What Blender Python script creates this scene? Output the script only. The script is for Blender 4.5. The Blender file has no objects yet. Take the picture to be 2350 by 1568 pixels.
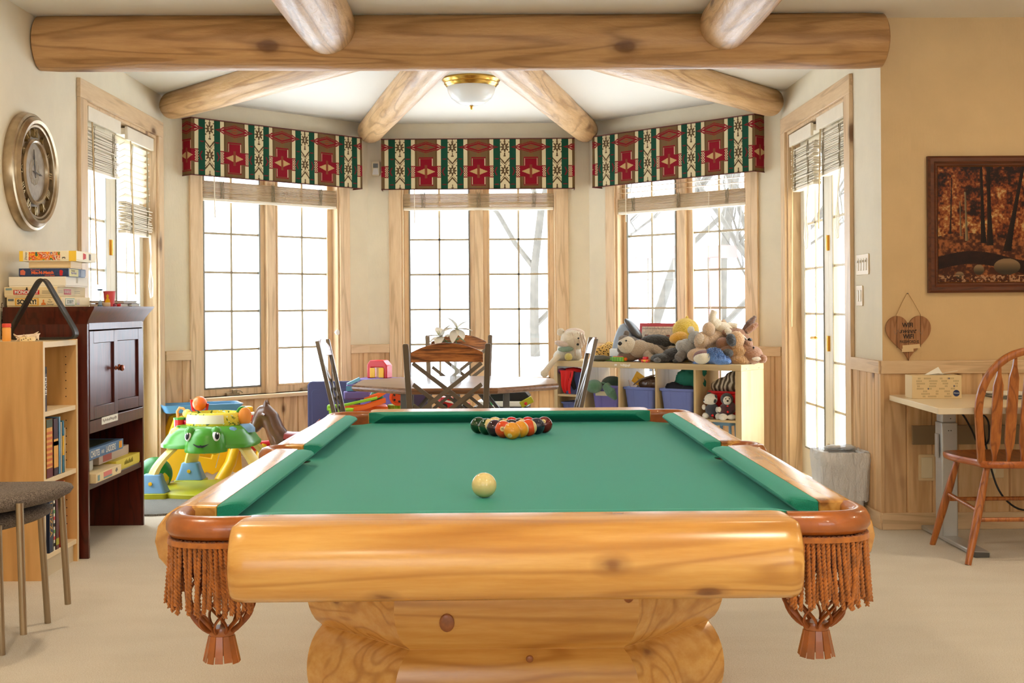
import bpy, bmesh, math, random
import numpy as np
from mathutils import Matrix, Vector, Euler
R = math.radians
SC = bpy.context.scene
COL = SC.collection

# ------------------------------------------------------------------ camera
FPX, HC = 2830.0, 1.20                     # focal length in pixels of the 2350 px wide frame, eye height
YAW, ROLL = R(.57), R(.40)
_f = Vector((math.sin(YAW), math.cos(YAW), 0)); _r = Vector((math.cos(YAW), -math.sin(YAW), 0)); _u = Vector((0, 0, 1))
CR = _r * math.cos(ROLL) - _u * math.sin(ROLL)
CU = _u * math.cos(ROLL) + _r * math.sin(ROLL)
cam_d = bpy.data.cameras.new('camera'); cam = bpy.data.objects.new('camera', cam_d); COL.objects.link(cam)
cam_d.sensor_width = 36; cam_d.lens = FPX / 2350 * 36; cam_d.shift_y = -79 / 2350
cam_d.clip_start = .05; cam_d.clip_end = 400
cam.matrix_world = Matrix(((CR.x, CU.x, -_f.x, 0), (CR.y, CU.y, -_f.y, 0), (CR.z, CU.z, -_f.z, HC), (0, 0, 0, 1)))
SC.camera = cam

# ------------------------------------------------------------------ world, daylight and exposure
SC.view_settings.view_transform = 'Standard'; SC.view_settings.look = 'None'
SC.view_settings.gamma = 1.0; SC.view_settings.use_curve_mapping = False
SC.view_settings.exposure = 0.07
SC.cycles.use_denoising = True
SC.cycles.adaptive_threshold = .025; SC.cycles.max_bounces = 8; SC.cycles.diffuse_bounces = 4; SC.cycles.glossy_bounces = 3
SC.cycles.transparent_max_bounces = 16; SC.cycles.transmission_bounces = 6
SC.cycles.caustics_reflective = False; SC.cycles.caustics_refractive = False
SC.cycles.sample_clamp_indirect = 8.0
W = bpy.data.worlds.new('overcast_sky'); SC.world = W; W.use_nodes = True
SKY_LOW, SKY_HIGH = 3.0, 14.0                # overcast: dim at the horizon, bright overhead
_n = W.node_tree.nodes; _l = W.node_tree.links; _bg = _n['Background']
_tc = _n.new('ShaderNodeTexCoord'); _sp = _n.new('ShaderNodeSeparateXYZ'); _mr = _n.new('ShaderNodeMapRange')
_l.new(_tc.outputs['Generated'], _sp.inputs[0]); _l.new(_sp.outputs[2], _mr.inputs[0])
_mr.inputs[1].default_value = .08; _mr.inputs[2].default_value = .7; _mr.inputs[3].default_value = SKY_LOW; _mr.inputs[4].default_value = SKY_HIGH
_bg.inputs[0].default_value = (.86, .93, 1.0, 1); _l.new(_mr.outputs[0], _bg.inputs[1])

def area(name, loc, rot, sx, sy, power, col, portal=False, spread=180):
    l = bpy.data.lights.new(name, 'AREA'); l.shape = 'RECTANGLE'; l.size = sx; l.size_y = sy
    l.energy = power; l.color = col; l.spread = R(spread)
    if portal: l.cycles.is_portal = True
    o = bpy.data.objects.new(name, l); COL.objects.link(o); o.location = loc; o.rotation_euler = rot
    return o

# room plan: bay corners seen from above
PA, PB, PC, PD = Vector((-2.41, 8.88)), Vector((-1.09, 10.25)), Vector((.75, 10.25)), Vector((2.04, 8.88))
CEIL = 2.73
def frame(P, Q):                             # local x along the wall, local y outwards, z up
    t = (Q - P).normalized(); return math.atan2(t.y, t.x), (Q - P).length
ANG_L, LEN_L = frame(PA, PB); ANG_C, LEN_C = frame(PB, PC); ANG_R, LEN_R = frame(PC, PD)
def wp(P, ang, x, y, z):
    return Vector((P.x + math.cos(ang) * x - math.sin(ang) * y, P.y + math.sin(ang) * x + math.cos(ang) * y, z))
for P, a, L in ((PA, ANG_L, LEN_L), (PB, ANG_C, LEN_C), (PC, ANG_R, LEN_R)):   # sky portals in the window openings
    area('window_sky_portal', wp(P, a, L / 2, .12, 1.45), (R(-90), 0, a), 1.3, 1.8, 1, (1, 1, 1), portal=True)
area('door_sky_portal', (-2.53, 7.93, 1.3), (0, R(-90), 0), 2.3, 1.5, 1, (1, 1, 1), portal=True)
area('door_sky_portal', (2.16, 7.93, 1.3), (0, R(90), 0), 2.3, 1.5, 1, (1, 1, 1), portal=True)

for x in (2.6, -1.0):  # portals for the fill-light windows added behind the camera
    area('fill_window_sky_portal', (x, -3.12, 1.4), (R(90), 0, 0), 2.0, 1.8, 1, (1, 1, 1), portal=True)
WARM = (1.0, .81, .58)
LAMPS = [(-1.3, 5.0), (1.1, 4.2), (3.1, 4.9), (-1.4, 2.2), (.9, 1.6), (3.2, 2.0), (-.6, -.6), (2.0, -.8)]
LAMP_W = 16.5
# ------------------------------------------------------------------ mesh building
class MB:
    def __init__(s, T=None): s.v = []; s.f = []; s.m = []; s.T = T or Matrix(); s.mi = 0
    def add(s, vs, fs, T=None):
        n = len(s.v); M = s.T @ T if T is not None else s.T
        s.v += [tuple(M @ Vector(p)) for p in vs]
        s.f += [tuple(i + n for i in f) for f in fs]; s.m += [s.mi] * len(fs); return s
    def mat(s, i): s.mi = i; return s
    def box(s, a, b, T=None):
        x0, y0, z0 = a; x1, y1, z1 = b
        return s.add([(x0, y0, z0), (x1, y0, z0), (x1, y1, z0), (x0, y1, z0), (x0, y0, z1), (x1, y0, z1), (x1, y1, z1), (x0, y1, z1)],
                     [(0, 3, 2, 1), (4, 5, 6, 7), (0, 1, 5, 4), (1, 2, 6, 5), (2, 3, 7, 6), (3, 0, 4, 7)], T)
    def cbox(s, c, d, rot=(0, 0, 0)):
        T = Matrix.Translation(c) @ Euler(rot).to_matrix().to_4x4()
        return s.box((-d[0] / 2, -d[1] / 2, -d[2] / 2), (d[0] / 2, d[1] / 2, d[2] / 2), T)
    def rings(s, rs, cap=True, T=None, closed=False):
        n = len(rs[0]); vs = [p for r in rs for p in r]; fs = []
        m = len(rs)
        for i in range(m if closed else m - 1):
            j2 = (i + 1) % m
            for j in range(n):
                k = (j + 1) % n
                fs.append((i * n + j, i * n + k, j2 * n + k, j2 * n + j))
        if cap and not closed: fs += [tuple(range(n))[::-1], tuple((m - 1) * n + j for j in range(n))]
        return s.add(vs, fs, T)
    def prism(s, poly, ax, a, b, T=None):
        def P(p, h): return {'x': (h, p[0], p[1]), 'y': (p[0], h, p[1]), 'z': (p[0], p[1], h)}[ax]
        n0 = len(s.f)
        s.rings([[P(p, a) for p in poly], [P(p, b) for p in poly]], T=T)
        return s
    def tube(s, path, r, seg=8, closed=False, cap=True, sq=1.0, T=None):
        path = [Vector(p) for p in path]; n = len(path); rs = []
        rr = r if isinstance(r, (list, tuple)) else [r] * n
        prev = None
        for i, p in enumerate(path):
            if closed: t = (path[(i + 1) % n] - path[i - 1])
            else: t = path[min(i + 1, n - 1)] - path[max(i - 1, 0)]
            t.normalize()
            if prev is None:
                ref = Vector((0, 0, 1)) if abs(t.z) < .9 else Vector((1, 0, 0))
                a = t.cross(ref).normalized()
            else:
                a = (prev - t * prev.dot(t)).normalized()
            prev = a; b = t.cross(a)
            rs.append([tuple(p + (a * math.cos(q) + b * math.sin(q) * sq) * rr[i]) for q in [2 * math.pi * k / seg for k in range(seg)]])
        return s.rings(rs, cap=cap, closed=closed, T=T)
    def lathe(s, prof, seg=24, c=(0, 0, 0), T=None, cap=True, sx=1, sy=1):
        rs = [[(c[0] + sx * r * math.cos(2 * math.pi * k / seg), c[1] + sy * r * math.sin(2 * math.pi * k / seg), c[2] + z) for k in range(seg)] for r, z in prof]
        return s.rings(rs, cap=cap, T=T)
    def ball(s, c, r, rot=(0, 0, 0), seg=16, rows=10):
        if not isinstance(r, (tuple, list)): r = (r, r, r)
        T = Matrix.Translation(c) @ Euler(rot).to_matrix().to_4x4()
        rs = []
        for i in range(rows + 1):
            a = math.pi * (.02 + .96 * i / rows)
            rs.append([(r[0] * math.sin(a) * math.cos(2 * math.pi * k / seg), r[1] * math.sin(a) * math.sin(2 * math.pi * k / seg), -r[2] * math.cos(a)) for k in range(seg)])
        return s.rings(rs, T=T)
    def build(s, name, mats, parent=None, loc=None, rz=0, rot=None, bevel=0, smooth=38, sub=0, disp=0, remesh=0, solid=0, seg=2):
        me = bpy.data.meshes.new(name); me.from_pydata(s.v, [], s.f); me.update()
        bm = bmesh.new(); bm.from_mesh(me); bmesh.ops.recalc_face_normals(bm, faces=bm.faces); bm.to_mesh(me); bm.free()
        if not isinstance(mats, (list, tuple)): mats = [mats]
        for m in mats: me.materials.append(m)
        if len(mats) > 1: me.polygons.foreach_set('material_index', s.m)
        if smooth:
            me.polygons.foreach_set('use_smooth', [True] * len(me.polygons))
            if smooth < 180 and not remesh: me.set_sharp_from_angle(angle=R(smooth))
        o = bpy.data.objects.new(name, me); COL.objects.link(o)
        if parent is not None: o.parent = parent
        if loc is not None: o.location = loc
        if rot is not None: o.rotation_euler = rot
        elif rz: o.rotation_euler = (0, 0, rz)
        if remesh:
            m = o.modifiers.new('remesh', 'REMESH'); m.mode = 'VOXEL'; m.voxel_size = remesh; m.use_smooth_shade = True
            m = o.modifiers.new('smooth', 'SMOOTH'); m.factor = .6; m.iterations = 4
        if bevel:
            m = o.modifiers.new('bevel', 'BEVEL'); m.width = bevel; m.segments = seg; m.limit_method = 'ANGLE'; m.angle_limit = R(35)
            m.harden_normals = False
        if sub:
            m = o.modifiers.new('sub', 'SUBSURF'); m.levels = sub; m.render_levels = sub
        if disp:
            t = bpy.data.textures.get('fluff') or bpy.data.textures.new('fluff', 'CLOUDS'); t.noise_scale = .007
            m = o.modifiers.new('disp', 'DISPLACE'); m.texture = t; m.strength = disp; m.mid_level = .5
        return o

def thing(name, label, cat, loc=(0, 0, 0), rz=0, group=None, rot=None):
    o = bpy.data.objects.new(name, None); COL.objects.link(o); o.location = loc
    o.rotation_euler = rot if rot is not None else (0, 0, rz); o.empty_display_size = .1
    return tag(o, label, cat, group)
def tag(o, label, cat, group=None):
    o['label'] = label; o['category'] = cat
    if group: o['group'] = group
    return o
def struct(o, label=None):
    o['kind'] = 'structure'
    if label: o['label'] = label
    return o
def lab(o, l): o['label'] = l; return o
def dup(root, loc, rz=0, label=None, group=None):
    r = root.copy(); COL.objects.link(r); r.location = loc; r.rotation_euler = (0, 0, rz)
    if label: r['label'] = label
    if group: r['group'] = group
    for ch in [c for c in COL.objects if c.parent == root]:
        c = ch.copy(); COL.objects.link(c); c.parent = r
        for g in [x for x in COL.objects if x.parent == ch]:
            d = g.copy(); COL.objects.link(d); d.parent = c
    return r

def text(s, size, m, parent, T, name='lettering', shear=0, bold=0, align='CENTER', sx=1.0, extr=.0003, wrap=None):
    c = bpy.data.curves.new('txt', 'FONT'); c.body = s; c.size = size; c.align_x = align; c.align_y = 'CENTER'
    c.shear = shear; c.offset = bold; c.extrude = extr; c.resolution_u = 3
    o = bpy.data.objects.new('txt', c); COL.objects.link(o)
    dg = bpy.context.evaluated_depsgraph_get(); me = bpy.data.meshes.new_from_object(o.evaluated_get(dg))
    bpy.data.objects.remove(o); bpy.data.curves.remove(c)
    me.materials.clear(); me.materials.append(m); me.name = name
    M = T @ Matrix.Diagonal((sx, 1, 1, 1))
    for v in me.vertices:
        v.co = M @ v.co
        if wrap: v.co = v.co.normalized() * wrap
    o = bpy.data.objects.new(name, me); COL.objects.link(o); o.parent = parent
    return o
def face(loc, d='-y', spin=0):      # a frame for lettering: text x to the right, text y up, facing direction d
    B = {'-y': ((1, 0, 0), (0, 0, 1)), '+x': ((0, 1, 0), (0, 0, 1)), '-x': ((0, -1, 0), (0, 0, 1)), '+z': ((1, 0, 0), (0, 1, 0)), '+y': ((-1, 0, 0), (0, 0, 1))}[d]
    x, y = Vector(B[0]), Vector(B[1]); z = x.cross(y)
    M = Matrix(((x.x, y.x, z.x, 0), (x.y, y.y, z.y, 0), (x.z, y.z, z.z, 0), (0, 0, 0, 1)))
    return Matrix.Translation(loc) @ M @ Matrix.Rotation(spin, 4, 'Z')
def rrect(w, h, r, n=5, cx=0, cy=0):
    P = []
    for sx, sy, a0 in ((1, 1, 0), (-1, 1, 90), (-1, -1, 180), (1, -1, 270)):
        for k in range(n + 1):
            a = R(a0 + 90 * k / n); P.append((cx + sx * (w / 2 - r) + r * math.cos(a), cy + sy * (h / 2 - r) + r * math.sin(a)))
    return P
def arc(cx, cy, rx, ry, a0, a1, n=12):
    return [(cx + rx * math.cos(R(a0 + (a1 - a0) * k / n)), cy + ry * math.sin(R(a0 + (a1 - a0) * k / n))) for k in range(n + 1)]

# ------------------------------------------------------------------ materials
def s2l(c): return tuple(((x / 255) / 12.92 if x / 255 <= .04045 else ((x / 255 + .055) / 1.055) ** 2.4) for x in c)
class NT:
    def __init__(s, name):
        s.m = bpy.data.materials.new(name); s.m.use_nodes = True; s.t = s.m.node_tree; s.b = s.t.nodes['Principled BSDF']
    def n(s, ty, **kw):
        o = s.t.nodes.new(ty)
        for k, v in kw.items():
            if k.startswith('i_'):
                k = k[2:]; k = int(k) if k.isdigit() else k.replace('_', ' ')
                o.inputs[k].default_value = v
            else: setattr(o, k, v)
        return o
    def l(s, a, b): s.t.links.new(a, b)
    def ramp(s, fac, stops):
        r = s.n('ShaderNodeValToRGB'); e = r.color_ramp.elements
        while len(e) < len(stops): e.new(.5)
        for x, (p, c) in zip(e, stops): x.position = p; x.color = (*c, 1)
        s.l(fac, r.inputs[0]); return r.outputs[0]
    def mix(s, f, a, b, bt='MIX'):
        m = s.n('ShaderNodeMix', data_type='RGBA', blend_type=bt)
        for i, v in ((0, f), (6, a), (7, b)):
            if isinstance(v, (int, float)): m.inputs[i].default_value = v
            elif isinstance(v, tuple): m.inputs[i].default_value = (*v[:3], 1)
            else: s.l(v, m.inputs[i])
        return m.outputs[2]
    def coord(s, scale=(1, 1, 1), rot=(0, 0, 0), out='Object'):
        c = s.n('ShaderNodeTexCoord'); mp = s.n('ShaderNodeMapping'); mp.inputs['Scale'].default_value = scale; mp.inputs['Rotation'].default_value = rot
        s.l(c.outputs[out], mp.inputs[0]); return mp.outputs[0]
    def noise(s, vec, scale, detail=3, rough=.5, dist=0):
        o = s.n('ShaderNodeTexNoise', i_Scale=scale, i_Detail=detail, i_Roughness=rough, i_Distortion=dist)
        s.l(vec, o.inputs['Vector']); return o.outputs[0]
    def bump(s, h, st, dist=.01):
        b = s.n('ShaderNodeBump', i_Strength=st, i_Distance=dist); s.l(h, b.inputs['Height']); s.l(b.outputs[0], s.b.inputs['Normal']); return b
MATS = {}
def mat(name, rgb, rough=.5, metal=0, spec=.5, bump=0, bscale=60, var=0, vscale=8, coat=0, sheen=0, alpha=1):
    if name in MATS: return MATS[name]
    t = NT(name); c = s2l(rgb) if max(rgb) > 1 else rgb
    t.b.inputs['Base Color'].default_value = (*c, 1); t.b.inputs['Roughness'].default_value = rough; t.b.inputs['Metallic'].default_value = metal
    t.b.inputs['Specular IOR Level'].default_value = spec; t.b.inputs['Coat Weight'].default_value = coat; t.b.inputs['Sheen Weight'].default_value = sheen
    if alpha < 1: t.b.inputs['Alpha'].default_value = alpha
    v = t.coord()
    if var:
        n = t.noise(v, vscale, 4); a = tuple(x * (1 - var) for x in c); b = tuple(min(1, x * (1 + var)) for x in c)
        t.l(t.ramp(n, [(.3, a), (.7, b)]), t.b.inputs['Base Color'])
    if bump: t.bump(t.noise(v, bscale, 4, .6), bump, .004)
    MATS[name] = t.m; return t.m
def wood(name, light, mid, dark, ax='x', gs=1.0, st=(.34, .72, 1.0),  rough=.4, coat=0, knots=0.0, kcol=(96, 56, 28), bump=.15, ring=.5, kscale=3.0, lump=0):
    """grain runs along object axis ax"""
    if name in MATS: return MATS[name]
    t = NT(name); L, Mi, Dk, K = [s2l(c) for c in (light, mid, dark, kcol)]
    a, c = 1.2 * gs, 13.0 * gs
    sc = {'x': (a, c, c), 'y': (c, a, c), 'z': (c, c, a)}[ax]
    v = t.coord(sc); v0 = t.coord()
    ge = t.n('ShaderNodeNewGeometry'); isl = t.n('ShaderNodeVectorMath', operation='MULTIPLY_ADD'); t.l(ge.outputs['Random Per Island'], isl.inputs[0])
    isl.inputs[1].default_value = (31, 17, 23); t.l(v, isl.inputs[2]); v = isl.outputs[0]
    warp = t.noise(v, .9, 2, .5)
    big = t.noise(v, .55, 2, .5, .6)
    vv = t.n('ShaderNodeVectorMath', operation='SCALE'); t.l(big, vv.inputs[0]); vv.inputs['Scale'].default_value = 2.0
    wv = t.n('ShaderNodeMath', operation='MULTIPLY'); t.l(big, wv.inputs[0]); wv.inputs[1].default_value = 90.0 * ring
    sn = t.n('ShaderNodeMath', operation='SINE'); t.l(wv.outputs[0], sn.inputs[0])
    sn2 = t.n('ShaderNodeMath', operation='MULTIPLY_ADD'); t.l(sn.outputs[0], sn2.inputs[0]); sn2.inputs[1].default_value = .5; sn2.inputs[2].default_value = .5; ln_ = t.n('ShaderNodeMath', operation='POWER'); t.l(sn2.outputs[0], ln_.inputs[0]); ln_.inputs[1].default_value = 5.0
    fine = t.noise(v, 3.5, 5, .65)
    g = t.n('ShaderNodeMath', operation='MULTIPLY_ADD'); t.l(ln_.outputs[0], g.inputs[0]); g.inputs[1].default_value = .10; t.l(fine, g.inputs[2])
    col = t.ramp(g.outputs[0], [(st[0], L), (st[1], Mi), (st[2], Dk)])
    lm = t.n('ShaderNodeMath', operation='MULTIPLY'); t.l(ln_.outputs[0], lm.inputs[0]); lm.inputs[1].default_value = .45; col = t.mix(lm.outputs[0], col, tuple(x * .8 for x in Dk))
    tone = t.noise(v0, 2.3, 4, .6)
    col = t.mix(.3, col, t.ramp(tone, [(.3, (1, 1, 1)), (.75, (.78, .72, .66))]), 'MULTIPLY')
    col = t.mix(.5, col, t.ramp(ge.outputs['Random Per Island'], [(0, (1, 1, 1)), (.5, (.9, .86, .8)), (1, (1, .97, .9))]), 'MULTIPLY')
    if knots:
        ks = {'x': (.55, 1, 1), 'y': (1, .55, 1), 'z': (1, 1, .55)}[ax]
        kv = t.coord(tuple(k * kscale for k in ks)); vo = t.n('ShaderNodeTexVoronoi', feature='F1'); vo.inputs['Scale'].default_value = 1.0
        nz = t.noise(kv, 5, 2); ad = t.n('ShaderNodeMix', data_type='VECTOR'); ad.inputs[0].default_value = .06
        t.l(kv, ad.inputs[4]); t.l(nz, ad.inputs[5]); t.l(ad.outputs[1], vo.inputs['Vector'])
        # only some cells carry a knot
        th = t.n('ShaderNodeMath', operation='GREATER_THAN'); sp = t.n('ShaderNodeSeparateColor'); t.l(vo.outputs['Color'], sp.inputs[0]); t.l(sp.outputs[0], th.inputs[0]); th.inputs[1].default_value = 1 - knots
        kr = t.ramp(vo.outputs['Distance'], [(.0, (.95, .95, .95)), (.09, (.8, .8, .8)), (.13, (.35, .35, .35)), (.22, (0, 0, 0))])
        mu = t.n('ShaderNodeMath', operation='MULTIPLY'); t.l(kr, mu.inputs[0]); t.l(th.outputs[0], mu.inputs[1])
        col = t.mix(mu.outputs[0], col, K)
    t.l(col, t.b.inputs['Base Color']); t.b.inputs['Roughness'].default_value = rough; t.b.inputs['Coat Weight'].default_value = coat; t.b.inputs['Coat Roughness'].default_value = .22; t.b.inputs['Specular IOR Level'].default_value = .35
    if lump:
        ln = t.noise(t.coord({'x': (5, 16, 16), 'y': (16, 5, 16), 'z': (16, 16, 5)}[ax]), 1.2, 4, .6, 1.2); h = t.n('ShaderNodeMath', operation='MULTIPLY_ADD'); t.l(ln, h.inputs[0]); h.inputs[1].default_value = 3.0; t.l(g.outputs[0], h.inputs[2]); t.bump(h.outputs[0], bump, lump)
    elif bump: t.bump(g.outputs[0], bump, .002)
    MATS[name] = t.m; return t.m
def vcol(name, rough=.9, bump=.3, bscale=400, sheen=0):
    if name in MATS: return MATS[name]
    t = NT(name); a = t.n('ShaderNodeAttribute', attribute_name='pattern'); t.l(a.outputs['Color'], t.b.inputs['Base Color'])
    t.b.inputs['Roughness'].default_value = rough; t.b.inputs['Specular IOR Level'].default_value = .2
    if bump: t.bump(t.noise(t.coord(), bscale, 2), bump, .001)
    MATS[name] = t.m; return t.m
def pattern_grid(name, pts, cols, m, parent=None):
    """pts (ny+1,nx+1,3), cols (ny,nx,3 srgb 0..255): a sheet woven from coloured cells"""
    ny, nx = cols.shape[:2]; V = pts.reshape(-1, 3)
    j, i = np.meshgrid(np.arange(nx), np.arange(ny)); a = i * (nx + 1) + j
    F = np.stack([a, a + 1, a + nx + 2, a + nx + 1], -1).reshape(-1, 4)
    me = bpy.data.meshes.new(name); me.from_pydata(V.tolist(), [], F.tolist()); me.update(); me.materials.append(m)
    c = cols.reshape(-1, 3) / 255.0; c = np.where(c <= .04045, c / 12.92, ((c + .055) / 1.055) ** 2.4)
    ca = me.color_attributes.new('pattern', 'FLOAT_COLOR', 'CORNER')
    full = np.ones((len(F), 4, 4), np.float32); full[:, :, :3] = c[:, None, :]
    ca.data.foreach_set('color', full.ravel())
    o = bpy.data.objects.new(name, me); COL.objects.link(o)
    if parent: o.parent = parent
    return o
def fbm(ny, nx, scale, seed, octv=4):
    rng = np.random.RandomState(seed); out = np.zeros((ny, nx)); amp = 1; tot = 0
    for o in range(octv):
        gy, gx = int(ny / scale) + 3, int(nx / scale) + 3; g = rng.rand(gy, gx)
        y = np.arange(ny) / scale; x = np.arange(nx) / scale; yi = y.astype(int); xi = x.astype(int)
        fy = (y - yi)[:, None]; fx = (x - xi)[None]; fy = fy * fy * (3 - 2 * fy); fx = fx * fx * (3 - 2 * fx)
        a = g[yi][:, xi]; b = g[yi][:, xi + 1]; c = g[yi + 1][:, xi]; d = g[yi + 1][:, xi + 1]
        out += amp * ((a * (1 - fx) + b * fx) * (1 - fy) + (c * (1 - fx) + d * fx) * fy); tot += amp; amp *= .5; scale = max(scale / 2, 1.0)
    return out / tot

# shared materials
PINE_Z = wood('pine_upright', (230, 194, 148), (216, 174, 126), (186, 142, 98), 'z', 1.0, rough=.45, knots=.7, kscale=6.5, ring=.22)
PINE_X = wood('pine_lengthwise', (230, 194, 148), (216, 174, 126), (186, 142, 98), 'x', 1.0, rough=.45, knots=.7, kscale=6.5, ring=.22)
TRIM_Z = wood('trim_upright', (234, 206, 168), (222, 190, 150), (196, 160, 122), 'z', 1.4, rough=.4, knots=.3, kscale=4, ring=.25)
TRIM_X = wood('trim_lengthwise', (234, 206, 168), (222, 190, 150), (196, 160, 122), 'x', 1.4, rough=.4, knots=.3, kscale=4, ring=.25)
LOG = wood('weathered_log', (204, 158, 104), (186, 138, 86), (146, 102, 62), 'x', .8, st=(.36, .66, 1.0), rough=.5, coat=.05, knots=.7, kscale=3.6, bump=.6, lump=.003)
LOGY = wood('pale_log', (226, 190, 142), (208, 168, 118), (168, 124, 78), 'y', .8, st=(.36, .62, .9), rough=.38, coat=.25, knots=.3, kscale=3.2, bump=.7)
RAILW = wood('varnished_pine', (232, 178, 96), (216, 156, 74), (188, 122, 50), 'x', .7, st=(.36, .62, .92), rough=.26, coat=.55, knots=.6, kcol=(120, 66, 26), kscale=9, bump=.06, ring=.7)
CHERRY = wood('dark_cherry', (92, 34, 20), (74, 24, 14), (48, 14, 8), 'z', 1.2, rough=.3, coat=.3, bump=.05)
MAPLE = wood('maple_veneer', (236, 190, 126), (226, 178, 112), (210, 156, 92), 'z', .8, rough=.45, bump=.03, ring=.25)
MAPLE_EDGE = mat('maple_edge', (242, 220, 180), .5)
BIRCH = wood('birch_veneer', (204, 180, 138), (196, 170, 124), (178, 150, 104), 'x', .7, rough=.45, bump=.03, ring=.2)
OAK = wood('oak_orange', (192, 116, 52), (162, 88, 34), (106, 52, 18), 'z', 1.6, rough=.3, coat=.4, bump=.1)
OAKX = wood('oak_dark_grain', (190, 122, 66), (140, 82, 42), (56, 30, 14), 'x', 1.3, st=(.40, .56, .78), rough=.3, coat=.3, bump=.1, ring=.7)
TABLETOP = wood('worn_oak_top', (156, 116, 84), (130, 92, 62), (88, 58, 38), 'x', 1.2, rough=.28, coat=.3, bump=.08)
STEEL = mat('bronze_grey_metal', (112, 102, 90), .36, .75)
NICKEL = mat('brushed_nickel', (176, 166, 150), .32, .9, bump=.03, bscale=300)
BRASS = mat('brass', (220, 176, 90), .22, 1)
BLACK = mat('black_plastic', (20, 20, 22), .4); WHITE = mat('white_plastic', (236, 234, 228), .4)
CREAM = mat('cream_plastic', (226, 212, 180), .45); RED = mat('red_plastic', (206, 22, 26), .32); BLUEP = mat('blue_plastic', (84, 138, 178), .38)
YELP = mat('yellow_plastic', (240, 184, 24), .36); PALEY = mat('pale_yellow_plastic', (242, 214, 118), .36); ORANGEP = mat('orange_plastic', (246, 112, 36), .34)
GREENP = mat('leaf_green_plastic', (72, 148, 40), .3); LIME = mat('lime_plastic', (146, 200, 34), .35); OLIVE = mat('olive_plastic', (168, 166, 24), .4)
TEALP = mat('teal_plastic', (40, 130, 150), .4); PURPLE = mat('purple_plastic', (108, 88, 156), .4)
INK = mat('black_ink', (18, 16, 16), .7); GREYINK = mat('grey_ink', (120, 112, 100), .7); REDINK = mat('red_ink', (206, 36, 32), .6)
PAPER = mat('paper_white', (244, 240, 228), .7, bump=.05, bscale=200)
GLASS = NT('window_glass')
_g = GLASS; _mix = _g.n('ShaderNodeMixShader'); _tr = _g.n('ShaderNodeBsdfTransparent'); _gl = _g.n('ShaderNodeBsdfGlossy', i_Roughness=.02)
_lw = _g.n('ShaderNodeLayerWeight', i_Blend=.5); _pw = _g.n('ShaderNodeMath', operation='POWER'); _g.l(_lw.outputs['Facing'], _pw.inputs[0]); _pw.inputs[1].default_value = 4.0
_fr = _g.n('ShaderNodeMath', operation='MULTIPLY_ADD'); _g.l(_pw.outputs[0], _fr.inputs[0]); _fr.inputs[1].default_value = .2; _fr.inputs[2].default_value = .03; _tr.inputs[0].default_value = (.95, .97, .97, 1)
_g.l(_fr.outputs[0], _mix.inputs[0]); _g.l(_tr.outputs[0], _mix.inputs[1]); _g.l(_gl.outputs[0], _mix.inputs[2]); _g.l(_mix.outputs[0], _g.t.nodes['Material Output'].inputs[0]); GLASS = GLASS.m

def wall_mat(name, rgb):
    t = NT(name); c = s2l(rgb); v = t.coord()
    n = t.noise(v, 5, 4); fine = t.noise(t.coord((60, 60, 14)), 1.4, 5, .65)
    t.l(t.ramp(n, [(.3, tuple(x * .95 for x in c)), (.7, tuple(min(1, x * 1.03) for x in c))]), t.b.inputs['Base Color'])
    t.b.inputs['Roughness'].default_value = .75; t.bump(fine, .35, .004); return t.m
WALL = wall_mat('textured_cream_paint', (230, 217, 190)); TANW = wall_mat('textured_lamp_tan_wall', (216, 182, 132))  # tan puts warm lamp light into the desk wall's colour
def ceil_mat():
    t = NT('trowelled_ceiling'); c = s2l((236, 231, 220)); v = t.coord((1, 6, 1))
    n = t.noise(v, 5, 5, .6, .5); r = t.ramp(n, [(.60, (0, 0, 0)), (.66, (1, 1, 1))])
    t.b.inputs['Base Color'].default_value = (*c, 1); t.b.inputs['Roughness'].default_value = .85; t.bump(r, .25, .004); return t.m
CEILM = ceil_mat()
def carpet_mat():
    t = NT('beige_carpet'); v = t.coord(); f = t.noise(v, 230, 3, .7); m = t.noise(v, 35, 4, .7); b = t.noise(t.coord((1, 2.4, 1)), 3, 3)
    col = t.ramp(f, [(.3, s2l((222, 208, 184))), (.55, s2l((248, 238, 220))), (.75, s2l((254, 250, 240)))])
    col = t.mix(.4, col, t.ramp(b, [(.35, (1, 1, 1)), (.65, (.90, .88, .85))]), 'MULTIPLY')
    t.l(col, t.b.inputs['Base Color']); t.b.inputs['Roughness'].default_value = 1; t.b.inputs['Specular IOR Level'].default_value = .1; t.b.inputs['Sheen Weight'].default_value = .2
    h = t.n('ShaderNodeMath', operation='ADD'); t.l(f, h.inputs[0]); t.l(m, h.inputs[1]); t.bump(h.outputs[0], .8, .008); return t.m
CARPET = carpet_mat()
def felt_mat():
    t = NT('green_felt'); v = t.coord(); f = t.noise(v, 500, 2, .7); b = t.noise(v, 60, 4, .7)
    col = t.ramp(f, [(.3, s2l((0, 118, 96))), (.7, s2l((18, 150, 126)))])
    sp = t.ramp(b, [(.68, (0, 0, 0)), (.76, (1, 1, 1))]); col = t.mix(sp, col, s2l((0, 100, 80)))
    t.l(col, t.b.inputs['Base Color']); t.b.inputs['Roughness'].default_value = .6; t.b.inputs['Specular IOR Level'].default_value = .5; t.b.inputs['Sheen Weight'].default_value = .5; t.b.inputs['Sheen Roughness'].default_value = .3
    t.b.inputs['Sheen Tint'].default_value = (.3, .92, .85, 1)
    t.bump(f, .3, .001); return t.m
FELT = felt_mat()
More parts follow.
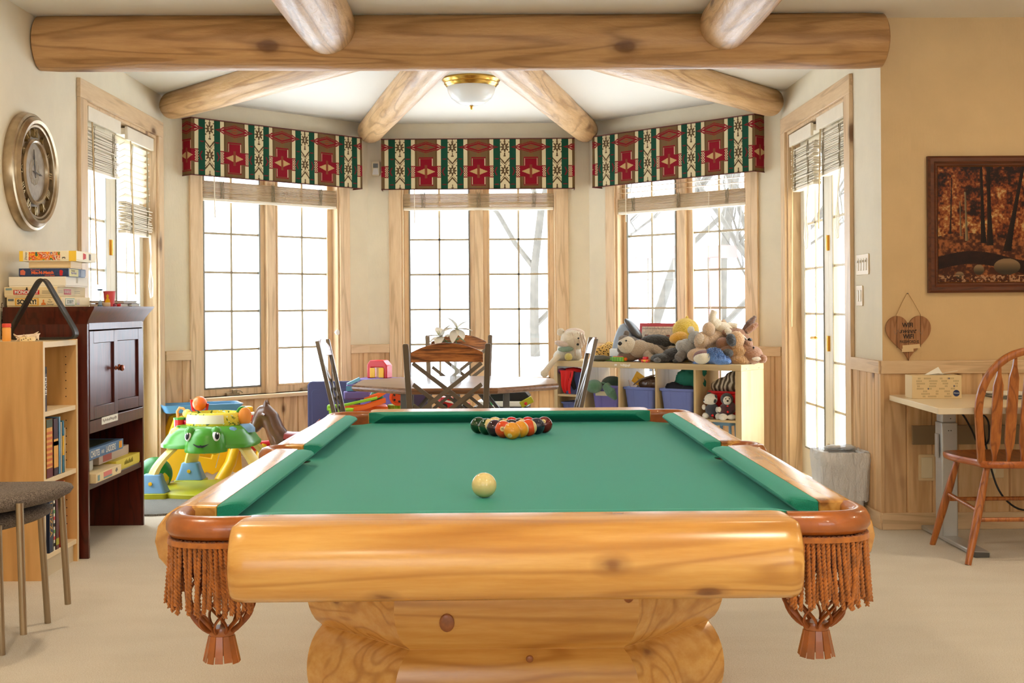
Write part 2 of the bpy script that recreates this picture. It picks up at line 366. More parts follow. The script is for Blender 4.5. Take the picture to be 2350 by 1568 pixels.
# ------------------------------------------------------------------ room shell
XL, XR, YT, XE, YB = -2.41, 2.04, 6.56, 5.0, -3.0
TH = .16
def plan(o):                                     # room outline seen from above, pushed out by o
    return [(XL - o, YB - o), (XE + o, YB - o), (XE + o, YT + o), (XR + o, YT + o), (XR + o, PD.y + o * .4), (PC.x + o * .4, PC.y + o), (PB.x - o * .4, PB.y + o), (XL - o, PA.y + o * .4)]
MB().prism(plan(.16), 'z', -.1, 0).build('floor', CARPET, smooth=0)['kind'] = 'structure'
MB().prism(plan(.35), 'z', CEIL, CEIL + .1).build('ceiling', CEILM, smooth=0)['kind'] = 'structure'

def wall(name, P, Q, openings=(), e0=.1, e1=.1, m=WALL):
    P, Q = Vector(P), Vector(Q); a, L = frame(P, Q); b = MB(); x = -e0
    for x0, x1, z0, z1 in openings:
        b.box((x, 0, 0), (x0, TH, CEIL)); b.box((x0, 0, z1), (x1, TH, CEIL))
        if z0 > 0: b.box((x0, 0, 0), (x1, TH, z0))
        x = x1
    b.box((x, 0, 0), (L + e1, TH, CEIL))
    return struct(b.build(name, m, loc=(P.x, P.y, 0), rz=a, smooth=0))
DO = (7.19, 8.69)                                # door openings along Y
HW, HC_ = .645, .745                             # half widths of window opening and casing
Z0, Z1 = .545, 2.46
wall('wall_left', (XL, YB), (XL, 8.88), [(DO[0] - YB, DO[1] - YB, 0, 2.42)])
wall('wall_back_left', PA, PB, [(LEN_L / 2 - HW, LEN_L / 2 + HW, Z0, Z1)])
wall('wall_back_center', PB, PC, [(LEN_C / 2 - HW, LEN_C / 2 + HW, Z0, Z1)])
wall('wall_back_right', PC, PD, [(LEN_R / 2 - HW, LEN_R / 2 + HW, Z0, Z1)])
wall('wall_right', PD, (XR, YT), [(8.88 - DO[1], 8.88 - DO[0], 0, 2.42)], e1=0)
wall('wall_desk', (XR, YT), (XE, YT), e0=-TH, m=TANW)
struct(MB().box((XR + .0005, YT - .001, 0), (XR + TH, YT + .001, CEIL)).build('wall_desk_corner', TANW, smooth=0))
wall('wall_far_right', (XE, YT), (XE, YB)); wall('wall_rear', (XE, YB), (XL, YB), [(1.4, 3.4, .5, 2.3), (5.0, 7.0, .5, 2.3)])  # rear openings hold the added fill-light windows

# wainscot boards, chair rails and baseboards
tn = [0]
def wains(P, ang, x0, x1, z1=.83, rail=True, base=True, seed=1, nm=''):
    rnd = random.Random(seed); b = MB(); x = x0
    while x < x1 - .005:
        w = min(.137, x1 - x)
        if x1 - x - w < .03: w = x1 - x
        c = .006
        b.prism([(x, 0), (x, -.006), (x + c, -.014), (x + w - c, -.014), (x + w, -.006), (x + w, 0)], 'z', .06, z1); x += w
    tn[0] += 1
    o = struct(b.build('trim_%d' % tn[0], PINE_Z, loc=(P.x, P.y, 0), rz=ang, smooth=0), 'knotty pine upright board wainscot ' + nm)
    if rail:
        tn[0] += 1
        struct(MB().box((x0, -.026, .83), (x1, 0, .90)).build('trim_%d' % tn[0], TRIM_X, loc=(P.x, P.y, 0), rz=ang, bevel=.003), 'pale pine chair rail ' + nm)
    if base:
        struct(MB().box((x0, -.024, 0), (x1, 0, .09)).build('baseboard_' + nm.replace(' ', '_'), TRIM_X, loc=(P.x, P.y, 0), rz=ang, bevel=.003))
aY = R(90)
V = Vector
wains(V((XL, 5.0)), aY, 0, 2.07, seed=3, nm='left')
for nm, P, a, L, sd in (('back left', PA, ANG_L, LEN_L, 5), ('back center', PB, ANG_C, LEN_C, 6), ('back right', PC, ANG_R, LEN_R, 7)):
    m_ = L / 2
    wains(P, a, 0, m_ - HC_, seed=sd, nm=nm, base=False); wains(P, a, m_ + HC_, L, seed=sd + 10, nm=nm, base=False)
    wains(P, a, m_ - HC_, m_ + HC_, z1=.515, rail=False, seed=sd + 20, nm=nm, base=False)
    struct(MB().box((0, -.024, 0), (L, 0, .09)).build('baseboard_' + nm.replace(' ', '_'), TRIM_X, loc=(P.x, P.y, 0), rz=a, bevel=.003))
wains(V((XR, 7.07)), -aY, 0, 7.07 - YT + .014, seed=8, nm='right')
wains(V((XR, YT)), 0, -.014, XE - XR, seed=9, nm='desk wall')

tn[0] += 1
struct(MB().box((XR - .017, YT - .017, .09), (XR + .004, YT + .004, .83)).build('trim_%d' % tn[0], PINE_Z, bevel=.002), 'pine corner bead')
# ---- windows
def window(n, P, ang, L):
    w = thing('window_%d' % n, 'casement window pair', 'window', (P.x, P.y, 0), ang); del w['category']; struct(w, ['left', 'centre', 'right'][n - 1] + ' bay casement window with two gridded sashes in pine')
    m = L / 2; z0, z1 = Z0, Z1; c = MB()
    for s in (-1, 1): c.box((m + s * HW if s > 0 else m - HC_, -.022, z0 - .03), (m + HC_ if s > 0 else m - HW, 0, z1 + .1))
    o = c.build('casing', TRIM_Z, w, bevel=.003)
    MB().box((m - HW, -.022, z1), (m + HW, 0, z1 + .1)).build('casing', TRIM_X, w, bevel=.003)
    j = MB(); t = .018
    j.box((m - HW, -.004, z0), (m - HW + t, .13, z1)); j.box((m + HW - t, -.004, z0), (m + HW, .13, z1)); j.box((m - HW, -.004, z1 - t), (m + HW, .13, z1))
    j.box((m - .035, .03, z0), (m + .035, .13, z1)); j.build('jamb', TRIM_Z, w, bevel=.002)
    MB().box((m - HC_ - .02, -.05, z0 - .03), (m + HC_ + .02, .13, z0)).build('sill', TRIM_X, w, bevel=.006)
    for s in (-1, 1):
        x0, x1 = (m - HW + t, m - .035) if s < 0 else (m + .035, m + HW - t)
        q = MB(); f = .042; y0, y1 = .065, .105
        q.box((x0, y0, z0), (x0 + f, y1, z1 - t)); q.box((x1 - f, y0, z0), (x1, y1, z1 - t)); q.box((x0 + f, y0, z0), (x1 - f, y1, z0 + .055)); q.box((x0 + f, y0, z1 - t - .055), (x1 - f, y1, z1 - t))
        sa = q.build('sash', TRIM_Z, w, bevel=.003)
        gx0, gx1, gz0, gz1 = x0 + f, x1 - f, z0 + .055, z1 - t - .055
        MB().box((gx0, .084, gz0), (gx1, .088, gz1)).build('glass', GLASS, sa, smooth=0)
        g = MB(); g.box(((gx0 + gx1) / 2 - .008, .074, gz0), ((gx0 + gx1) / 2 + .008, .083, gz1))
        for k in range(1, 7):
            z = .60 + .292 * k
            if z < gz1 - .03: g.box((gx0, .074, z - .008), (gx1, .083, z + .008))
        g.build('muntins', mat('muntin_taupe', (176, 160, 130), .5), sa, smooth=0)
        g = MB(); e = .012
        for a_, b_ in (((gx0, gz0), (gx0 + e, gz1)), ((gx1 - e, gz0), (gx1, gz1)), ((gx0, gz0), (gx1, gz0 + e)), ((gx0, gz1 - e), (gx1, gz1))): g.box((a_[0], .06, a_[1]), (b_[0], .084, b_[1]))
        g.build('screen_frame' if s < 0 else 'glazing_bead', mat('grey_aluminium', (128, 124, 114), .4, .6) if s < 0 else TRIM_Z, sa, smooth=0)
        xc = (x0 + x1) / 2 + .02 * s
        k = MB(); k.cbox((xc, .045, z0 + .012), (.11, .03, .022)).cbox((xc + .01, .03, z0 + .032), (.03, .03, .028)); k.tube([(xc + .01, .02, z0 + .04), (xc + .05, .012, z0 + .035), (xc + .07, .012, z0 + .02)], .005)
        k.build('crank', mat('bronze_hardware', (150, 132, 104), .35, .7), w, bevel=.004)
    return w
window(1, PA, ANG_L, LEN_L); window(2, PB, ANG_C, LEN_C); window(3, PC, ANG_R, LEN_R)

for n_, x0 in ((4, 1.4), (5, 5.0)):              # two unseen windows added behind the camera for neutral fill light
    w = thing('window_%d' % n_, 'added fill-light window behind the camera', 'window', (XE, YB, 0), R(180)); del w['category']; struct(w, ('right' if n_ == 4 else 'left') + ' unseen window added behind the camera for fill light')
    q = MB()
    for a_, b_ in (((x0 - .08, .42), (x0 + .05, 2.4)), ((x0 + 1.95, .42), (x0 + 2.08, 2.4)), ((x0, .42), (x0 + 2, .55)), ((x0, 2.26), (x0 + 2, 2.4)), ((x0 + .97, .5), (x0 + 1.03, 2.3))): q.box((a_[0], -.02, a_[1]), (b_[0], .06, b_[1]))
    q.build('window_frame', TRIM_Z, w, smooth=0); MB().box((x0 + .05, .03, .55), (x0 + 1.95, .035, 2.26)).build('glass', GLASS, w, smooth=0)

# ---- glazed double doors in the side walls (local x along +Y on the left, -Y on the right)
DOORP = mat('door_cream', (232, 222, 200), .45)
def door(n, P, ang, x0, x1, lbl):
    d = thing('door_%d' % n, lbl, 'door', (P.x, P.y, 0), ang); del d['category']; struct(d, lbl)
    H = 2.42; cw = .12; c = MB()
    c.box((x0 - cw, -.024, 0), (x0, 0, H)); c.box((x1, -.024, 0), (x1 + cw, 0, H)); c.build('casing', TRIM_Z, d, bevel=.003); MB().box((x0 - cw, -.024, H), (x1 + cw, 0, H + .11)).build('casing', TRIM_X, d, bevel=.003)
    j = MB(); j.box((x0, -.004, 0), (x0 + .02, .15, H)); j.box((x1 - .02, -.004, 0), (x1, .15, H)); j.box((x0 + .02, -.004, H - .02), (x1 - .02, .15, H)); j.build('jamb', TRIM_Z, d, bevel=.002)
    mid = (x0 + x1) / 2
    for a, b in ((x0 + .02, mid), (mid, x1 - .02)):
        q = MB(); f = .105; y0, y1 = .085, .125
        q.box((a, y0, .02), (a + f, y1, H - .02)); q.box((b - f, y0, .02), (b, y1, H - .02)); q.box((a + f, y0, .02), (b - f, y1, .21)); q.box((a + f, y0, H - .13), (b - f, y1, H - .02))
        le = q.build('door_leaf', DOORP, d, bevel=.003)
        gx0, gx1, gz0, gz1 = a + f, b - f, .21, H - .13
        MB().box((gx0, .104, gz0), (gx1, .108, gz1)).build('glass', GLASS, le, smooth=0)
        g = MB(); g.box(((gx0 + gx1) / 2 - .008, .092, gz0), ((gx0 + gx1) / 2 + .008, .103, gz1))
        for k in range(1, 7): g.box((gx0, .092, gz0 + .31 * k - .008), (gx1, .103, gz0 + .31 * k + .008))
        g.build('muntins', mat('muntin_pale', (214, 196, 160), .5), le, smooth=0)
        e = .010; g = MB()
        for p, r in (((gx0, gz0), (gx0 + e, gz1)), ((gx1 - e, gz0), (gx1, gz1)), ((gx0, gz0), (gx1, gz0 + e))): g.box((p[0], .078, p[1]), (r[0], .086, r[1]))
        g.build('glazing_bead', mat('grey_bead', (150, 148, 140), .4, .5), le, smooth=0)
    for z in (.25, .95, 1.6):
        k = MB(); k.tube([(mid, .078, z - .05), (mid, .078, z + .05)], .009, 10); k.box((mid - .03, .0815, z - .05), (mid + .03, .0848, z + .05)); k.build('hinge', BRASS, d)
    k = MB(); k.tube([(mid - .3, .085, .98), (mid - .3, .045, .98)], .012, 10); k.tube([(mid - .3, .045, .98), (mid - .19, .045, .985)], .009, 8); k.build('door_handle', BRASS, d)
    return d
door(1, V((XL, 0)), aY, DO[0], DO[1], 'left glazed double door with pine casing')
door(2, V((XR, 8.88)), -aY, 8.88 - DO[1], 8.88 - DO[0], 'right glazed double door with pine casing')

# ---- log beam across the bay, rafters fanning out, two logs in the main room
def logmesh(p, q, r0, r1, seed, seg=28, n=40, flat=None, ends=.03):
    p, q = Vector(p), Vector(q); L = (q - p).length; rnd = random.Random(seed); ph = [rnd.uniform(0, 6) for _ in range(6)]; rs = []
    ts = [0, .002] + [i / n for i in range(1, n)] + [.998, 1]
    for t in ts:
        s = L * t; r = r0 + (r1 - r0) * t; ed = min(s, L - s)
        if ed < ends: r *= .86 + .14 * math.sqrt(max(0, 1 - (1 - ed / ends) ** 2))
        ring = []
        for k in range(seg):
            a = 2 * math.pi * k / seg
            rr = r * (1 + .012 * math.sin(3 * a + ph[0] + s * 2.1) + .010 * math.sin(2 * a + ph[1] - s * 3.3) + .006 * math.sin(5 * a + ph[2] + s * 7))
            ring.append((s, rr * math.cos(a), rr * math.sin(a)))
        rs.append(ring)
    return MB().rings(rs), p, q
def log(name, p, q, r0, r1, m, label, seed):
    b, p, q = logmesh(p, q, r0, r1, seed); d = q - p
    o = b.build(name, m, loc=p, rot=d.to_track_quat('X', 'Z').to_euler(), smooth=50)
    tag(o, label, 'beam'); return o
LOGX = wood('pale_log_x', (224, 186, 138), (204, 162, 112), (160, 116, 74), 'x', .8, st=(.36, .64, .96), rough=.42, coat=.12, knots=.6, kscale=3.6, bump=.7, lump=.004)
log('log_beam', (XL + .002, 6.50, 2.60), (XR - .004, 6.50, 2.594), .146, .145, LOG, 'long horizontal brown log beam spanning the room in front of the bay', 1)
log('ceiling_log', (-.88, -2.9, 2.66), (-.88, 6.37, 2.655), .15, .148, LOGX, 'left pale ceiling log running towards the camera, its round end on the beam', 2)
log('ceiling_log', (1.175, -2.9, 2.66), (1.175, 6.37, 2.655), .14, .134, LOGX, 'right pale ceiling log running towards the camera, its round end on the beam', 3)
hub = V((-.17, 6.75, 2.66))
for q, lb, sd in (((-1.06, 10.16, 2.655), 'log rafter running to the corner left of the centre window', 4), ((.72, 10.16, 2.655), 'log rafter running to the corner right of the centre window', 5)):
    log('log_rafter', ((-.09 if sd == 5 else -.25), 6.75, 2.67), q, .115, .105, LOGX, lb, sd)
log('log_rafter', (-.60, 6.8, 2.665), (-2.33, 8.81, 2.65), .11, .10, LOGX, 'log rafter running to the corner beside the left door', 6)
log('log_rafter', (.34, 6.8, 2.665), (1.96, 8.81, 2.65), .11, .10, LOGX, 'log rafter running to the corner beside the right door', 7)

# ---- outside: snow, drifts, bare trees, a swing frame
SNOW = mat('snow', (246, 249, 255), .8, bump=.3, bscale=3)
def ground():
    n = 60; rng = np.random.RandomState(4); b = MB(); vs = []; fs = []
    H = fbm(n + 1, n + 1, 9, 11, 3)
    for i in range(n + 1):
        for j in range(n + 1):
            x = -45 + 90 * j / n; y = 8 + 80 * i / n; d = max(0, y - 16) / 60 + max(0, abs(x) - 14) / 40
            vs.append((x, y, -.35 + H[i, j] * (.3 + d * 7) + d * 1.6 - .2))
    for i in range(n):
        for j in range(n): a = i * (n + 1) + j; fs.append((a, a + 1, a + n + 2, a + n + 1))
    b.add(vs, fs); o = b.build('snow_ground', SNOW, smooth=180); o['kind'] = 'structure'
    o = MB().box((-45, -40, -.5), (XL - .25, 11.4, -.25)).box((XE + .3, -40, -.5), (45, 11.4, -.25)).box((XL - .25, 11.4, -.5), (XE + .3, 12, -.25)).box((XL - .25, -40, -.5), (XE + .3, YB - .25, -.25)).box((XR + .25, YT + .25, -.5), (XE + .3, 11.4, -.25)).build('snow_yard', SNOW); o['kind'] = 'structure'
ground()
BARK = mat('grey_bark', (80, 73, 64), .9, var=.2)
def tree(loc, h, seed, label):
    rnd = random.Random(seed); t = thing('bare_tree', label, 'tree', loc, group=None); b = MB(); tw = MB()
    def grow(p, d, L, r, dep):
        n = 4; path = [p]; rr = [r]
        for k in range(n):
            d = (d + V((rnd.uniform(-.16, .16), rnd.uniform(-.16, .16), rnd.uniform(-.05, .12)))).normalized(); p = p + d * L / n; path.append(p); rr.append(r * (1 - .45 * (k + 1) / n))
        (b if dep < 1 else tw).tube(path, rr, 6 if dep < 2 else 4)
        if dep < 3:
            for k in range(3 if dep else 6):
                a = rnd.uniform(0, 6.28); q = path[rnd.randint(1, n)]; nd = (d * .7 + V((math.cos(a), math.sin(a), rnd.uniform(-.1, .5))) * .8).normalized()
                grow(q, nd, L * rnd.uniform(.5, .7), r * .5, dep + 1)
    grow(V((0, 0, 0)), V((rnd.uniform(-.1, .1), 0, 1)), h * .6, h * .015, 0)
    b.build('trunk', BARK, t); tw.build('branches', BARK, t)
tree((3.75, 21, -.3), 7.5, 1, 'bare snowy tree seen through the right window, its trunk behind the right sash')
tree((2.75, 24, -.2), 8.0, 2, 'bare tree seen through the left sash of the right window')
tree((.65, 22, -.2), 7.0, 3, 'bare pale tree seen through the right sash of the centre window')
tree((3.5, 17.5, -.2), 6.5, 5, 'tall bare tree at the right edge of the right window view')
sf = thing('swing_frame', 'reddish wooden swing frame outside, seen through the right window', 'swing set', (2.62, 18.0, -.25))
SWR = mat('red_stained_wood', (150, 96, 90), .7)
MB().box((-.75, -.06, 2.15), (.85, .06, 2.33)).build('crossbar', SWR, sf)
for x in (-.65, .52): MB().box((x - .07, -.07, 0), (x + .07, .07, 2.15)).build('post', SWR, sf)
for x in (-.45, 0.05):
    MB().tube([(x, 0, 2.15), (x, 0, .55)], .012).tube([(x + .38, 0, 2.15), (x + .38, 0, .55)], .012).build('chain', STEEL, sf)
    MB().box((x, -.08, .5), (x + .38, .08, .55)).build('swing_seat', BLACK, sf)
sh = MB().ball((0, 0, 0), (4.5, 3.0, 1.5), seg=24); tag(sh.build('snow_mound', SNOW, loc=(-1.8, 27, .1)), 'big rounded snow mound outside behind the centre window', 'snow mound')
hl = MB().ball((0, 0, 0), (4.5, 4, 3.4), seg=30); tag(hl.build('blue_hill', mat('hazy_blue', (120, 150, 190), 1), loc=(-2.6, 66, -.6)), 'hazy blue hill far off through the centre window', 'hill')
# ------------------------------------------------------------------ valances with a woven blanket pattern
VCLOTH = vcol('woven_valance_cloth')
def valance_cols(nx, ny):
    u = (np.arange(nx) + .5) / nx * 1130 ; v = (np.arange(ny) + .5) / ny * 300
    U, Vv = np.meshgrid(u, v)
    w = (U - 109 + 153) % 306 - 153                       # distance from the cream motif column
    wc = ((U - 109) % 306) - 153                          # distance from the red cross centre
    aw, ac = np.abs(w), np.abs(wc)
    C = np.zeros((ny, nx, 3)); cream = (222, 202, 160); brown = (92, 68, 42); green = (20, 70, 50); red = (136, 12, 30); tan = (140, 112, 78)
    C[:] = tan
    C[(ac < 65)] = np.array(tan) - 26
    s = (ac < 65) & (np.abs(ac - 62) < 9); C[s] = (104, 76, 44)
    s = (ac < 14); C[s] = (120, 88, 50)
    C[(aw >= 27) & (aw < 66)] = green; C[(aw >= 66) & (aw < 88)] = cream; C[aw < 27] = cream
    # red diamond row crossing the strips
    dd = ac / 118 + np.abs(Vv - 50) / 34
    ban = (dd < 1) & (ac < 118)
    C[ban & (dd > .86)] = red; C[ban & (dd < .76) & (dd > .5)] = red; C[ban & (dd < .34) & (np.abs(Vv - 50) > 3)] = (150, 60, 40)
    st = (aw >= 66) & (aw < 88) & (np.abs(np.abs(Vv - 50) - (aw - 66) * .6 - 4) < 4) & (np.abs(Vv - 50) < 24); C[st] = red
    # cross
    dv = np.abs(Vv - 195)
    cr = ((ac < 34) & (dv < 76)) | ((ac < 66) & (dv < 32)); C[cr] = red
    rim = (((np.abs(ac - 40) < 2.5) & (dv < 82) & (dv > 34)) | ((ac < 41) & (np.abs(dv - 82) < 3))); C[rim] = red
    rim2 = ((np.abs(ac - 36.5) < 1.6) & (dv < 78) & (dv > 34)); C[rim2] = cream
    dm = ac / 54 + dv / 22; C[dm < 1] = (196, 160, 104); C[(ac < 8) & (dv < 40)] = (136, 64, 40)
    ck = (aw >= 66) & (aw < 88) & (dv < 36); ch = ((np.floor(U / 5.5) + np.floor(Vv / 7)) % 2 == 0) | (dv > 30); C[ck & ch] = red
    C[(aw > 27) & (aw < 66) & (np.abs(aw - 46 - (12 - dv * .5)) < 4) & (dv < 24)] = (120, 24, 36)
    for vy in (120, 272): C[(aw > 34) & (aw < 60) & (np.abs(Vv - vy) < 4 - np.abs(aw - 46) * .2)] = (120, 24, 36)
    # brown star motifs on the cream column
    for vs in (50, 190):
        a = np.arctan2(Vv - vs, w); r = np.hypot(w, (Vv - vs) * .86); star = (r < 14 + 13 * np.abs(np.cos(4 * a)) ** 1.6) & ~((r < 5) & (np.abs(Vv - vs) > 1)); C[(aw < 26) & star] = brown
        C[(aw < 4.5 - np.abs(np.abs(Vv - vs) - 7) * .5) & (np.abs(np.abs(Vv - vs) - 7) < 4)] = cream
        C[(aw > 20) & (aw < 27) & (np.abs(np.abs(Vv - vs) - 30) < 3)] = brown
    for v0, sg in ((134, 1), (246, -1)):
        q = (Vv - v0) * sg + aw * 1.15; C[(aw < 27) & (q > 8) & (q < 20)] = brown
        C[(aw < 27) & (q > 27) & (q < 31)] = brown
    for vy in (95, 285, 10): C[(aw < 3) & (np.abs(Vv - vy) < 12)] = brown; C[(aw < 7) & (np.abs(Vv - vy - 8) < 3)] = brown
    e = (np.arange(ny) < 2) | (np.arange(ny) >= ny - 2); C[e] = C[e] * .72
    C = C * .9
    return C
def valance(P, ang, L, label):
    r = thing('window_valance', label, 'valance', (P.x, P.y, 0), ang, 'patterned valances over the bay windows')
    m = L / 2; x0, x1, z0, z1, d = m - .795, m + .795, 2.172, 2.585, .12
    ny, nx, ns = 118, 454, 34
    CC = valance_cols(nx + 2 * ns, ny) if False else valance_cols(nx, ny)
    side = valance_cols(nx, ny)[:, 0:1]
    full = valance_cols(nx, ny); per = int(306 / 1130 * nx)
    left = full[:, per - ns:per]; right = full[:, nx - per:nx - per + ns]
    cols = np.concatenate([left, full, right], 1)[::-1]
    X = np.concatenate([np.full(ns, x0), np.linspace(x0, x1, nx + 1), np.full(ns, x1)])
    Y = np.concatenate([np.linspace(0, -d, ns + 1)[:-1], np.full(nx + 1, -d), np.linspace(-d, 0, ns + 1)[1:]])
    Zs = np.linspace(z0, z1, ny + 1); k = np.arange(nx + 1)
    pts = np.zeros((ny + 1, len(X), 3)); pts[:, :, 0] = X; pts[:, :, 1] = Y; pts[:, :, 2] = Zs[:, None]
    pts[:, :, 1] += .002 * np.sin(pts[:, :, 0] * 23 + pts[:, :, 2] * 7)
    pattern_grid('fabric_face', pts, cols, VCLOTH, r)
    MB().box((x0 + .004, -d + .006, z1 - .014), (x1 - .004, 0, z1 - .002)).build('top_board', mat('maroon_welt_cloth', (90, 30, 26), .9), r)
    pth = [(x0, 0, z1), (x0, -d, z1), (x1, -d, z1), (x1, 0, z1)]; MB().tube(pth, .004, 6).build('piping', mat('maroon_welt_cloth', (90, 30, 26), .9), r)
    pth = [(x0, 0, z0), (x0, -d, z0), (x1, -d, z0), (x1, 0, z0)]; MB().tube(pth, .0035, 6).build('piping', mat('maroon_welt_cloth', (90, 30, 26), .9), r)
valance(PA, ANG_L, LEN_L, 'patterned red, green and cream valance over the left bay window')
valance(PB, ANG_C, LEN_C, 'patterned red, green and cream valance over the centre bay window')
valance(PC, ANG_R, LEN_R, 'patterned red, green and cream valance over the right bay window')

# ------------------------------------------------------------------ wooden blinds
SLAT = wood('backlit_blind_wood', (216, 188, 150), (204, 172, 130), (182, 148, 106), 'x', 1.0, rough=.45, bump=.03, ring=.2)  # backlit shade of the bay blinds is put into this darker tone
SLATE = mat('blind_slat_pale', (240, 228, 206), .45, var=.04)  # pale rails, and the lit tone of the door blind slats
TAPE = mat('grey_ladder_cord', (140, 126, 96), .8); CORD = mat('cream_cord', (236, 226, 204), .7)
def win_blind(P, ang, L, label, zb, zt, loose=(), gaps=None):
    r = thing('raised_window_blind', label, 'blind', (P.x, P.y, 0), ang, 'raised wooden blinds in the bay windows')
    m = L / 2; x0, x1 = m - HW + .022, m + HW - .022
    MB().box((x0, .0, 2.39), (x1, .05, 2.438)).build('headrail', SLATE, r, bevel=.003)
    b = MB(); n = int((zt - zb - .02) / .0098); rnd = random.Random(int(zb * 999))
    for k in range(n):
        z = zb + .022 + k * .0098; dx = rnd.uniform(-.003, .003); dy = rnd.uniform(-.003, .003)
        b.box((x0 + dx, .002 + dy, z), (x1 + dx, .048 + dy, z + .0062))
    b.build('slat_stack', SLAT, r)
    if loose:
        b = MB()
        for z in loose: b.box((x0, .001, z), (x1, .049, z + .0032))
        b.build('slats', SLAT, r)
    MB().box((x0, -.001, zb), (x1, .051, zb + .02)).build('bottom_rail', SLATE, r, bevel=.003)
    for fx in (.13, .5, .87):
        b = MB(); xc = x0 + (x1 - x0) * fx; rnd = random.Random(int(fx * 100))
        for s in (-.012, -.004, .006, .013):
            b.tube([(xc + s + rnd.uniform(-.005, .005), -.003, zb + .02 + (zt - zb - .02) * k / 6) for k in range(7)], .0022, 5)
        b.tube([(xc, -.002, zt), (xc, .0, 2.40)], .0012, 4); b.tube([(xc + .01, .045, zt), (xc + .01, .045, 2.40)], .0012, 4)
        b.build('ladder_cord', TAPE, r)
    MB().tube([(x0 + .09, -.008, 2.39), (x0 + .093, -.012, 1.88)], .004, 6).build('tilt_wand', SLATE, r)
win_blind(PA, ANG_L, LEN_L, 'raised wooden blind stacked under the left bay valance', 2.005, 2.155)
win_blind(PB, ANG_C, LEN_C, 'raised wooden blind stacked under the centre bay valance', 2.01, 2.155)
win_blind(PC, ANG_R, LEN_R, 'raised wooden blind under the right bay valance with two loose slats above', 1.945, 2.08, loose=(2.115, 2.155))
b = MB().tube([(0, -.012, 2.1), (.0, -.02, 1.45), (.012, -.02, 1.2), (.04, -.02, 1.08)], .002, 5)
tag(b.build('blind_pull_cord', CORD, loc=wp(PC, ANG_R, 1.24, .0, 0), rz=ANG_R), 'thin pull cord hanging slanted before the right bay window', 'cord')

def door_blind(P, ang, x0, x1, label, zt, zb, slats=(), side=1, wand=0, cords=True):
    r = thing('door_blind', label, 'blind', (P.x, P.y, 0), ang, 'wooden blinds on the glazed doors')
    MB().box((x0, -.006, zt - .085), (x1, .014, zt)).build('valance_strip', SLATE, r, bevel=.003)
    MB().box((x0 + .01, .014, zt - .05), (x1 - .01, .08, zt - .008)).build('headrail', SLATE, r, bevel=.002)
    b = MB(); rnd = random.Random(int(x0 * 991)); zs = zb + .022; top = slats[-1] - .03 if slats else zt - .1
    n = int((top - zs) / .0098)
    for k in range(n):
        dx, dy, tw = rnd.uniform(-.014, .014), rnd.uniform(-.012, .008), rnd.uniform(-.02, .02)
        b.cbox(((x0 + x1) / 2 + dx, .04 + dy, zs + .0098 * k + .004), (x1 - x0 - .03, .05, .0062), (rnd.uniform(-.05, .05), tw * .6, tw))
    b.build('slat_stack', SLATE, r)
    if slats:
        b = MB()
        for z in slats: b.cbox(((x0 + x1) / 2, .04, z), (x1 - x0 - .03, .05, .0035), (R(-28), 0, 0))
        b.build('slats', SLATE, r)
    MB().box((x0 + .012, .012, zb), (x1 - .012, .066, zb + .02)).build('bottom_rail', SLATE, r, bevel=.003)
    for fx in (.2, .8):
        b = MB(); xc = x0 + (x1 - x0) * fx
        for s in (-.014, 0, .013): b.tube([(xc + s + rnd.uniform(-.006, .006), .006 + rnd.uniform(-.004, .004), zb + (zt - .1 - zb) * k / 8) for k in range(9)], .0022, 5)
        b.build('ladder_cord', TAPE, r)
    if wand: MB().tube([(x0 + .08, .0, zt - .08), (x0 + .10, -.02, wand)], .005, 6).build('tilt_wand', mat('wand_tan', (206, 178, 132), .4), r)
    if cords:
        xc = x1 - .10; q = MB()
        for s in (-.012, .012, .03): q.tube([(xc + s, .0, zb + .01), (xc + s * .5, -.01, zb - .12), (xc - s * 1.2, -.012, zb - .24), (xc - s * 2.2, -.012, zb - .34), (xc - s * .9, -.012, zb - .42), (xc + s * 1.1, -.012, zb - .41), (xc + s * 1.6, -.012, zb - .32), (xc, -.012, zb - .2)], .0022, 5)
        q.build('pull_cords', CORD, r)
PL, PR = V((XL, 0)), V((XR, 8.88))
door_blind(PL, aY, 7.26, 7.88, 'raised blind on the near leaf of the left double door', 2.40, 2.03, wand=1.35, cords=False)
door_blind(PL, aY, 8.02, 8.62, 'half lowered blind with open slats on the far leaf of the left double door', 2.39, 1.70, slats=[2.28, 2.238, 2.196, 2.154, 2.112, 2.07, 2.028, 1.986, 1.944], wand=1.30)
door_blind(PR, -aY, 8.88 - 8.62, 8.88 - 8.02, 'raised blind on the far leaf of the right double door', 2.39, 1.99, wand=1.05)
door_blind(PR, -aY, 8.88 - 7.88, 8.88 - 7.26, 'raised blind on the near leaf of the right double door', 2.40, 2.02, wand=1.68)

# ------------------------------------------------------------------ ceiling lights
r = thing('dome_ceiling_light', 'frosted dome ceiling light with brass rim on the bay ceiling', 'ceiling light', (-.18, 8.25, CEIL))
MB().lathe([(.10, 0), (.192, 0), (.195, -.012), (.186, -.022), (.180, -.03), (.183, -.036), (.172, -.048), (.166, -.056), (.150, -.062), (.14, -.05)], 48).build('rim', BRASS, r)
MB().lathe([(.160, -.05), (.163, -.062), (.155, -.095), (.135, -.13), (.10, -.158), (.055, -.175), (.012, -.180)], 48).build('glass_shade', mat('frosted_white_glass', (238, 240, 238), .25, bump=.02), r)
MB().lathe([(.004, -.178), (.013, -.181), (.013, -.186), (.007, -.192), (.011, -.198), (.006, -.208), (.001, -.21)], 16).build('finial', BRASS, r)
EM = bpy.data.materials.new('lamp_glow'); EM.use_nodes = True; _b = EM.node_tree.nodes['Principled BSDF']
_b.inputs['Emission Color'].default_value = (*WARM, 1); _b.inputs['Emission Strength'].default_value = 14; _b.inputs['Base Color'].default_value = (.9, .8, .6, 1)
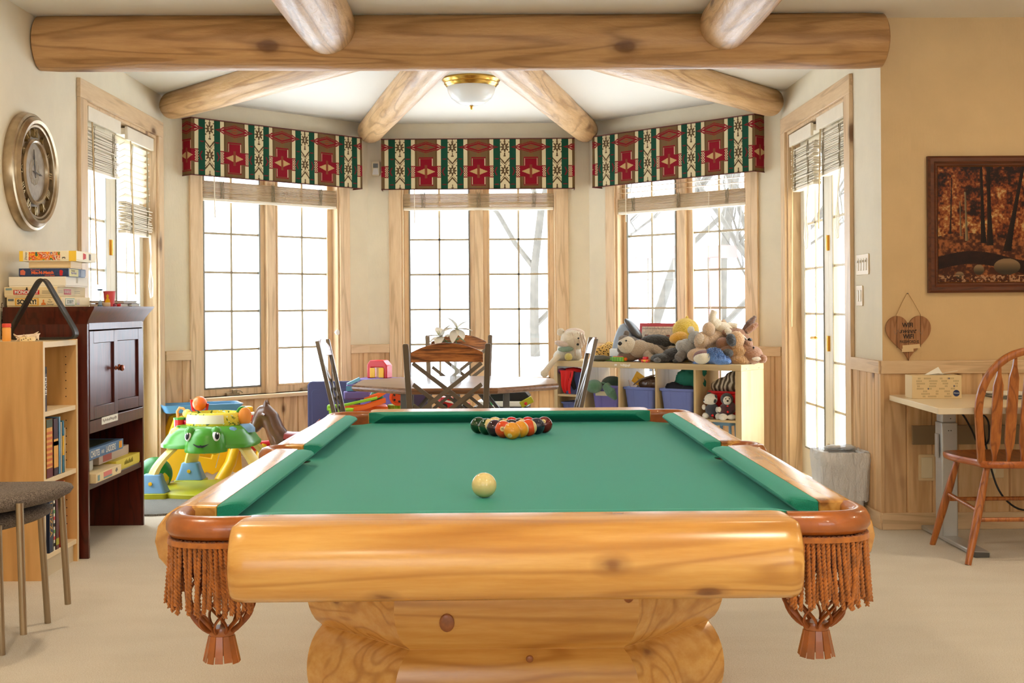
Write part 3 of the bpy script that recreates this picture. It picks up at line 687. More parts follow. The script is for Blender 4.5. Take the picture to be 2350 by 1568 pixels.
LW = ['above the left stools', 'above the pool table', 'above the desk chair', 'left of the camera', 'right of the camera', 'far right beside the camera', 'behind the camera', 'behind the camera on the right']
for i, (x, y) in enumerate(LAMPS):
    r = thing('recessed_downlight', 'recessed downlight in the main room ceiling, ' + LW[i], 'ceiling light', (x, y, CEIL), group='recessed downlights over the main room')
    MB().lathe([(.075, 0), (.095, 0), (.095, -.006), (.075, -.004)], 24).build('trim_ring', WHITE, r)
    MB().lathe([(.001, -.001), (.074, -.001), (.074, -.003), (.001, -.003)], 24).build('bulb', EM, r)
    l = bpy.data.lights.new('downlight', 'AREA'); l.shape = 'DISK'; l.size = .16; l.energy = LAMP_W; l.color = WARM
    o = bpy.data.objects.new('downlight', l); COL.objects.link(o); o.parent = r; o.location = (0, 0, -.012)

# ------------------------------------------------------------------ clock on the left wall
r = thing('wall_clock', 'round antique bronze wall clock with raised Roman numerals on the left wall', 'clock', (XL, 6.31, 1.905))
TX = Matrix.Rotation(R(90), 4, 'Y')
CB = mat('antique_bronze', (176, 156, 126), .3, .85, var=.25, vscale=14)
MB(TX).lathe([(.05, 0), (.30, 0), (.303, .02), (.296, .045), (.283, .05), (.281, .046), (.279, .06), (.262, .075), (.246, .07), (.242, .055), (.238, .062), (.228, .06), (.224, .03), (.05, .03)], 64).build('outer_rim', CB, r, smooth=30)
MB(TX).lathe([(.001, .034), (.226, .034), (.226, .030), (.001, .030)], 48).build('backplate', mat('taupe_clock_ground', (150, 134, 112), .6, var=.15), r)
MB(TX).lathe([(.148, .03), (.164, .034), (.168, .052), (.158, .062), (.150, .056), (.146, .036)], 48).build('inner_ring', CB, r)
MB(TX).lathe([(.001, .042), (.148, .042), (.148, .036), (.001, .036)], 48).build('dial', mat('grey_brown_dial', (150, 136, 116), .5, var=.2, vscale=30), r)
for k, s in enumerate(['XII', 'I', 'II', 'III', 'IIII', 'V', 'VI', 'VII', 'VIII', 'IX', 'X', 'XI']):
    a = R(-30 * k); T = face((.0, 0, 0), '+x') @ Matrix.Rotation(a, 4, 'Z') @ Matrix.Translation((0, .196, .04))
    text(s, .06, mat('bright_bronze', (196, 170, 120), .22, .9), r, T, 'numeral', bold=.001, sx=.8, extr=.012)
b = MB(TX)
for ang_, L_ in ((12, .12), (95, .09)):
    a = R(ang_); pass
def hand(deg, L, w):
    a = R(deg); d = V((0, math.sin(a), math.cos(a))); n = V((0, math.cos(a), -math.sin(a))); q = MB()
    pts = [-d * .03, -d * .02 + n * w, d * L * .55 + n * w * .6, d * L * .65 + n * w * 1.6, d * L, d * L * .65 - n * w * 1.6, d * L * .55 - n * w * .6, -d * .02 - n * w]
    q.rings([[tuple(p + V((.046, 0, 0))) for p in pts], [tuple(p + V((.049, 0, 0))) for p in pts]]); return q
hand(-8, .115, .004).build('hour_hand', mat('dark_bronze', (70, 60, 50), .4, .6), r); hand(96, .10, .003).build('minute_hand', mat('dark_bronze', (70, 60, 50), .4, .6), r)
SCROLL = mat('pale_dial_scroll', (178, 166, 146), .6); q = MB()
for k in range(12):
    a = R(30 * k); c = V((.043, math.sin(a) * .052, math.cos(a) * .052)); q.tube([tuple(c + V((0, math.cos(t) * .013, math.sin(t) * .016))) for t in [2 * math.pi * j / 14 for j in range(14)]], .0016, 4, closed=True)
q.build('dial_scrollwork', SCROLL, r)

# ------------------------------------------------------------------ picture, heart sign, plates
def painting():
    r = thing('framed_picture', 'framed autumn forest picture in a dark wooden frame on the tan wall', 'picture', (2.282, YT, 1.26))
    Wd, H, fw = 1.0, .728, .055; FR = wood('walnut_frame', (104, 52, 26), (84, 38, 18), (54, 22, 10), 'x', 1.2, rough=.35, coat=.3, bump=.1)
    b = MB()
    prof = [(0, 0), (0, -.022), (.012, -.032), (.03, -.03), (.042, -.02), (.05, -.018), (.055, -.012), (.055, 0)]
    cor = [(0, 0, 1, 1), (Wd, 0, -1, 1), (Wd, H, -1, -1), (0, H, 1, -1)]
    b.rings([[(cx + sx * u, y, cz + sz * u) for u, y in prof] for cx, cz, sx, sz in cor], closed=True); b.build('frame', FR, r, smooth=20)
    nx, ny = 440, 300; C = np.zeros((ny, nx, 3)); yy, xx = np.mgrid[0:ny, 0:nx]; xx = xx / nx * (Wd - 2 * fw) / .89; v = yy / ny      # v: 0 top .. 1 bottom
    xx = np.mgrid[0:ny, 0:nx][1] / nx * 1.9
    f1 = fbm(ny, nx, 40, 1); f2 = fbm(ny, nx, 12, 2, 5); f3 = fbm(ny, nx, 5, 3, 3)
    def mixc(a, b_, t): t = np.clip(t, 0, 1)[..., None]; return np.array(a) * (1 - t) + np.array(b_) * t
    F = (.3 * f1 + .4 * f2 + .3 * f3 - .5) * 3.6 + .42 + .32 * np.exp(-((v - .50) / .10) ** 2)
    C = mixc((44, 20, 12), (150, 66, 26), F * 2); C = np.where((F > .5)[..., None], mixc((150, 66, 26), (206, 128, 62), (F - .5) * 2.6), C); C = np.where((F > .88)[..., None], mixc((206, 128, 62), (240, 190, 116), (F - .88) * 4), C)
    gr = v > .60 - .03 * np.sin(xx * 5); g = mixc((84, 40, 20), (186, 106, 54), (fbm(ny, nx, 8, 7, 4) - .5) * 3.4 + .4 + (.7 - v) * 1.2); C = np.where(gr[..., None], g, C)
    cb = np.abs(v - .83 + .05 * np.sin(xx * 4)) < .055; C = np.where(cb[..., None], mixc((34, 16, 10), (58, 28, 16), f2), C)
    def trunk(x0, x1, w0, w1, vb, col, vt=0):
        t = np.clip((v - vt) / (vb - vt), 0, 1); c = x1 + (x0 - x1) * t; w = w1 + (w0 - w1) * t ** 3
        m_ = (np.abs(xx - c) < w) & (v < vb) & (v > vt); return np.where(m_[..., None], mixc(col, tuple(k * .55 for k in col), (xx - c) / w * .5 + .5), C)
    for a in ((.335, .32, .018, .010, .64, (190, 160, 110), .22), (.27, .26, .012, .007, .60, (176, 140, 96), .30)): C = trunk(*a)
    for a in ((.525, .50, .034, .016, .66, (44, 24, 14), 0), (.60, .58, .040, .020, .68, (50, 28, 16), 0), (.79, .98, .05, .02, .73, (48, 28, 18), 0), (.15, .17, .012, .006, .58, (50, 26, 14), .1), (1.2, 1.16, .03, .02, .66, (60, 30, 16), 0), (1.5, 1.55, .04, .02, .68, (50, 28, 18), 0), (1.72, 1.7, .02, .01, .62, (80, 40, 20), 0)): C = trunk(*a)
    for bx, by, rx, ry in ((.47, .885, .06, .045), (.79, .86, .15, .07), (.25, .93, .05, .03), (1.3, .88, .12, .06), (1.65, .92, .08, .04)):
        d = ((xx - bx) / rx) ** 2 + ((v - by) / ry) ** 2; C = np.where((d < 1)[..., None], mixc((168, 132, 92), (74, 60, 42), (v - by) / ry * .9 + .5), C)
    C = np.where(((v > .93) & (f3 > .55))[..., None], (206, 150, 104), C)
    pts = np.zeros((ny + 1, nx + 1, 3)); pts[:, :, 0] = np.linspace(fw - .004, Wd - fw + .004, nx + 1); pts[:, :, 2] = np.linspace(fw - .004, H - fw + .004, ny + 1)[:, None]; pts[:, :, 1] = -.010
    pattern_grid('print', pts, np.clip(C[::-1] * .80, 0, 255), vcol('printed_canvas', .45, .1), r)
    MB().tube([(fw, -.014, fw), (Wd - fw, -.014, fw), (Wd - fw, -.014, H - fw), (fw, -.014, H - fw)], .0015, 4, closed=True).build('gilt_line', mat('old_gilt', (150, 96, 40), .4, .5), r)
painting()

r = thing('heart_sign', 'heart-shaped wooden plank sign about the wifi hanging on the tan wall', 'sign', (2.175, YT, 1.022))
hp = []
for k in range(60):
    t = 2 * math.pi * k / 60; x = 16 * math.sin(t) ** 3; z = 13 * math.cos(t) - 5 * math.cos(2 * t) - 2 * math.cos(3 * t) - math.cos(4 * t); hp.append((x / 16 * .121, z / 16 * .133 + .0175))
SGN = wood('sign_plank', (176, 126, 84), (160, 110, 70), (136, 88, 52), 'z', 2.0, rough=.6, bump=.1)
MB().prism(hp, 'y', -.016, -.004).build('board', SGN, r, bevel=.002, smooth=30)
q = MB()
for x, z0, z1 in ((-.062, -.055, .118), (0.0, -.125, .055), (.064, -.05, .122)): q.box((x - .001, -.0166, z0), (x + .001, -.0158, z1))
q.build('plank_joints', mat('dark_joint', (60, 34, 18), .8), r, smooth=0)
text('WIFI', .034, INK, r, face((-.004, -.0163, .066), '-y'), bold=.0008, sx=.85)
text('sweet', .036, INK, r, face((-.006, -.0163, .036), '-y'), shear=.5, bold=.0003)
text('WIFI', .034, INK, r, face((0, -.0163, .006), '-y'), bold=.0008, sx=.85)
text('PASSWORD IS', .021, INK, r, face((.004, -.0163, -.022), '-y'), sx=.78, bold=.0003)
for sgn in (-1, 1):
    MB().tube([(sgn * (.05 + .028 * t), -.0165, .03 + .012 * math.sin(t * 7)) for t in [k / 16 for k in range(17)]], .0007, 4).build('scroll_line', GREYINK, r)
q = MB(); q.cbox((.014, -.0175, -.048), (.092, .002, .022), (0, R(-4), 0)).cbox((-.006, -.019, -.066), (.062, .002, .018), (0, R(-2), 0)); q.build('masking_tape', mat('cream_tape', (222, 190, 142), .7), r)
MB().tube([(-.065, -.012, .118), (-.03, -.008, .19), (-.004, -.004, .236), (.004, -.004, .236), (.03, -.008, .19), (.066, -.012, .122)], .0012, 5).build('hanging_string', mat('jute', (150, 112, 66), .9), r)
nl = MB().tube([(0, 0, 0), (0, -.012, 0)], .003, 8); nl.build('nail', STEEL, r, loc=(0, 0, .236))

IV = mat('almond_plate', (222, 196, 152), .4)
def plate(name, label, loc, d, w, h, kind):
    rz = {'-x': R(-90), '-y': 0, '+x': R(90)}[d]
    r = thing(name, label, 'switch' if 'switch' in name else 'outlet', loc, rz)
    MB().prism(rrect(w, h, .006), 'y', -.007, 0).build('cover_plate', IV if kind != 'w' else WHITE, r, bevel=.0015)
    if kind == 's4':
        for k in range(4): MB().box((-.075 + .05 * k - .008, -.009, -.034), (-.075 + .05 * k + .008, -.007, .034)).build('slot', CREAM, r, bevel=.001); MB().box((-.075 + .05 * k - .004, -.016, .012), (-.075 + .05 * k + .006, -.009, .024)).build('slider', WHITE, r, bevel=.001)
    if kind == 's2':
        for k in (-.022, .022): MB().box((k - .015, -.010, -.032), (k + .015, -.007, .032)).build('rocker', CREAM, r, bevel=.002)
    if kind == 'blank':
        MB().box((-.03, -.011, -.055), (.03, -.007, .055)).build('hatch', CREAM, r, bevel=.002)
        for z in (-.068, .068): MB().lathe([(.001, -.0085), (.004, -.0085), (.004, -.006)], 10, T=Matrix.Rotation(R(90), 4, 'X') @ Matrix.Translation((0, z, .0))).build('screw', BRASS, r)
    if kind in ('o', 'w'):
        for z in (-.02, .02): MB().prism(rrect(.03, .03, .01), 'y', -.0085, -.007, T=Matrix.Translation((0, 0, z))).build('socket', CREAM, r)
    return r
plate('dimmer_switch_plate', 'wide almond four-gang dimmer plate on the white wall by the right door', (XR, 6.895, 1.425), '-x', .235, .115, 's4')
plate('light_switch_plate', 'smaller almond two-gang switch plate below the dimmer plate', (XR, 6.955, 1.25), '-x', .12, .115, 's2')
plate('floor_outlet_box', 'almond cover plate low on the pine boards left of the desk leg', (2.266, YT - .014, .33), '-y', .088, .14, 'blank')
plate('wall_outlet', 'almond outlet low on the boards behind the wooden desk chair', (2.62, YT - .014, .33), '-y', .115, .115, 'o')
p1 = wp(PA, ANG_L, .88, -.014, .33)
r = thing('wall_outlet', 'white outlet on the boards beside the wooden horse', 'outlet', wp(PA, ANG_L, .93, -.014, .33), ANG_L)
MB().prism(rrect(.08, .12, .006), 'y', -.007, 0).build('cover_plate', WHITE, r, bevel=.0015)
for z in (-.025, .025): MB().prism(rrect(.034, .034, .012), 'y', -.009, -.007, T=Matrix.Translation((0, 0, z))).build('socket', CREAM, r)
r = thing('wall_sensor', 'small cream motion sensor on the wall between left and centre valances', 'sensor', wp(PB, ANG_C, .07, 0, 2.355), ANG_C)
MB().prism(rrect(.068, .12, .01), 'y', -.03, 0).build('housing', CREAM, r, bevel=.004)
MB().prism([(-.018, .0), (.018, 0), (.026, -.05), (-.026, -.05)], 'y', -.034, -.03).build('lens', WHITE, r)
MB().box((-.02, -.032, .006), (.02, -.03, .042)).build('window', mat('dark_lens', (90, 92, 90), .3), r)
hk = thing('round_wall_hook', 'small round white knob on the left window jamb', 'hook', wp(PA, ANG_L, 1.575, .03, 1.005), ANG_L)
MB(Matrix.Rotation(R(90), 4, 'X')).lathe([(.001, 0), (.008, 0), (.008, .02), (.021, .024), (.022, .034), (.016, .04), (.001, .041)], 20).build('knob', WHITE, hk)
r = thing('wall_lettering', 'small dark script lettering on the left wall above the bookcase', 'lettering', (XL, 5.995, 1.175))
for s, y, z in (('s', -.01, .055), ('a', .0, -.01), ('ts', .0, -.08)): text(s, .055, mat('brown_ink', (110, 84, 60), .7), r, face((.001, y, z), '+x'), shear=.4)
# ------------------------------------------------------------------ pool table (origin on the floor under its centre)
CX, CY = .035, 3.55
pt = thing('pool_table', 'log-sided pine pool table with green cloth and fringed leather pockets', 'pool table', (CX, CY, 0))
HWd, HL, ZC, ZR = .559, 1.118, .76, .803          # half width and length between noses, cloth and rail heights
BK = .05
# playing surface with pocket notches
def bedpoly():
    a, b = HWd + BK, HL + BK; c = .085; P = []
    P += [(a, -b + c), (a, -.052)] + [(a - .028 * math.cos(R(t)) + .0, .045 * math.sin(R(t))) for t in range(-80, 81, 20)] + [(a, .052), (a, b - c)]
    P += [(a - c * .62, b - c * .62), (a - c, b), (-a + c, b), (-a + c * .62, b - c * .62)]
    P += [(-a, b - c), (-a, .052)] + [(-a + .028 * math.cos(R(t)), -.045 * math.sin(R(t))) for t in range(-80, 81, 20)] + [(-a, -.052), (-a, -b + c), (-a + c * .62, -b + c * .62), (-a + c, -b), (a - c, -b), (a - c * .62, -b + c * .62)]
    return P
MB().prism(bedpoly(), 'z', ZC - .004, ZC).build('playing_cloth', FELT, pt, smooth=20)
MB().prism(bedpoly(), 'z', ZC - .05, ZC - .0045).build('slate', mat('dark_slate', (60, 60, 62), .7), pt, smooth=20)

def cushion(L, ka, kb):
    """cushion along local x from -L/2 to L/2 (its back edge), nose towards +y"""
    prof = [(0, ZR - .001), (.018, ZR + .001), (.042, ZR - .002), (.050, ZR - .008), (.0495, ZR - .013), (.040, ZR - .020), (.014, ZC + .001), (0, ZC + .001)]
    rs = []
    for t in [0, .01, .02] + [k / 14 for k in range(1, 14)] + [.98, .99, 1]:
        ring = []
        for y, z in prof:
            x0, x1 = -L / 2 + y * ka, L / 2 - y * kb; e = min(t, 1 - t); q = 1 if e > .015 else .93 + .07 * e / .015
            ring.append((x0 + (x1 - x0) * t, y * q, ZC + (z - ZC) * (q if z > ZC + .01 else 1)))
        rs.append(ring)
    return MB().rings(rs)
TS = 1.28
half = 1.0
seg_c = [(-(HWd + BK), -.5725, -90, half, TS, .35), (-(HWd + BK), .5725, -90, half, .35, TS), ((HWd + BK), -.5725, 90, half, .35, TS), ((HWd + BK), .5725, 90, half, TS, .35)]
# side cushions: back line x = +-(HWd+BK)
for sx in (-1, 1):
    for sy in (-1, 1):
        rz = R(-90) if sx < 0 else R(90)
        # local +y must point to the table centre; local x runs along world -y (left) or +y (right)
        near_corner_first = (sx < 0 and sy > 0) or (sx > 0 and sy < 0)
        b = cushion(half, TS if near_corner_first else .35, .35 if near_corner_first else TS)
        b.build('cushion', FELT, pt, loc=(sx * (HWd + BK), sy * (.052 + half / 2), 0), rz=rz, smooth=50)
for sy, rz in ((-1, 0), (1, R(180))):
    cushion(1.075, TS, TS).build('cushion', FELT, pt, loc=(0, sy * (HL + BK), 0), rz=rz, smooth=50)

def rail(L, m, name='rail', hx=None):
    """log rail along local x, inner top edge at y=0, bulging to -y"""
    prof = [(0.0, ZR), (-.115, ZR + .001), (-.128, ZR - .003), (-.146, ZR - .016), (-.163, ZR - .040), (-.171, ZR - .070), (-.166, ZR - .10), (-.150, ZR - .125), (-.120, ZR - .141), (-.06, ZR - .146), (.0, ZR - .146)]
    rs = []; ends = .032; N = 30
    ts = [0, .004, .010, .018, .026, .034] + [.034 + (L - .068) * k / N for k in range(1, N)] + [L - .034, L - .026, L - .018, L - .010, L - .004, L]
    rnd = random.Random(int(L * 100)); ph = rnd.uniform(0, 6)
    for s in ts:
        e = min(s, L - s); q = 1 if e > ends else math.sqrt(max(0, 1 - (1 - e / ends) ** 2)); k = .80 + .20 * q; ring = []
        for i, (y, z) in enumerate(prof):
            zc, yc = ZR - .073, -.08; w = 1 + .012 * math.sin(s * 5 + ph + i * .4) * (1 if 1 < i < 9 else 0)
            yy = yc + (y - yc) * (k if y < yc else 1) * w; zz = zc + (z - zc) * (.93 + .07 * q)
            ring.append((s - L / 2, yy, zz))
        rs.append(ring)
    b = MB().rings(rs); return b
r_ = rail(1.045, RAILW); r_.build('rail', RAILW, pt, loc=(-.008, -HL - BK, 0), smooth=50)
rail(1.08, RAILW).build('rail', RAILW, pt, loc=(0, HL + BK, 0), rz=R(180), smooth=50)
def side_rail(L):
    b = MB(); prof = [(0.0, ZR), (-.058, ZR + .001), (-.078, ZR - .004), (-.098, ZR - .018), (-.116, ZR - .042), (-.122, ZR - .072), (-.114, ZR - .105), (-.092, ZR - .130), (-.05, ZR - .143), (.0, ZR - .146)]
    rs = []; N = 24; ts = [0, .004, .012] + [.012 + (L - .024) * k / N for k in range(1, N)] + [L - .012, L - .004, L]
    for s in ts:
        e = min(s, L - s); k = .94 + .06 * min(1, e / .012) ** .5; w = .006 * math.sin(s * 4.1 + L)
        rs.append([(s - L / 2, -.05 + (y + .05) * k + (w if y < -.06 else 0), ZR - .07 + (z - ZR + .07) * k) for y, z in prof])
    return b.rings(rs)
for sx in (-1, 1):
    for sy in (-1, 1):
        rz = R(-90) if sx < 0 else R(90)
        side_rail(half + .01).build('rail', RAILW, pt, loc=(sx * (HWd + BK), sy * (.052 + half / 2), 0), rz=rz, smooth=50)

# pockets
LEATH = mat('brown_leather', (160, 86, 28), .28, coat=.5, var=.25, vscale=22, bump=.15, bscale=60)
LEATHD = mat('net_leather', (150, 78, 26), .45, var=.25, vscale=40)
CORDM = mat('fringe_cord', (172, 100, 32), .75, var=.3, vscale=50, sheen=.2)
DARKH = mat('pocket_lining', (34, 22, 14), .8)
def smooth_path(P, n):
    P = [V(p) for p in P]; out = []
    for i in range(len(P) - 1):
        p0, p1, p2, p3 = P[max(i - 1, 0)], P[i], P[i + 1], P[min(i + 2, len(P) - 1)]
        for k in range(n):
            t = k / n; out.append(.5 * ((2 * p1) + (-p0 + p2) * t + (2 * p0 - 5 * p1 + 4 * p2 - p3) * t * t + (-p0 + 3 * p1 - 3 * p2 + p3) * t ** 3))
    out.append(P[-1]); return out
def sweep(path, prof, up=V((0, 0, 1)), inward=1):
    rs = []; n = len(path)
    for i, p in enumerate(path):
        t = (path[min(i + 1, n - 1)] - path[max(i - 1, 0)]); t.z = 0; t.normalize(); nrm = V((-t.y, t.x, 0)) * inward
        rs.append([tuple(p + nrm * a + up * b_) for a, b_ in prof])
    return rs
def pocket(name, loc, sx, sy, path2d, net_c, seed, side=False):
    """path2d in table coords for the +x,+y corner; mirrored by sx, sy"""
    pk = bpy.data.objects.new(name, None); COL.objects.link(pk); pk.parent = pt; pk.empty_display_size = .05
    S = lambda x, y: (x * sx, y * sy)
    P = smooth_path([(*S(x, y), ZR - .022) for x, y in path2d], 7)
    flip = 1 if sx * sy > 0 else -1
    hh = .0225
    prof = [(-.012, hh * .55), (-.004, hh * .95), (.008, hh), (.020, hh * .8), (.028, hh * .2), (.028, -hh * .4), (.020, -hh * .95), (.006, -hh), (-.010, -hh), (-.012, 0)]
    MB().rings(sweep(P, prof, inward=flip)).build('leather_rim', LEATH, pk, smooth=60)
    # lining dropping from the rim
    MB().rings(sweep(P, [(-.012, 0), (-.006, 0), (-.010, -.10), (-.016, -.10)], inward=flip)).build('lining', LEATHD, pk)
    # fringe of twisted cords
    rnd = random.Random(seed); b = MB(); tot = 0; D = [0]
    for i in range(1, len(P)): D.append(D[-1] + (P[i] - P[i - 1]).length)
    n = int(D[-1] / .0044) if not side else int(D[-1] / .011)
    for k in range(n):
        d = D[-1] * (k + .5) / n; i = max(j for j in range(len(D)) if D[j] <= d); i = min(i, len(P) - 2)
        p = P[i].lerp(P[i + 1], (d - D[i]) / max(1e-6, D[i + 1] - D[i])); t = (P[i + 1] - P[i]).normalized(); nm = V((-t.y, t.x, 0)) * flip
        top = p + nm * .020 + V((0, 0, -.026)); ln = .128 + rnd.uniform(-.010, .016); top = top - nm * (.007 * (k % 2)); lean = nm * rnd.uniform(-.004, .010) + t * rnd.uniform(-.012, .012)
        if rnd.random() < .06: lean += t * rnd.choice((-1, 1)) * .03
        st = 34
        for s in (0, 1):
            path = []
            for q in range(st + 1):
                u = q / st; c = top + lean * u ** 1.3 + V((0, 0, -ln * u)); a = u * ln / .0075 * math.pi + s * math.pi + k
                path.append(c + (t * math.cos(a) + nm * math.sin(a)) * (.0023 + .0012 * max(0, u - .93) / .07))
            b.tube(path, [.0029] * st + [.0014], 5)
    b.build('fringe', CORDM, pk, smooth=180)
    MB().rings(sweep(P, [(.016, -.026), (.025, -.026), (.026, -.036), (.015, -.036)], inward=flip)).build('fringe_band', CORDM, pk)
    # woven net basket
    cx, cy = S(*net_c); b = MB(); m_ = 9
    ztop, zk = ZR - .05, ZR - .238
    if side: zk = ZR - .18
    def rad(u): return .068 * (1 - u) ** .35 * (1 - .1 * u) * (1.0 if u < .5 else 1.0) + .0 if u < .0 else (.066 + .004 * math.sin(u * 3) if u < .55 else .068 * math.sqrt(max(0, 1 - ((u - .55) / .45) ** 2 * .86)))
    for k in range(m_):
        for s in (-1, 1):
            path = []
            for q in range(25):
                u = q / 24; a = 2 * math.pi * k / m_ + s * (math.pi / m_) * .95 * math.sin(math.pi * u * 2.5) ** 1; rr = max(.024, rad(u))
                path.append((cx + rr * math.cos(a), cy + rr * math.sin(a), ztop + (zk - ztop) * u))
            b.tube(path, .0048, 5, sq=.55)
    b.build('net', LEATHD, pk, smooth=60)
    b = MB(); b.lathe([(.024, 0), (.027, -.008), (.024, -.016), (.025, -.022)], 16, c=(cx, cy, zk + .006), sx=1, sy=.8)
    for k in range(12):
        a = 2 * math.pi * k / 12; c0 = V((cx + .024 * math.cos(a), cy + .019 * math.sin(a), zk - .01)); c1 = V((cx + .035 * math.cos(a), cy + .026 * math.sin(a), zk - .058 - rnd.uniform(0, .006)))
        tt = V((-math.sin(a), math.cos(a), 0)); b.rings([[tuple(c + tt * w * h + V((math.cos(a), math.sin(a), 0)) * e) for h, e in ((-1, -.001), (1, -.001), (1, .001), (-1, .001))] for c, w in ((c0, .0062), (c0.lerp(c1, .5), .0072), (c1, .0078))])
    b.build('tassel', LEATH, pk)
    return pk
a, bb = HWd + BK, HL + BK
corner = [(.525, bb + .145), (.60, bb + .150), (.665, bb + .138), (.705, bb + .095), (.722, bb + .03), (.715, bb - .035)]
corner_n = [(.515, bb + .008), (.59, bb + .012), (.642, bb - .004), (.664, bb - .045), (.664, bb - .115)]
pocket('corner_pocket', None, -1, -1, corner_n, (.590, bb - .065), 11)
pocket('corner_pocket', None, 1, -1, corner_n, (.590, bb - .065), 12)
cf = [(.53, bb + .012), (.59, bb + .016), (.642, bb), (.664, bb - .045), (.664, bb - .115)]
pocket('corner_pocket', None, -1, 1, cf, (.59, bb - .06), 13)
pocket('corner_pocket', None, 1, 1, cf, (.59, bb - .06), 14)
sp = [(a + .035, .058), (a + .075, .045), (a + .092, 0), (a + .075, -.045), (a + .035, -.058)]
for s in (-1, 1): pocket('side_pocket', None, s, -1 if s > 0 else 1, sp if True else sp, (a + .02, 0), 15 + s, side=True)

# pedestal of stacked mitred logs
b = MB()
def ringo(off, z):
    X0, Y0 = .50 + off, .60 + off; ch = .245; X1 = X0 - ch; Y1 = Y0 - ch
    return [(X0, -Y1, z), (X0, Y1, z), (X1, Y0, z), (-X1, Y0, z), (-X0, Y1, z), (-X0, -Y1, z), (-X1, -Y0, z), (X1, -Y0, z)]
zc0 = .560; rs = []
for zc in (.485, .279, .073):
    for k in range(13):
        u = -1 + 2 * k / 12; z = zc - .105 * u
        z = max(.0, zc + .1025 * -u)
        rs.append(ringo(.055 * math.sqrt(max(0, 1 - (u * .93) ** 2)) - .02, z))
rs = [ringo(-.02, .66), ringo(.02, .655), ringo(.02, .595)] + rs
b.rings(rs); ped = b.build('pedestal', RAILW, pt, smooth=30)
MB().box((-.42, -.6, 0), (.42, .6, .045)).build('base_plinth', RAILW, pt)
MB().box((-.52, -1.05, ZR - .146), (.52, 1.05, ZC - .051)).build('underframe', RAILW, pt)
KN = mat('dark_wood_knot', (150, 88, 42), .4, coat=.3, var=.3, vscale=60)
for x, z, w, h in ((-.165, .455, .018, .022), (.265, .52, .014, .022), (.03, .368, .009, .009)): MB().ball((x, -.60 - .036, z), (w, .0035, h), seg=14, rows=8).build('knot', KN, pt)

# ------------------------------------------------------------------ balls
IVORY = (238, 214, 150); RB = .028575
def ballmat(name, c, stripe):
    t = NT(name)
    if stripe:
        cd = t.n('ShaderNodeTexCoord'); sp_ = t.n('ShaderNodeSeparateXYZ'); t.l(cd.outputs['Object'], sp_.inputs[0]); ab = t.n('ShaderNodeMath', operation='ABSOLUTE'); t.l(sp_.outputs[2], ab.inputs[0])
        gt = t.n('ShaderNodeMath', operation='GREATER_THAN'); gt.inputs[1].default_value = RB * .52; t.l(ab.outputs[0], gt.inputs[0]); t.l(t.mix(gt.outputs[0], s2l(c), s2l(IVORY)), t.b.inputs['Base Color'])
    else: t.b.inputs['Base Color'].default_value = (*s2l(c), 1)
    t.b.inputs['Roughness'].default_value = .12; t.b.inputs['Coat Weight'].default_value = .5; return t.m
BC = {1: ((250, 168, 40), 'yellow'), 2: ((24, 34, 60), 'navy'), 3: ((206, 20, 22), 'red'), 4: ((52, 20, 40), 'dark purple'), 5: ((238, 84, 30), 'orange'), 6: ((14, 66, 36), 'green'), 7: ((110, 20, 20), 'maroon'), 8: ((20, 18, 20), 'black')}
SPOT = mat('number_spot', IVORY, .15)
apex = V((.038, 4.10, ZC + RB)); rows = [[1], [5, 9], [4, 8, 13], [14, 10, 12, 2], [6, 15, 11, 3, 7]]
SPD = {1: (-.25, -.75, -.45), 5: (-.1, -1, .15), 7: (-.15, -.9, .55)}
where = {1: 'at the front point of the rack', 5: 'with a 5, second row of the rack, left', 9: 'second row of the rack, right', 4: 'at the left of the third row of the rack', 8: 'in the middle of the rack, behind the front three', 13: 'at the right of the third row of the rack',
         14: 'at the left of the fourth row of the rack', 10: 'fourth row of the rack, second from left', 12: 'fourth row of the rack, third from left', 2: 'at the right of the fourth row of the rack', 6: 'at the back left corner of the rack', 15: 'in the back row of the rack, second from left',
         11: 'in the middle of the back row of the rack', 3: 'in the back row of the rack, second from right', 7: 'at the back right corner of the rack, number 7 showing'}
ROT = {9: (0, R(70), R(25)), 13: (R(20), R(80), R(30)), 14: (R(10), R(75), R(-30)), 10: (R(90), 0, 0), 12: (R(80), 0, R(40)), 15: (R(5), R(10), 0), 11: (0, R(85), R(15))}
for i, rw in enumerate(rows):
    for j, nb in enumerate(rw):
        p = apex + V(((j - i / 2) * .05725, i * .0496, 0)); c, cn = BC[(nb - 1) % 8 + 1 if nb < 9 else nb - 8]
        m_ = ballmat('ball_%s_%s' % (cn.replace(' ', '_'), 'stripe' if nb > 8 else 'solid'), c, nb > 8)
        root = thing('pool_ball', ('cream and %s striped pool ball ' if nb > 8 else '%s pool ball ') % cn + where[nb], 'pool ball', p, group='racked pool balls', rot=ROT.get(nb, (0, 0, 0)))
        MB().ball((0, 0, 0), RB, seg=40, rows=28).build('sphere', m_, root, smooth=180)
        d = V(SPD.get(nb, (.2, .9, .3))).normalized(); T = d.to_track_quat('Z', 'Y').to_matrix().to_4x4()
        MB(T).rings([[(RB * 1.003 * math.sin(a_) * math.cos(t), RB * 1.003 * math.sin(a_) * math.sin(t), RB * 1.003 * math.cos(a_)) for t in [2 * math.pi * k / 20 for k in range(20)]] for a_ in (.001, .15, .30)], cap=False).build('number_spot', SPOT, root, smooth=180)
        text(str(nb), .0105, INK, root, T @ Matrix.Rotation({1: 2.2, 5: 1.2, 7: -2.4}.get(nb, 0), 4, 'Z') @ Matrix.Translation((0, 0, RB)), 'numeral', bold=.0002, extr=0, wrap=RB * 1.008)
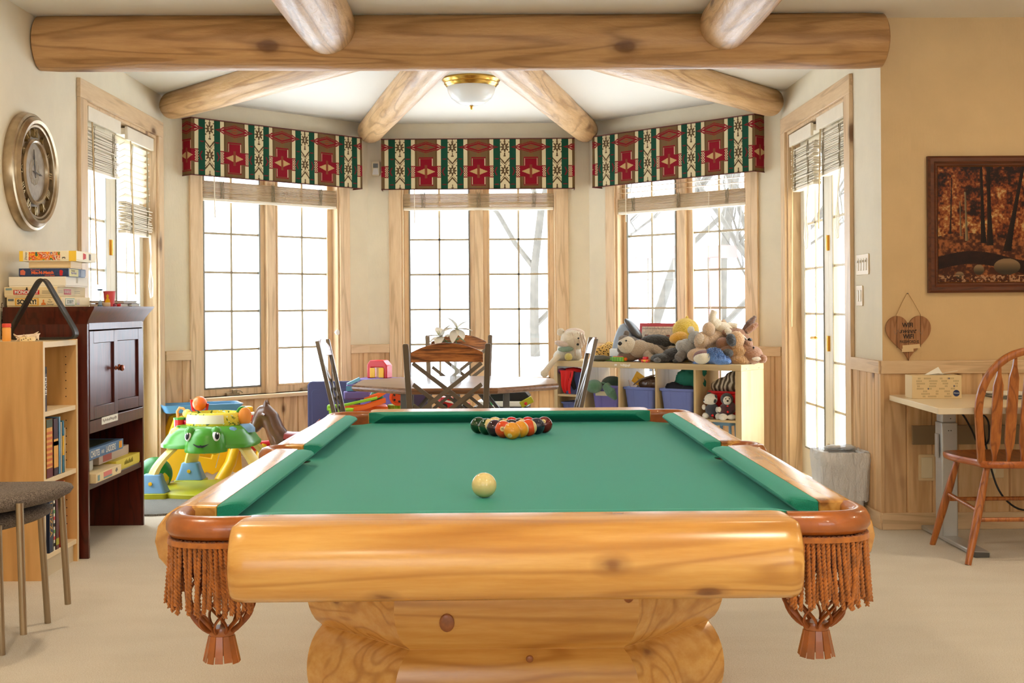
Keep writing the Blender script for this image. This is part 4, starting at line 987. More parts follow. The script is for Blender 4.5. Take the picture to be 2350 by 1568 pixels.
cue = MB().ball((0, 0, 0), RB * 1.01, seg=48, rows=32).build('cue_ball', mat('aged_ivory', (240, 216, 150), .14, coat=.5), loc=(-.039, 2.85, ZC + RB * 1.01), smooth=180)
tag(cue, 'aged cream cue ball alone on the green cloth near the camera', 'pool ball')
# ------------------------------------------------------------------ dark hutch against the left wall
def lettered_box(name, label, cat, x0, x1, y0, y1, z0, h, m, group=None, bevel=.0015):
    r = thing(name, label, cat, ((x0 + x1) / 2, (y0 + y1) / 2, z0), group=group); hx, hy = (x1 - x0) / 2, (y1 - y0) / 2
    b = MB().box((-hx, -hy, h * .12), (hx, hy, h)); b.build('lid', m, r, bevel=bevel)
    MB().box((-hx + .002, -hy + .002, 0), (hx - .002, hy - .002, h * .5)).build('tray', m, r)
    return r, hx, hy
def patch(r, loc, d, w, h, m, name='printed_panel', th=.0006, spin=0, poly=None):
    T = face(loc, d, spin); P = poly or [(-w / 2, -h / 2), (w / 2, -h / 2), (w / 2, h / 2), (-w / 2, h / 2)]
    return MB(T).rings([[(x, y, 0) for x, y in P], [(x, y, th) for x, y in P]]).build(name, m, r, smooth=0)
HX0, HX1, HY0, HY1, HZ = -2.395, -1.99, 5.965, 6.90, 1.217
h = thing('game_hutch', 'dark cherry wood hutch with two panel doors and an open shelf, left of the bay', 'cabinet', (HX0, HY0, 0)); dx, dy = HX1 - HX0, HY1 - HY0
for y in (0, dy - .022): MB().box((0, y, 0), (dx, y + .022, HZ - .03)).build('side_panel', CHERRY, h, bevel=.002)
MB().box((0, .022, .02), (.008, dy - .022, HZ - .03)).build('back_panel', CHERRY, h)
MB().box((.008, .022, .60), (dx - .004, dy - .022, .625)).build('cabinet_floor', CHERRY, h)
MB().box((.008, .022, .325), (dx - .008, dy - .022, .355)).build('open_shelf', wood('cherry_y', (92, 34, 20), (74, 24, 14), (48, 14, 8), 'y', 1.2, rough=.3, coat=.3, bump=.05), h, bevel=.002)
b = MB(); yo = .0
b.rings([[(-.0, -.0 - o * 0, z), (dx + o, -o * .9, z), (dx + o, dy + o * .9, z), (0, dy + o * .9, z)] for z, o in ((HZ - .085, .0), (HZ - .06, .012), (HZ - .03, .032), (HZ - .012, .046), (HZ, .050), (HZ, .05))]); b.build('crown', CHERRY, h, smooth=20)
MB().box((dx - .02, .022, .60), (dx + .002, dy - .022, .66)).build('apron', CHERRY, h, bevel=.002)
MB().box((dx - .02, .022, HZ - .115), (dx + .002, dy - .022, HZ - .075)).build('top_rail', CHERRY, h, bevel=.002)
def pdoor(y0, y1, knob_y, ajar):
    e = bpy.data.objects.new('door', None); COL.objects.link(e); e.parent = h; hinge = y0 if knob_y > (y0 + y1) / 2 else y1
    e.location = (dx, hinge, 0); e.rotation_euler = (0, 0, R(ajar)); z0, z1, f = .665, HZ - .12, .06
    a, b_ = y0 - hinge, y1 - hinge; q = MB()
    q.box((-.018, a, z0), (.003, a + f, z1)); q.box((-.018, b_ - f, z0), (.003, b_, z1)); q.box((-.018, a + f, z0), (.003, b_ - f, z0 + f)); q.box((-.018, a + f, z1 - f), (.003, b_ - f, z1)); q.box((-.014, a + f, z0 + f), (-.008, b_ - f, z1 - f))
    q.build('door_panel', CHERRY, e, bevel=.002)
    MB(Matrix.Rotation(R(90), 4, 'Y')).lathe([(.013, 0), (.007, .006), (.006, .018), (.015, .026), (.017, .034), (.012, .041), (.001, .043)], 18, c=(-.90, knob_y - hinge, .003)).build('knob', mat('copper_knob', (150, 84, 60), .25, .8), e)
pdoor(.026, dy / 2 - .002, dy / 2 - .035, 0); pdoor(dy / 2 + .002, dy - .026, dy / 2 + .035, -5)
tp = patch(h, (dx + .0025, .33, .645), '+x', .26, .036, PAPER, 'paper_label')
b = MB()
rnd = random.Random(2)
for k in range(14): b.box((dx + .003, .22 + k * .016, .640 + rnd.uniform(-.004, .002)), (dx + .0036, .22 + k * .016 + .008, .650 + rnd.uniform(-.002, .004)))
b.build('handwriting', GREYINK, h, smooth=0)

CRB = mat('cream_box_card', (246, 224, 172), .5, var=.06); WHB = mat('white_box_card', (246, 238, 218), .5)
G = 'game boxes stacked on the hutch'
r, a, c = lettered_box('board_game_box', 'cream lidded game box reading SORRY, bottom of the stack on the hutch', 'board game', -2.385, -2.12, 5.99, 6.40, HZ, .047, CRB, G)
patch(r, (-.035, -c - .0003, .024), '-y', .115, .036, mat('mustard_band', (240, 180, 60), .5)); patch(r, (-.035, -c - .0009, .024), '-y', .10, .028, CRB)
text('SORRY!', .030, INK, r, face((-.035, -c - .0018, .0235), '-y'), bold=.0012, sx=.92)
patch(r, (-.112, -c - .0004, .034), '-y', .028, .011, mat('grey_print', (110, 116, 112), .5)); patch(r, (.045, -c - .0005, .022), '-y', .02, .026, mat('orange_print', (228, 128, 50), .5), poly=[(-.012, -.013), (.012, -.013), (.010, -.004), (.003, 0), (.004, .010), (0, .014), (-.004, .010), (-.003, 0), (-.010, -.004)])
text('The', .008, GREYINK, r, face((.075, -c - .0008, .034), '-y')); text('Sweet', .009, GREYINK, r, face((.077, -c - .0008, .024), '-y')); text('Revenge', .010, GREYINK, r, face((.078, -c - .0008, .013), '-y'))
patch(r, (.115, -c - .0005, .034), '-y', .018, .018, mat('green_print', (60, 128, 50), .5))
patch(r, (a + .0003, -.09, .024), '+x', .13, .034, mat('green_outline', (90, 160, 130), .5)); patch(r, (a + .0010, -.09, .024), '+x', .122, .028, WHB); text('SORRY!', .028, mat('green_ink', (70, 110, 90), .6), r, face((a + .002, -.09, .023), '+x'), sx=.95)
for y_, m_ in ((-.005, GREENP), (.02, mat('pale_lilac', (180, 180, 200), .5)), (.04, mat('pale_rose', (210, 190, 200), .5))): patch(r, (a + .0006, y_, .022), '+x', .014, .024, m_, poly=[(-.008, -.012), (.008, -.012), (.002, 0), (0, .016), (-.002, 0)])
r, a, c = lettered_box('board_game_box', 'worn cream game box with red MONOPOLY banner, second from the bottom on the hutch', 'board game', -2.395, -2.14, 5.985, 6.39, HZ + .047, .05, mat('aged_box_card', (238, 216, 168), .6, var=.1), G)
patch(r, (-.02, -c - .0003, .024), '-y', .125, .022, REDINK); text('MONOPOLY', .0235, WHITE, r, face((-.02, -c - .0014, .0235), '-y'), sx=.86, bold=.0008)
q = MB(face((-.018, -c - .0012, .035), '-y')); q.ball((0, .003, 0), (.0055, .007, .001), seg=8, rows=5).ball((0, .011, 0), (.004, .002, .001), seg=8, rows=4).cbox((-.008, -.001, 0), (.008, .002, .001), (0, 0, .6)); q.build('printed_figure', INK, r)
for z_ in (.030, .024, .018): patch(r, (.077, -c - .0004, z_), '-y', .044, .0016, GREYINK)
patch(r, (-.105, -c - .0004, .039), '-y', .03, .010, mat('blue_grey_print', (130, 160, 160), .5))
patch(r, (a + .0003, -.06, .026), '+x', .10, .026, mat('rose_banner', (216, 92, 96), .6)); text('MONOPOLY', .021, WHB, r, face((a + .0012, -.06, .0255), '+x'), sx=.78)
for z_ in (.030, .022): patch(r, (a + .0004, .08, z_), '+x', .08, .0014, GREYINK); patch(r, (a + .0004, -.155, z_), '+x', .06, .0014, GREYINK)
r, a, c = lettered_box('plain_white_box', 'plain cream box, third from the bottom of the stack on the hutch', 'box', -2.375, -2.10, 5.99, 6.31, HZ + .097, .049, WHB, G)
patch(r, (a + .0002, .0, .034), '+x', .024, .028, mat('kraft_tab', (190, 180, 150), .6))
r, a, c = lettered_box('board_game_box', 'dark blue game box with orange title, in the middle of the stack on the hutch', 'board game', -2.33, -2.09, 6.0, 6.25, HZ + .146, .041, mat('navy_box_card', (38, 58, 96), .45, var=.3, vscale=80), G)
OR = mat('orange_ink', (240, 110, 60), .6); text('Preschool', .011, OR, r, face((-.04, -c - .0008, .033), '-y')); text('Mix-N-Match', .020, OR, r, face((-.005, -c - .0008, .0195), '-y'), bold=.0008); text('Card Game', .010, OR, r, face((.03, -c - .0008, .006), '-y'))
patch(r, (.085, -c - .0004, .020), '-y', .02, .032, RED, poly=[(-.006, -.015), (.006, -.015), (.008, .0), (.010, .004), (.004, .012), (-.006, .013), (-.008, .002)]); patch(r, (-.10, -c - .0004, .022), '-y', .03, .028, mat('faded_orange', (216, 108, 80), .5), poly=[(-.012, -.012), (.01, -.014), (.013, .003), (.002, .013), (-.012, .008)])
patch(r, (a + .0003, -.05, .020), '+x', .13, .036, mat('olive_panel', (210, 198, 110), .5)); text('Preschool', .012, GREYINK, r, face((a + .001, -.06, .030), '+x')); text('Mix-N-Match', .017, PURPLE, r, face((a + .001, -.05, .018), '+x'), sx=.8); patch(r, (a + .0003, .08, .020), '+x', .06, .034, mat('grey_blue_panel', (130, 140, 160), .5))
r, a, c = lettered_box('small_cream_box', 'small cream box under the yellow puzzle box', 'box', -2.285, -2.082, 6.01, 6.17, HZ + .187, .034, mat('peach_box_card', (246, 214, 160), .5), G)
r, a, c = lettered_box('puzzle_box', 'yellow and white puzzle box with colourful picture strip, on top of the stack', 'puzzle box', -2.325, -2.05, 5.995, 6.29, HZ + .221, .050, mat('puzzle_cream', (248, 238, 206), .45), G)
YB_ = mat('puzzle_yellow', (250, 206, 60), .45)
patch(r, (-.128, -c - .0003, .025), '-y', .018, .050, YB_); patch(r, (.12, -c - .0003, .025), '-y', .036, .050, YB_)
ny, nx = 20, 76; f_ = [fbm(ny, nx, 9, 30 + k) for k in range(3)]; C = np.zeros((ny, nx, 3)); pal = [(226, 84, 50), (250, 170, 60), (70, 130, 60), (70, 80, 120), (246, 236, 214), (190, 60, 50), (240, 200, 150)]
idx = np.clip(((f_[0] + f_[1] * .7) * 9).astype(int) % 7, 0, 6)
for k, p_ in enumerate(pal): C[idx == k] = p_
pts = np.zeros((ny + 1, nx + 1, 3)); pts[:, :, 0] = np.linspace(-.092, .060, nx + 1); pts[:, :, 1] = -c - .0008; pts[:, :, 2] = np.linspace(.005, .045, ny + 1)[:, None]
pattern_grid('picture_strip', pts, C, vcol('printed_card', .5, 0), r)
text('Disney', .014, INK, r, face((-.105, -c - .0008, .025), '-y', R(90)), shear=.3); text('3', .022, INK, r, face((.078, -c - .0008, .016), '-y', R(90)), bold=.0006)
patch(r, (a + .0003, -.03, .026), '+x', .05, .03, REDINK, poly=[(-.02, -.016), (.022, -.010), (.022, .012), (-.018, .016)]); patch(r, (a + .0003, .05, .026), '+x', .03, .03, GREYINK)

r = thing('toy_hourglass', 'small blue-capped sand timer between the game boxes and red cup', 'sand timer', (-2.08, 6.44, HZ))
MB().lathe([(.013, 0), (.013, .008)], 16).build('cap', mat('slate_blue_plastic', (70, 100, 130), .4), r); MB().lathe([(.013, .084), (.013, .092)], 16).build('cap', mat('slate_blue_plastic', (70, 100, 130), .4), r)
MB().lathe([(.010, .008), (.010, .03), (.002, .046), (.010, .062), (.010, .084)], 16).build('glass_bulb', mat('pale_blue_glass', (200, 220, 236), .1, alpha=.5), r); MB().lathe([(.009, .009), (.0085, .026), (.001, .034)], 14).build('sand', BLUEP, r)
r = thing('red_paper_cup', 'red cup with a yellow tree picture on the hutch', 'cup', (-2.06, 6.53, HZ))
MB().lathe([(.024, 0), (.031, .08), (.033, .082), (.0305, .082), (.023, .004), (.001, .004)], 28).build('cup_body', mat('coral_paper', (226, 84, 84), .5), r)
q = MB(face((.0, -.0285, .032), '-y')); q.rings([[(x, y, 0) for x, y in [(-.014, -.012), (.014, -.012), (.010, .006), (.004, .012), (.007, .026), (0, .034), (-.007, .026), (-.004, .012), (-.010, .006)]], [(x, y, .003) for x, y in [(-.014, -.012), (.014, -.012), (.010, .006), (.004, .012), (.007, .026), (0, .034), (-.007, .026), (-.004, .012), (-.010, .006)]]]); q.build('printed_tree', YELP, r)
r = thing('wooden_puck', 'round pale wooden puck lying before the red cup', 'toy', (-2.06, 6.475, HZ)); MB().lathe([(.020, 0), (.022, .004), (.022, .018), (.020, .022), (.001, .022)], 24).build('puck', mat('pale_turned_wood', (226, 196, 156), .5), r)
r = thing('toy_peg', 'maroon round peg beside the pale puck on the hutch', 'toy', (-2.035, 6.53, HZ)); MB().lathe([(.011, 0), (.011, .014), (.006, .016)], 16).build('peg', mat('maroon_plastic', (140, 24, 60), .4), r)
r = thing('toy_peg', 'red round peg between the maroon peg and the thin books', 'toy', (-2.02, 6.565, HZ)); MB().lathe([(.011, 0), (.011, .014), (.006, .016)], 16).build('peg', RED, r)
def book(label, x0, x1, y0, y1, z0, t, cov, group, rz=0, name='book', flat=True):
    r = thing(name, label, 'book', ((x0 + x1) / 2, (y0 + y1) / 2, z0), rz, group); a, c = (x1 - x0) / 2, (y1 - y0) / 2
    b = MB().box((-a, -c, 0), (a, c, .0025)).box((-a, -c, t - .0025), (a, c, t)).box((-a, -c, .0025), (-a + .003, c, t - .0025)); b.build('cover', cov, r)
    MB().box((-a + .003, -c + .004, .0025), (a - .004, c - .004, t - .0025)).build('pages', PAPER, r); return r
book('thin pale book flat on the hutch before the brown ones', -2.18, -2.015, 6.58, 6.72, HZ, .016, mat('tan_cover', (170, 130, 90), .5), 'thin books on the hutch')
book('lower thin brown book flat on the hutch, at the right end', -2.20, -2.0, 6.73, 6.88, HZ, .018, mat('brown_cover', (96, 48, 32), .5), 'thin books on the hutch')
book('upper thin brown book lying across the other thin books', -2.21, -2.01, 6.62, 6.86, HZ + .018, .014, mat('brown_cover', (96, 48, 32), .5), 'thin books on the hutch')

# boxes on the open shelf of the hutch
SZ = .355
G2 = 'game boxes on the open hutch shelf'
r, a, c = lettered_box('board_game_box', 'cream game box with red title sticking out at the front of the open shelf', 'board game', -2.22, -1.97, 6.02, 6.42, SZ, .045, mat('aged_box_card', (238, 216, 168), .6), G2)
patch(r, (a + .0003, -.02, .024), '+x', .13, .030, mat('pink_print', (232, 130, 120), .5))
patch(r, (a + .0012, -.02, .012), '+x', .13, .008, mat('blue_grey_print', (130, 160, 160), .5)); patch(r, (a + .0006, .12, .026), '+x', .04, .02, GREYINK, poly=[(-.02, -.004), (0, -.012), (.02, -.002), (.006, .012), (-.01, .006)]); patch(r, (a + .0006, -.16, .022), '+x', .03, .028, mat('blue_grey_print', (130, 160, 160), .5))
r, a, c = lettered_box('small_grey_box', 'small pale grey box standing behind the front game box on the hutch shelf', 'box', -2.24, -2.04, 5.995, 6.19, SZ + .045, .05, mat('pale_grey_card', (206, 204, 196), .5), G2)
r, a, c = lettered_box('board_game_box', 'yellow game box on the open hutch shelf at the right', 'board game', -2.26, -2.002, 6.44, 6.86, SZ, .055, mat('yellow_box_card', (226, 206, 70), .5), G2)
q = MB(face((a + .0006, .0, .028), '+x'))
for k in range(9): q.tube([(-.07 + k * .017, -.008, 0), (-.066 + k * .017, .010 + (k % 3) * .004, 0), (-.058 + k * .017, -.006, 0)], .0011, 4)
q.build('scribble_title', mat('olive_ink', (90, 84, 30), .6), r)
r, a, c = lettered_box('board_game_box', 'pale pink-edged game box lying between the blue and the yellow boxes', 'board game', -2.30, -2.045, 6.30, 6.80, SZ + .055, .05, mat('pale_rose_card', (214, 194, 176), .5), G2)
patch(r, (a + .0003, -.12, .024), '+x', .14, .034, mat('faded_red_print', (190, 90, 74), .5)); patch(r, (0, 0, .0502), '+z', .2, .42, mat('violet_card', (120, 70, 110), .5))
r, a, c = lettered_box('board_game_box', 'blue game box reading CHUTES AND LADDERS, on top in the open hutch shelf', 'board game', -2.29, -1.998, 6.0, 6.55, SZ + .112, .052, mat('ladders_blue', (84, 120, 164), .5), G2)
text('CHUTES', .044, WHITE, r, face((a + .001, -.18, .025), '+x'), bold=.0006, sx=.85); text('AND', .026, WHITE, r, face((a + .001, -.065, .022), '+x'), sx=.8); text('LADDERS', .044, WHITE, r, face((a + .001, .065, .025), '+x'), bold=.0006, sx=.85)
patch(r, (a + .0005, .225, .027), '+x', .05, .036, YELP); patch(r, (a + .0012, .225, .027), '+x', .012, .03, ORANGEP); patch(r, (0, 0, .0522), '+z', .23, .46, mat('dark_green_print', (60, 66, 34), .5, var=.5, vscale=20))

# ------------------------------------------------------------------ maple bookcase and its books
BX0, BX1, BY0, BY1, BZ = -2.395, -2.025, 5.485, 5.93, 1.062
bc = thing('maple_bookcase', 'light maple open bookcase against the left wall, seen from its side', 'bookcase', (BX0, BY0, 0)); dx, dy = BX1 - BX0, BY1 - BY0
for y in (0, dy - .018): MB().box((0, y, 0), (dx - .001, y + .018, BZ - (.0 if y == 0 else 0))).build('side_panel', MAPLE, bc); MB().box((dx - .001, y, 0), (dx + .001, y + .018, BZ)).build('edge_band', MAPLE_EDGE, bc)
MB().box((0, .018, .05), (.006, dy - .018, BZ - .02)).build('back_panel', MAPLE, bc)
MB().box((.006, .018, BZ - .028), (dx, dy - .018, BZ - .003)).build('top_board', MAPLE_EDGE, bc)
for z in (.085, .423, .725): MB().box((.006, .018, z), (dx - .004, dy - .018, z + .022)).build('shelf', MAPLE_EDGE, bc, bevel=.001)
MB().box((dx - .03, .018, 0), (dx - .02, dy - .018, .085)).build('kick_board', mat('pale_kick', (222, 206, 176), .6), bc)
b = MB()
for k in range(22):
    z = .18 + k * .038
    if min(abs(z - q) for q in (.085, .425, .735)) > .03: b.tube([(dx - .05, dy - .0185, z), (dx - .05, dy - .0165, z)], .0028, 8)
b.build('shelf_pin_holes', INK, bc)
def spine(label, y, t, z, hgt, cov, dpt=.2, bands=(), txt=None, tm=None, ts=.02, x1=None):
    x1 = x1 or BX1 - .006; r = thing('book', label, 'book', (x1 - dpt / 2, y + t / 2, z), group='books in the maple bookcase')
    MB().box((-dpt / 2, -t / 2, 0), (dpt / 2, -t / 2 + .002, hgt)).box((-dpt / 2, t / 2 - .002, 0), (dpt / 2, t / 2, hgt)).box((dpt / 2 - .002, -t / 2, 0), (dpt / 2, t / 2, hgt)).build('cover', cov, r)
    MB().box((-dpt / 2 + .004, -t / 2 + .002, .003), (dpt / 2 - .002, t / 2 - .002, hgt - .004)).build('pages', PAPER, r)
    for z0, z1, m_ in bands: patch(r, (dpt / 2 + .0002, 0, (z0 + z1) / 2), '+x', t * .98, z1 - z0, m_, 'spine_band')
    if txt: text(txt, ts, tm, r, face((dpt / 2 + .0008, 0, hgt * .55), '+x', R(-90)), sx=1.0)
    return r
Z1_, Z2_, Z0_ = .447, .747, .107
DOB = mat('deep_orange_print', (214, 108, 40), .5); MST = mat('mustard_print', (238, 176, 74), .5)
spine('thick children book with orange and mustard striped spine', 5.535, .075, Z1_, .262, MST, bands=[(.225, .262, mat('moss_print', (70, 84, 50), .5))] + [(.05 + .024 * k, .062 + .024 * k, DOB) for k in range(7)] + [(0, .042, mat('plum_print', (110, 30, 36), .5))])
spine('purple and mustard book right of the striped one', 5.625, .055, Z1_, .258, mat('aubergine_cover', (66, 36, 52), .5), bands=[(.035, .165, MST), (.135, .155, RED)])
spine('pale blue slim book in the middle shelf', 5.69, .022, Z1_, .262, mat('sky_cover', (120, 170, 210), .5))
spine('cream slim book in the middle shelf', 5.714, .016, Z1_, .236, mat('ivory_cover', (236, 222, 190), .5))
spine('teal slim book with yellow lettering in the middle shelf', 5.735, .024, Z1_, .240, mat('teal_cover', (40, 120, 150), .5), bands=[(.08, .17, YELP)])
spine('thin cream book with rings at the right of the middle shelf', 5.762, .014, Z1_, .205, mat('ivory_cover', (236, 222, 190), .5))
spine('brown book with white capitals standing in the top compartment', 5.512, .032, Z2_, .20, mat('umber_cover', (60, 40, 30), .5), txt='DIVEL', tm=WHITE, ts=.036, bands=[(.17, .2, INK)])
spine('navy book with yellow capitals on the bottom shelf', 5.56, .045, Z0_, .27, mat('navy_cover', (36, 52, 84), .5), txt='UNIZZA', tm=mat('gold_ink', (222, 170, 70), .5), ts=.042)
spine('slim white and black patterned book on the bottom shelf', 5.615, .02, Z0_, .27, PAPER, bands=[(.02 + .03 * k, .035 + .03 * k, [INK, RED, GREENP][k % 3]) for k in range(8)])
spine('dark maroon book on the bottom shelf', 5.645, .04, Z0_, .275, mat('wine_cover', (96, 50, 50), .5), bands=[(.02, .05, OLIVE)])
spine('large red book with orange top on the bottom shelf', 5.70, .065, Z0_, .30, mat('tomato_cover', (206, 50, 38), .45), bands=[(.22, .30, mat('amber_print', (236, 150, 70), .5)), (.02, .04, CREAM)])

# things on the bookcase
r = thing('triangle_ball_rack', 'black plastic triangle ball rack standing upright on the bookcase', 'ball rack', (-2.128, 5.765, BZ))
P = []; s_, rr = .335, .034; H_ = .27
cor = [(-.17, 0), (.17, 0), (0, H_ + .028)]
for i, (cx_, cz_) in enumerate(cor):
    p0, p1 = V((*cor[i - 1], 0)), V((*cor[(i + 1) % 3], 0)); c0 = V((cx_, cz_, 0)); a_ = (p0 - c0).normalized(); b_ = (p1 - c0).normalized()
    for t in [k / 8 for k in range(9)]:
        q_ = c0 + a_ * .055 * (1 - t) ** 2 + b_ * .055 * t ** 2; P.append((q_.x, 0, q_.y + .007))
rk = [[], []]
n = len(P); rings_ = []
for i, p in enumerate(P):
    t = V(P[(i + 1) % n]) - V(P[i - 1]); t.normalize(); nm = V((-t.z, 0, t.x)); p = V(p)
    rings_.append([tuple(p + nm * u + V((0, w, 0))) for u, w in ((-.006, -.026), (.004, -.028), (.006, 0), (.004, .028), (-.006, .026), (-.003, 0))])
MB().rings(rings_, closed=True).build('rack_frame', mat('matt_black_plastic', (38, 34, 30), .45), r, smooth=40)
r = thing('orange_pill_bottle', 'orange bottle with red cap on the bookcase', 'bottle', (-2.215, 5.56, BZ))
MB().lathe([(.017, 0), (.019, .003), (.019, .058), (.016, .064), (.001, .064)], 24).build('bottle_body', mat('amber_plastic', (250, 176, 84), .35), r); MB().lathe([(.0195, .063), (.0195, .078), (.018, .080), (.001, .080)], 24).build('cap', mat('coral_cap', (226, 72, 50), .4), r)
r = thing('crumpled_napkin', 'crumpled cream paper napkin behind the orange bottle', 'napkin', (-2.165, 5.64, BZ)); rnd = random.Random(8); q = MB()
for k in range(7):
    p = [V((rnd.uniform(-.06, .07), rnd.uniform(-.03, .03), rnd.uniform(0, .065))) for _ in range(3)]; p[0].z = .0; p[1].z *= .5
    nn = (p[1] - p[0]).cross(p[2] - p[0]).normalized() * .0015; q.rings([[tuple(v + nn) for v in p], [tuple(v - nn) for v in p]])
q.build('paper', mat('napkin_cream', (240, 222, 200), .8), r)
r = thing('domino_box', 'small patterned box lying in front of the napkin on the bookcase', 'box', (-2.125, 5.57, BZ)); MB().box((-.028, -.02, 0), (.028, .02, .019)).build('box_body', CRB, r, bevel=.001)
for k in range(5): patch(r, (-.02 + k * .010, -.0203, .006 + (k % 3) * .004), '-y', .004, .004, INK, poly=[(-.003, -.002), (.003, -.002), (0, .003)])

# ------------------------------------------------------------------ stacked stools
FAB = NT('grey_woven_upholstery'); _v = FAB.coord((1, 1, 2.2)); _f = FAB.noise(_v, 190, 3, .8)
FAB.l(FAB.ramp(_f, [(.42, s2l((74, 66, 60))), (.56, s2l((132, 120, 110)))]), FAB.b.inputs['Base Color']); FAB.b.inputs['Roughness'].default_value = .95; FAB.bump(_f, .6, .002); FAB = FAB.m
TUBE = mat('champagne_metal_tube', (168, 150, 124), .34, .85)
def stool(cx, cy, z0, label, rz, tilt=0):
    r = thing('stacking_stool', label, 'stool', (cx, cy, z0), rz, 'stacked grey stools')
    S = .465; b = MB(); rs = []
    for z, k in ((-.055, .30), (-.054, .62), (-.047, .85), (-.034, .96), (-.018, 1.0), (-.004, .975), (.006, .90), (.009, .74), (.006, .5), (.002, .2), (.001, .02)):
        rs.append([(.296 * k * (1 + .02 * math.cos(4 * t)) * math.cos(t), .272 * k * (1 + .02 * math.cos(4 * t)) * math.sin(t), S + z + .020 * abs(math.cos(t)) ** 2 * k ** 2 - .012 * abs(math.sin(t)) ** 2 * k ** 2) for t in [2 * math.pi * j / 40 for j in range(40)]])
    b.rings(rs).build('seat', FAB, r, smooth=180)
    for sx in (-1, 1):
        for sy in (-1, 1):
            top = V((sx * .195, sy * .20, S - .035)); bot = V((sx * .213, sy * .218, 0))
            b = MB(); b.tube([top + V((0, 0, .02)), top, top.lerp(bot, .5), bot], [.0135, .0135, .0125, .012], 14); b.build('leg', TUBE, r)
    return r
stool(-1.955, 4.53, 0.0, 'lower grey upholstered stool of the stacked pair at the left edge', 0)
stool(-1.858, 4.475, .085, 'upper grey upholstered stool of the stacked pair at the left edge', 0)
# ------------------------------------------------------------------ dining table and chairs
DX, DY = -.265, 7.50
t_ = thing('octagonal_dining_table', 'octagonal oak dining table on grey metal legs in front of the centre window', 'table', (DX, DY, 0))
def octo(r, z, k=.42): return [(r * math.cos(a) / math.cos(math.pi / 8), r * math.sin(a) / math.cos(math.pi / 8), z) for a in [math.pi / 8 + math.pi / 4 * j for j in range(8)]]
b = MB()
b.rings([octo(.585, .712), octo(.600, .716), octo(.608, .728), octo(.608, .738), octo(.600, .748), octo(.590, .750)]); b.build('tabletop', TABLETOP, t_, smooth=30)
GM = mat('grey_painted_metal', (112, 114, 114), .4, .5)
for sx in (-1, 1):
    for sy in (-1, 1):
        q = MB(); x, y = sx * .30, sy * .27; q.box((x - .019, y - .019, 0), (x + .019, y + .019, .712)); q.build('leg', GM, t_, bevel=.002)
        q = MB(); q.tube([(x, y, .50), (x - sx * .16, y, .70)], .012, 8); q.build('brace', GM, t_)
q = MB(); q.box((-.30, -.27, .69), (.30, -.25, .712)).box((-.30, .25, .69), (.30, .27, .712)).box((-.02, -.02, .1), (.02, .02, .712)).box((-.30, -.012, .12), (.30, .012, .15)); q.build('underframe', GM, t_)

def make_chair(loc, rz, label):
    """seat towards +y, back at y=0, leaning to -y"""
    r = thing('lattice_chair', label, 'chair', loc, rz, 'metal lattice-back chairs around the octagonal table')
    lean = lambda z: -.0 - max(0, z - .45) * .22
    for s in (-1, 1):
        q = MB(); xs = lambda z: s * (.196 + .022 * (z - .45) / .55)
        rs = []
        for z in (0, .2, .45, .6, .8, 1.0, 1.008):
            x, y = xs(max(z, .2)), lean(z) + (.0 if z > .2 else -.0) - (.04 * (1 - z / .45) if z < .45 else 0); w = .0155 if z < 1.004 else .012
            rs.append([(x - w, y - .012, z), (x + w, y - .012, z), (x + w, y + .012, z), (x - w, y + .012, z)])
        q.rings(rs); q.build('back_post', STEEL, r, bevel=.003)
        q = MB(); q.rings([[(s * .2 - w, .40 - w + d, z), (s * .2 + w, .40 - w + d, z), (s * .2 + w, .40 + w + d, z), (s * .2 - w, .40 + w + d, z)] for z, w, d in ((0, .012, .02), (.44, .0155, 0))]); q.build('leg', STEEL, r, bevel=.003)
        MB().tube([(s * .2, .0, .2), (s * .2, .40, .2)], .008, 8).build('stretcher', STEEL, r)
    q = MB(); q.rings([[(x, y, z) for x, y in rrect(.44 * k, .42 * k, .05, cx=0, cy=.20)] for z, k in ((.44, .96), (.446, 1), (.462, 1), (.470, .97))]); q.build('seat', OAKX, r, smooth=40)
    MB().box((-.19, .0, .425), (.19, .40, .44)).build('seat_frame', STEEL, r)
    # wooden crest, arched top
    q = MB(); N = 16; rs = []
    for k in range(N + 1):
        u = -1 + 2 * k / N; x = u * .192; zt = .962 + .052 * (1 - u * u) ; zb = .908 + .004 * (1 - u * u); yb, yt = lean(zb), lean(zt); c = .012 * (1 - u * u)
        rs.append([(x, yb - .010 - c, zb), (x, yb + .010 - c, zb), (x, yt + .009 - c, zt), (x, yt - .009 - c, zt)])
    q.rings(rs); q.build('crest', OAKX, r, bevel=.003, smooth=30)
    q = MB(); W2 = .180
    def bar(z0, s, ln=1.0):
        zz0, zz1 = z0, z0 - .285 * ln; P = []
        for k in range(5):
            t = k / 4; z = zz0 + (zz1 - zz0) * t; x = s * (-W2 * 1.02 + 2 * W2 * ln * t)
            P.append((x, lean(z) + (.004 if s > 0 else -.004), z))
        d = .0095; rs = [[(x + s * d * .6, y - .003, z + d), (x + s * d * .6, y + .003, z + d), (x - s * d * .6, y + .003, z - d), (x - s * d * .6, y - .003, z - d)] for x, y, z in P]; q.rings(rs)
    for s in (-1, 1):
        for z0, ln in ((.905, 1), (.79, 1), (.675, .62)): bar(z0, s, ln)
        # upper short bars rise out of the opposite corner
        bar(.905 + .0, s, .001 + .0) if False else None
    q.build('lattice', STEEL, r); MB().box((-.19, lean(.49) - .008, .485), (.19, lean(.49) + .008, .505)).build('back_rail', STEEL, r, bevel=.002)
    return r
c1 = make_chair((-.282, 6.66, 0), 0, 'lattice-back chair nearest the camera, its wooden crest seen from behind')
dup(c1, (-.285, 8.44, 0), R(180), 'lattice-back chair on the window side of the octagonal table')
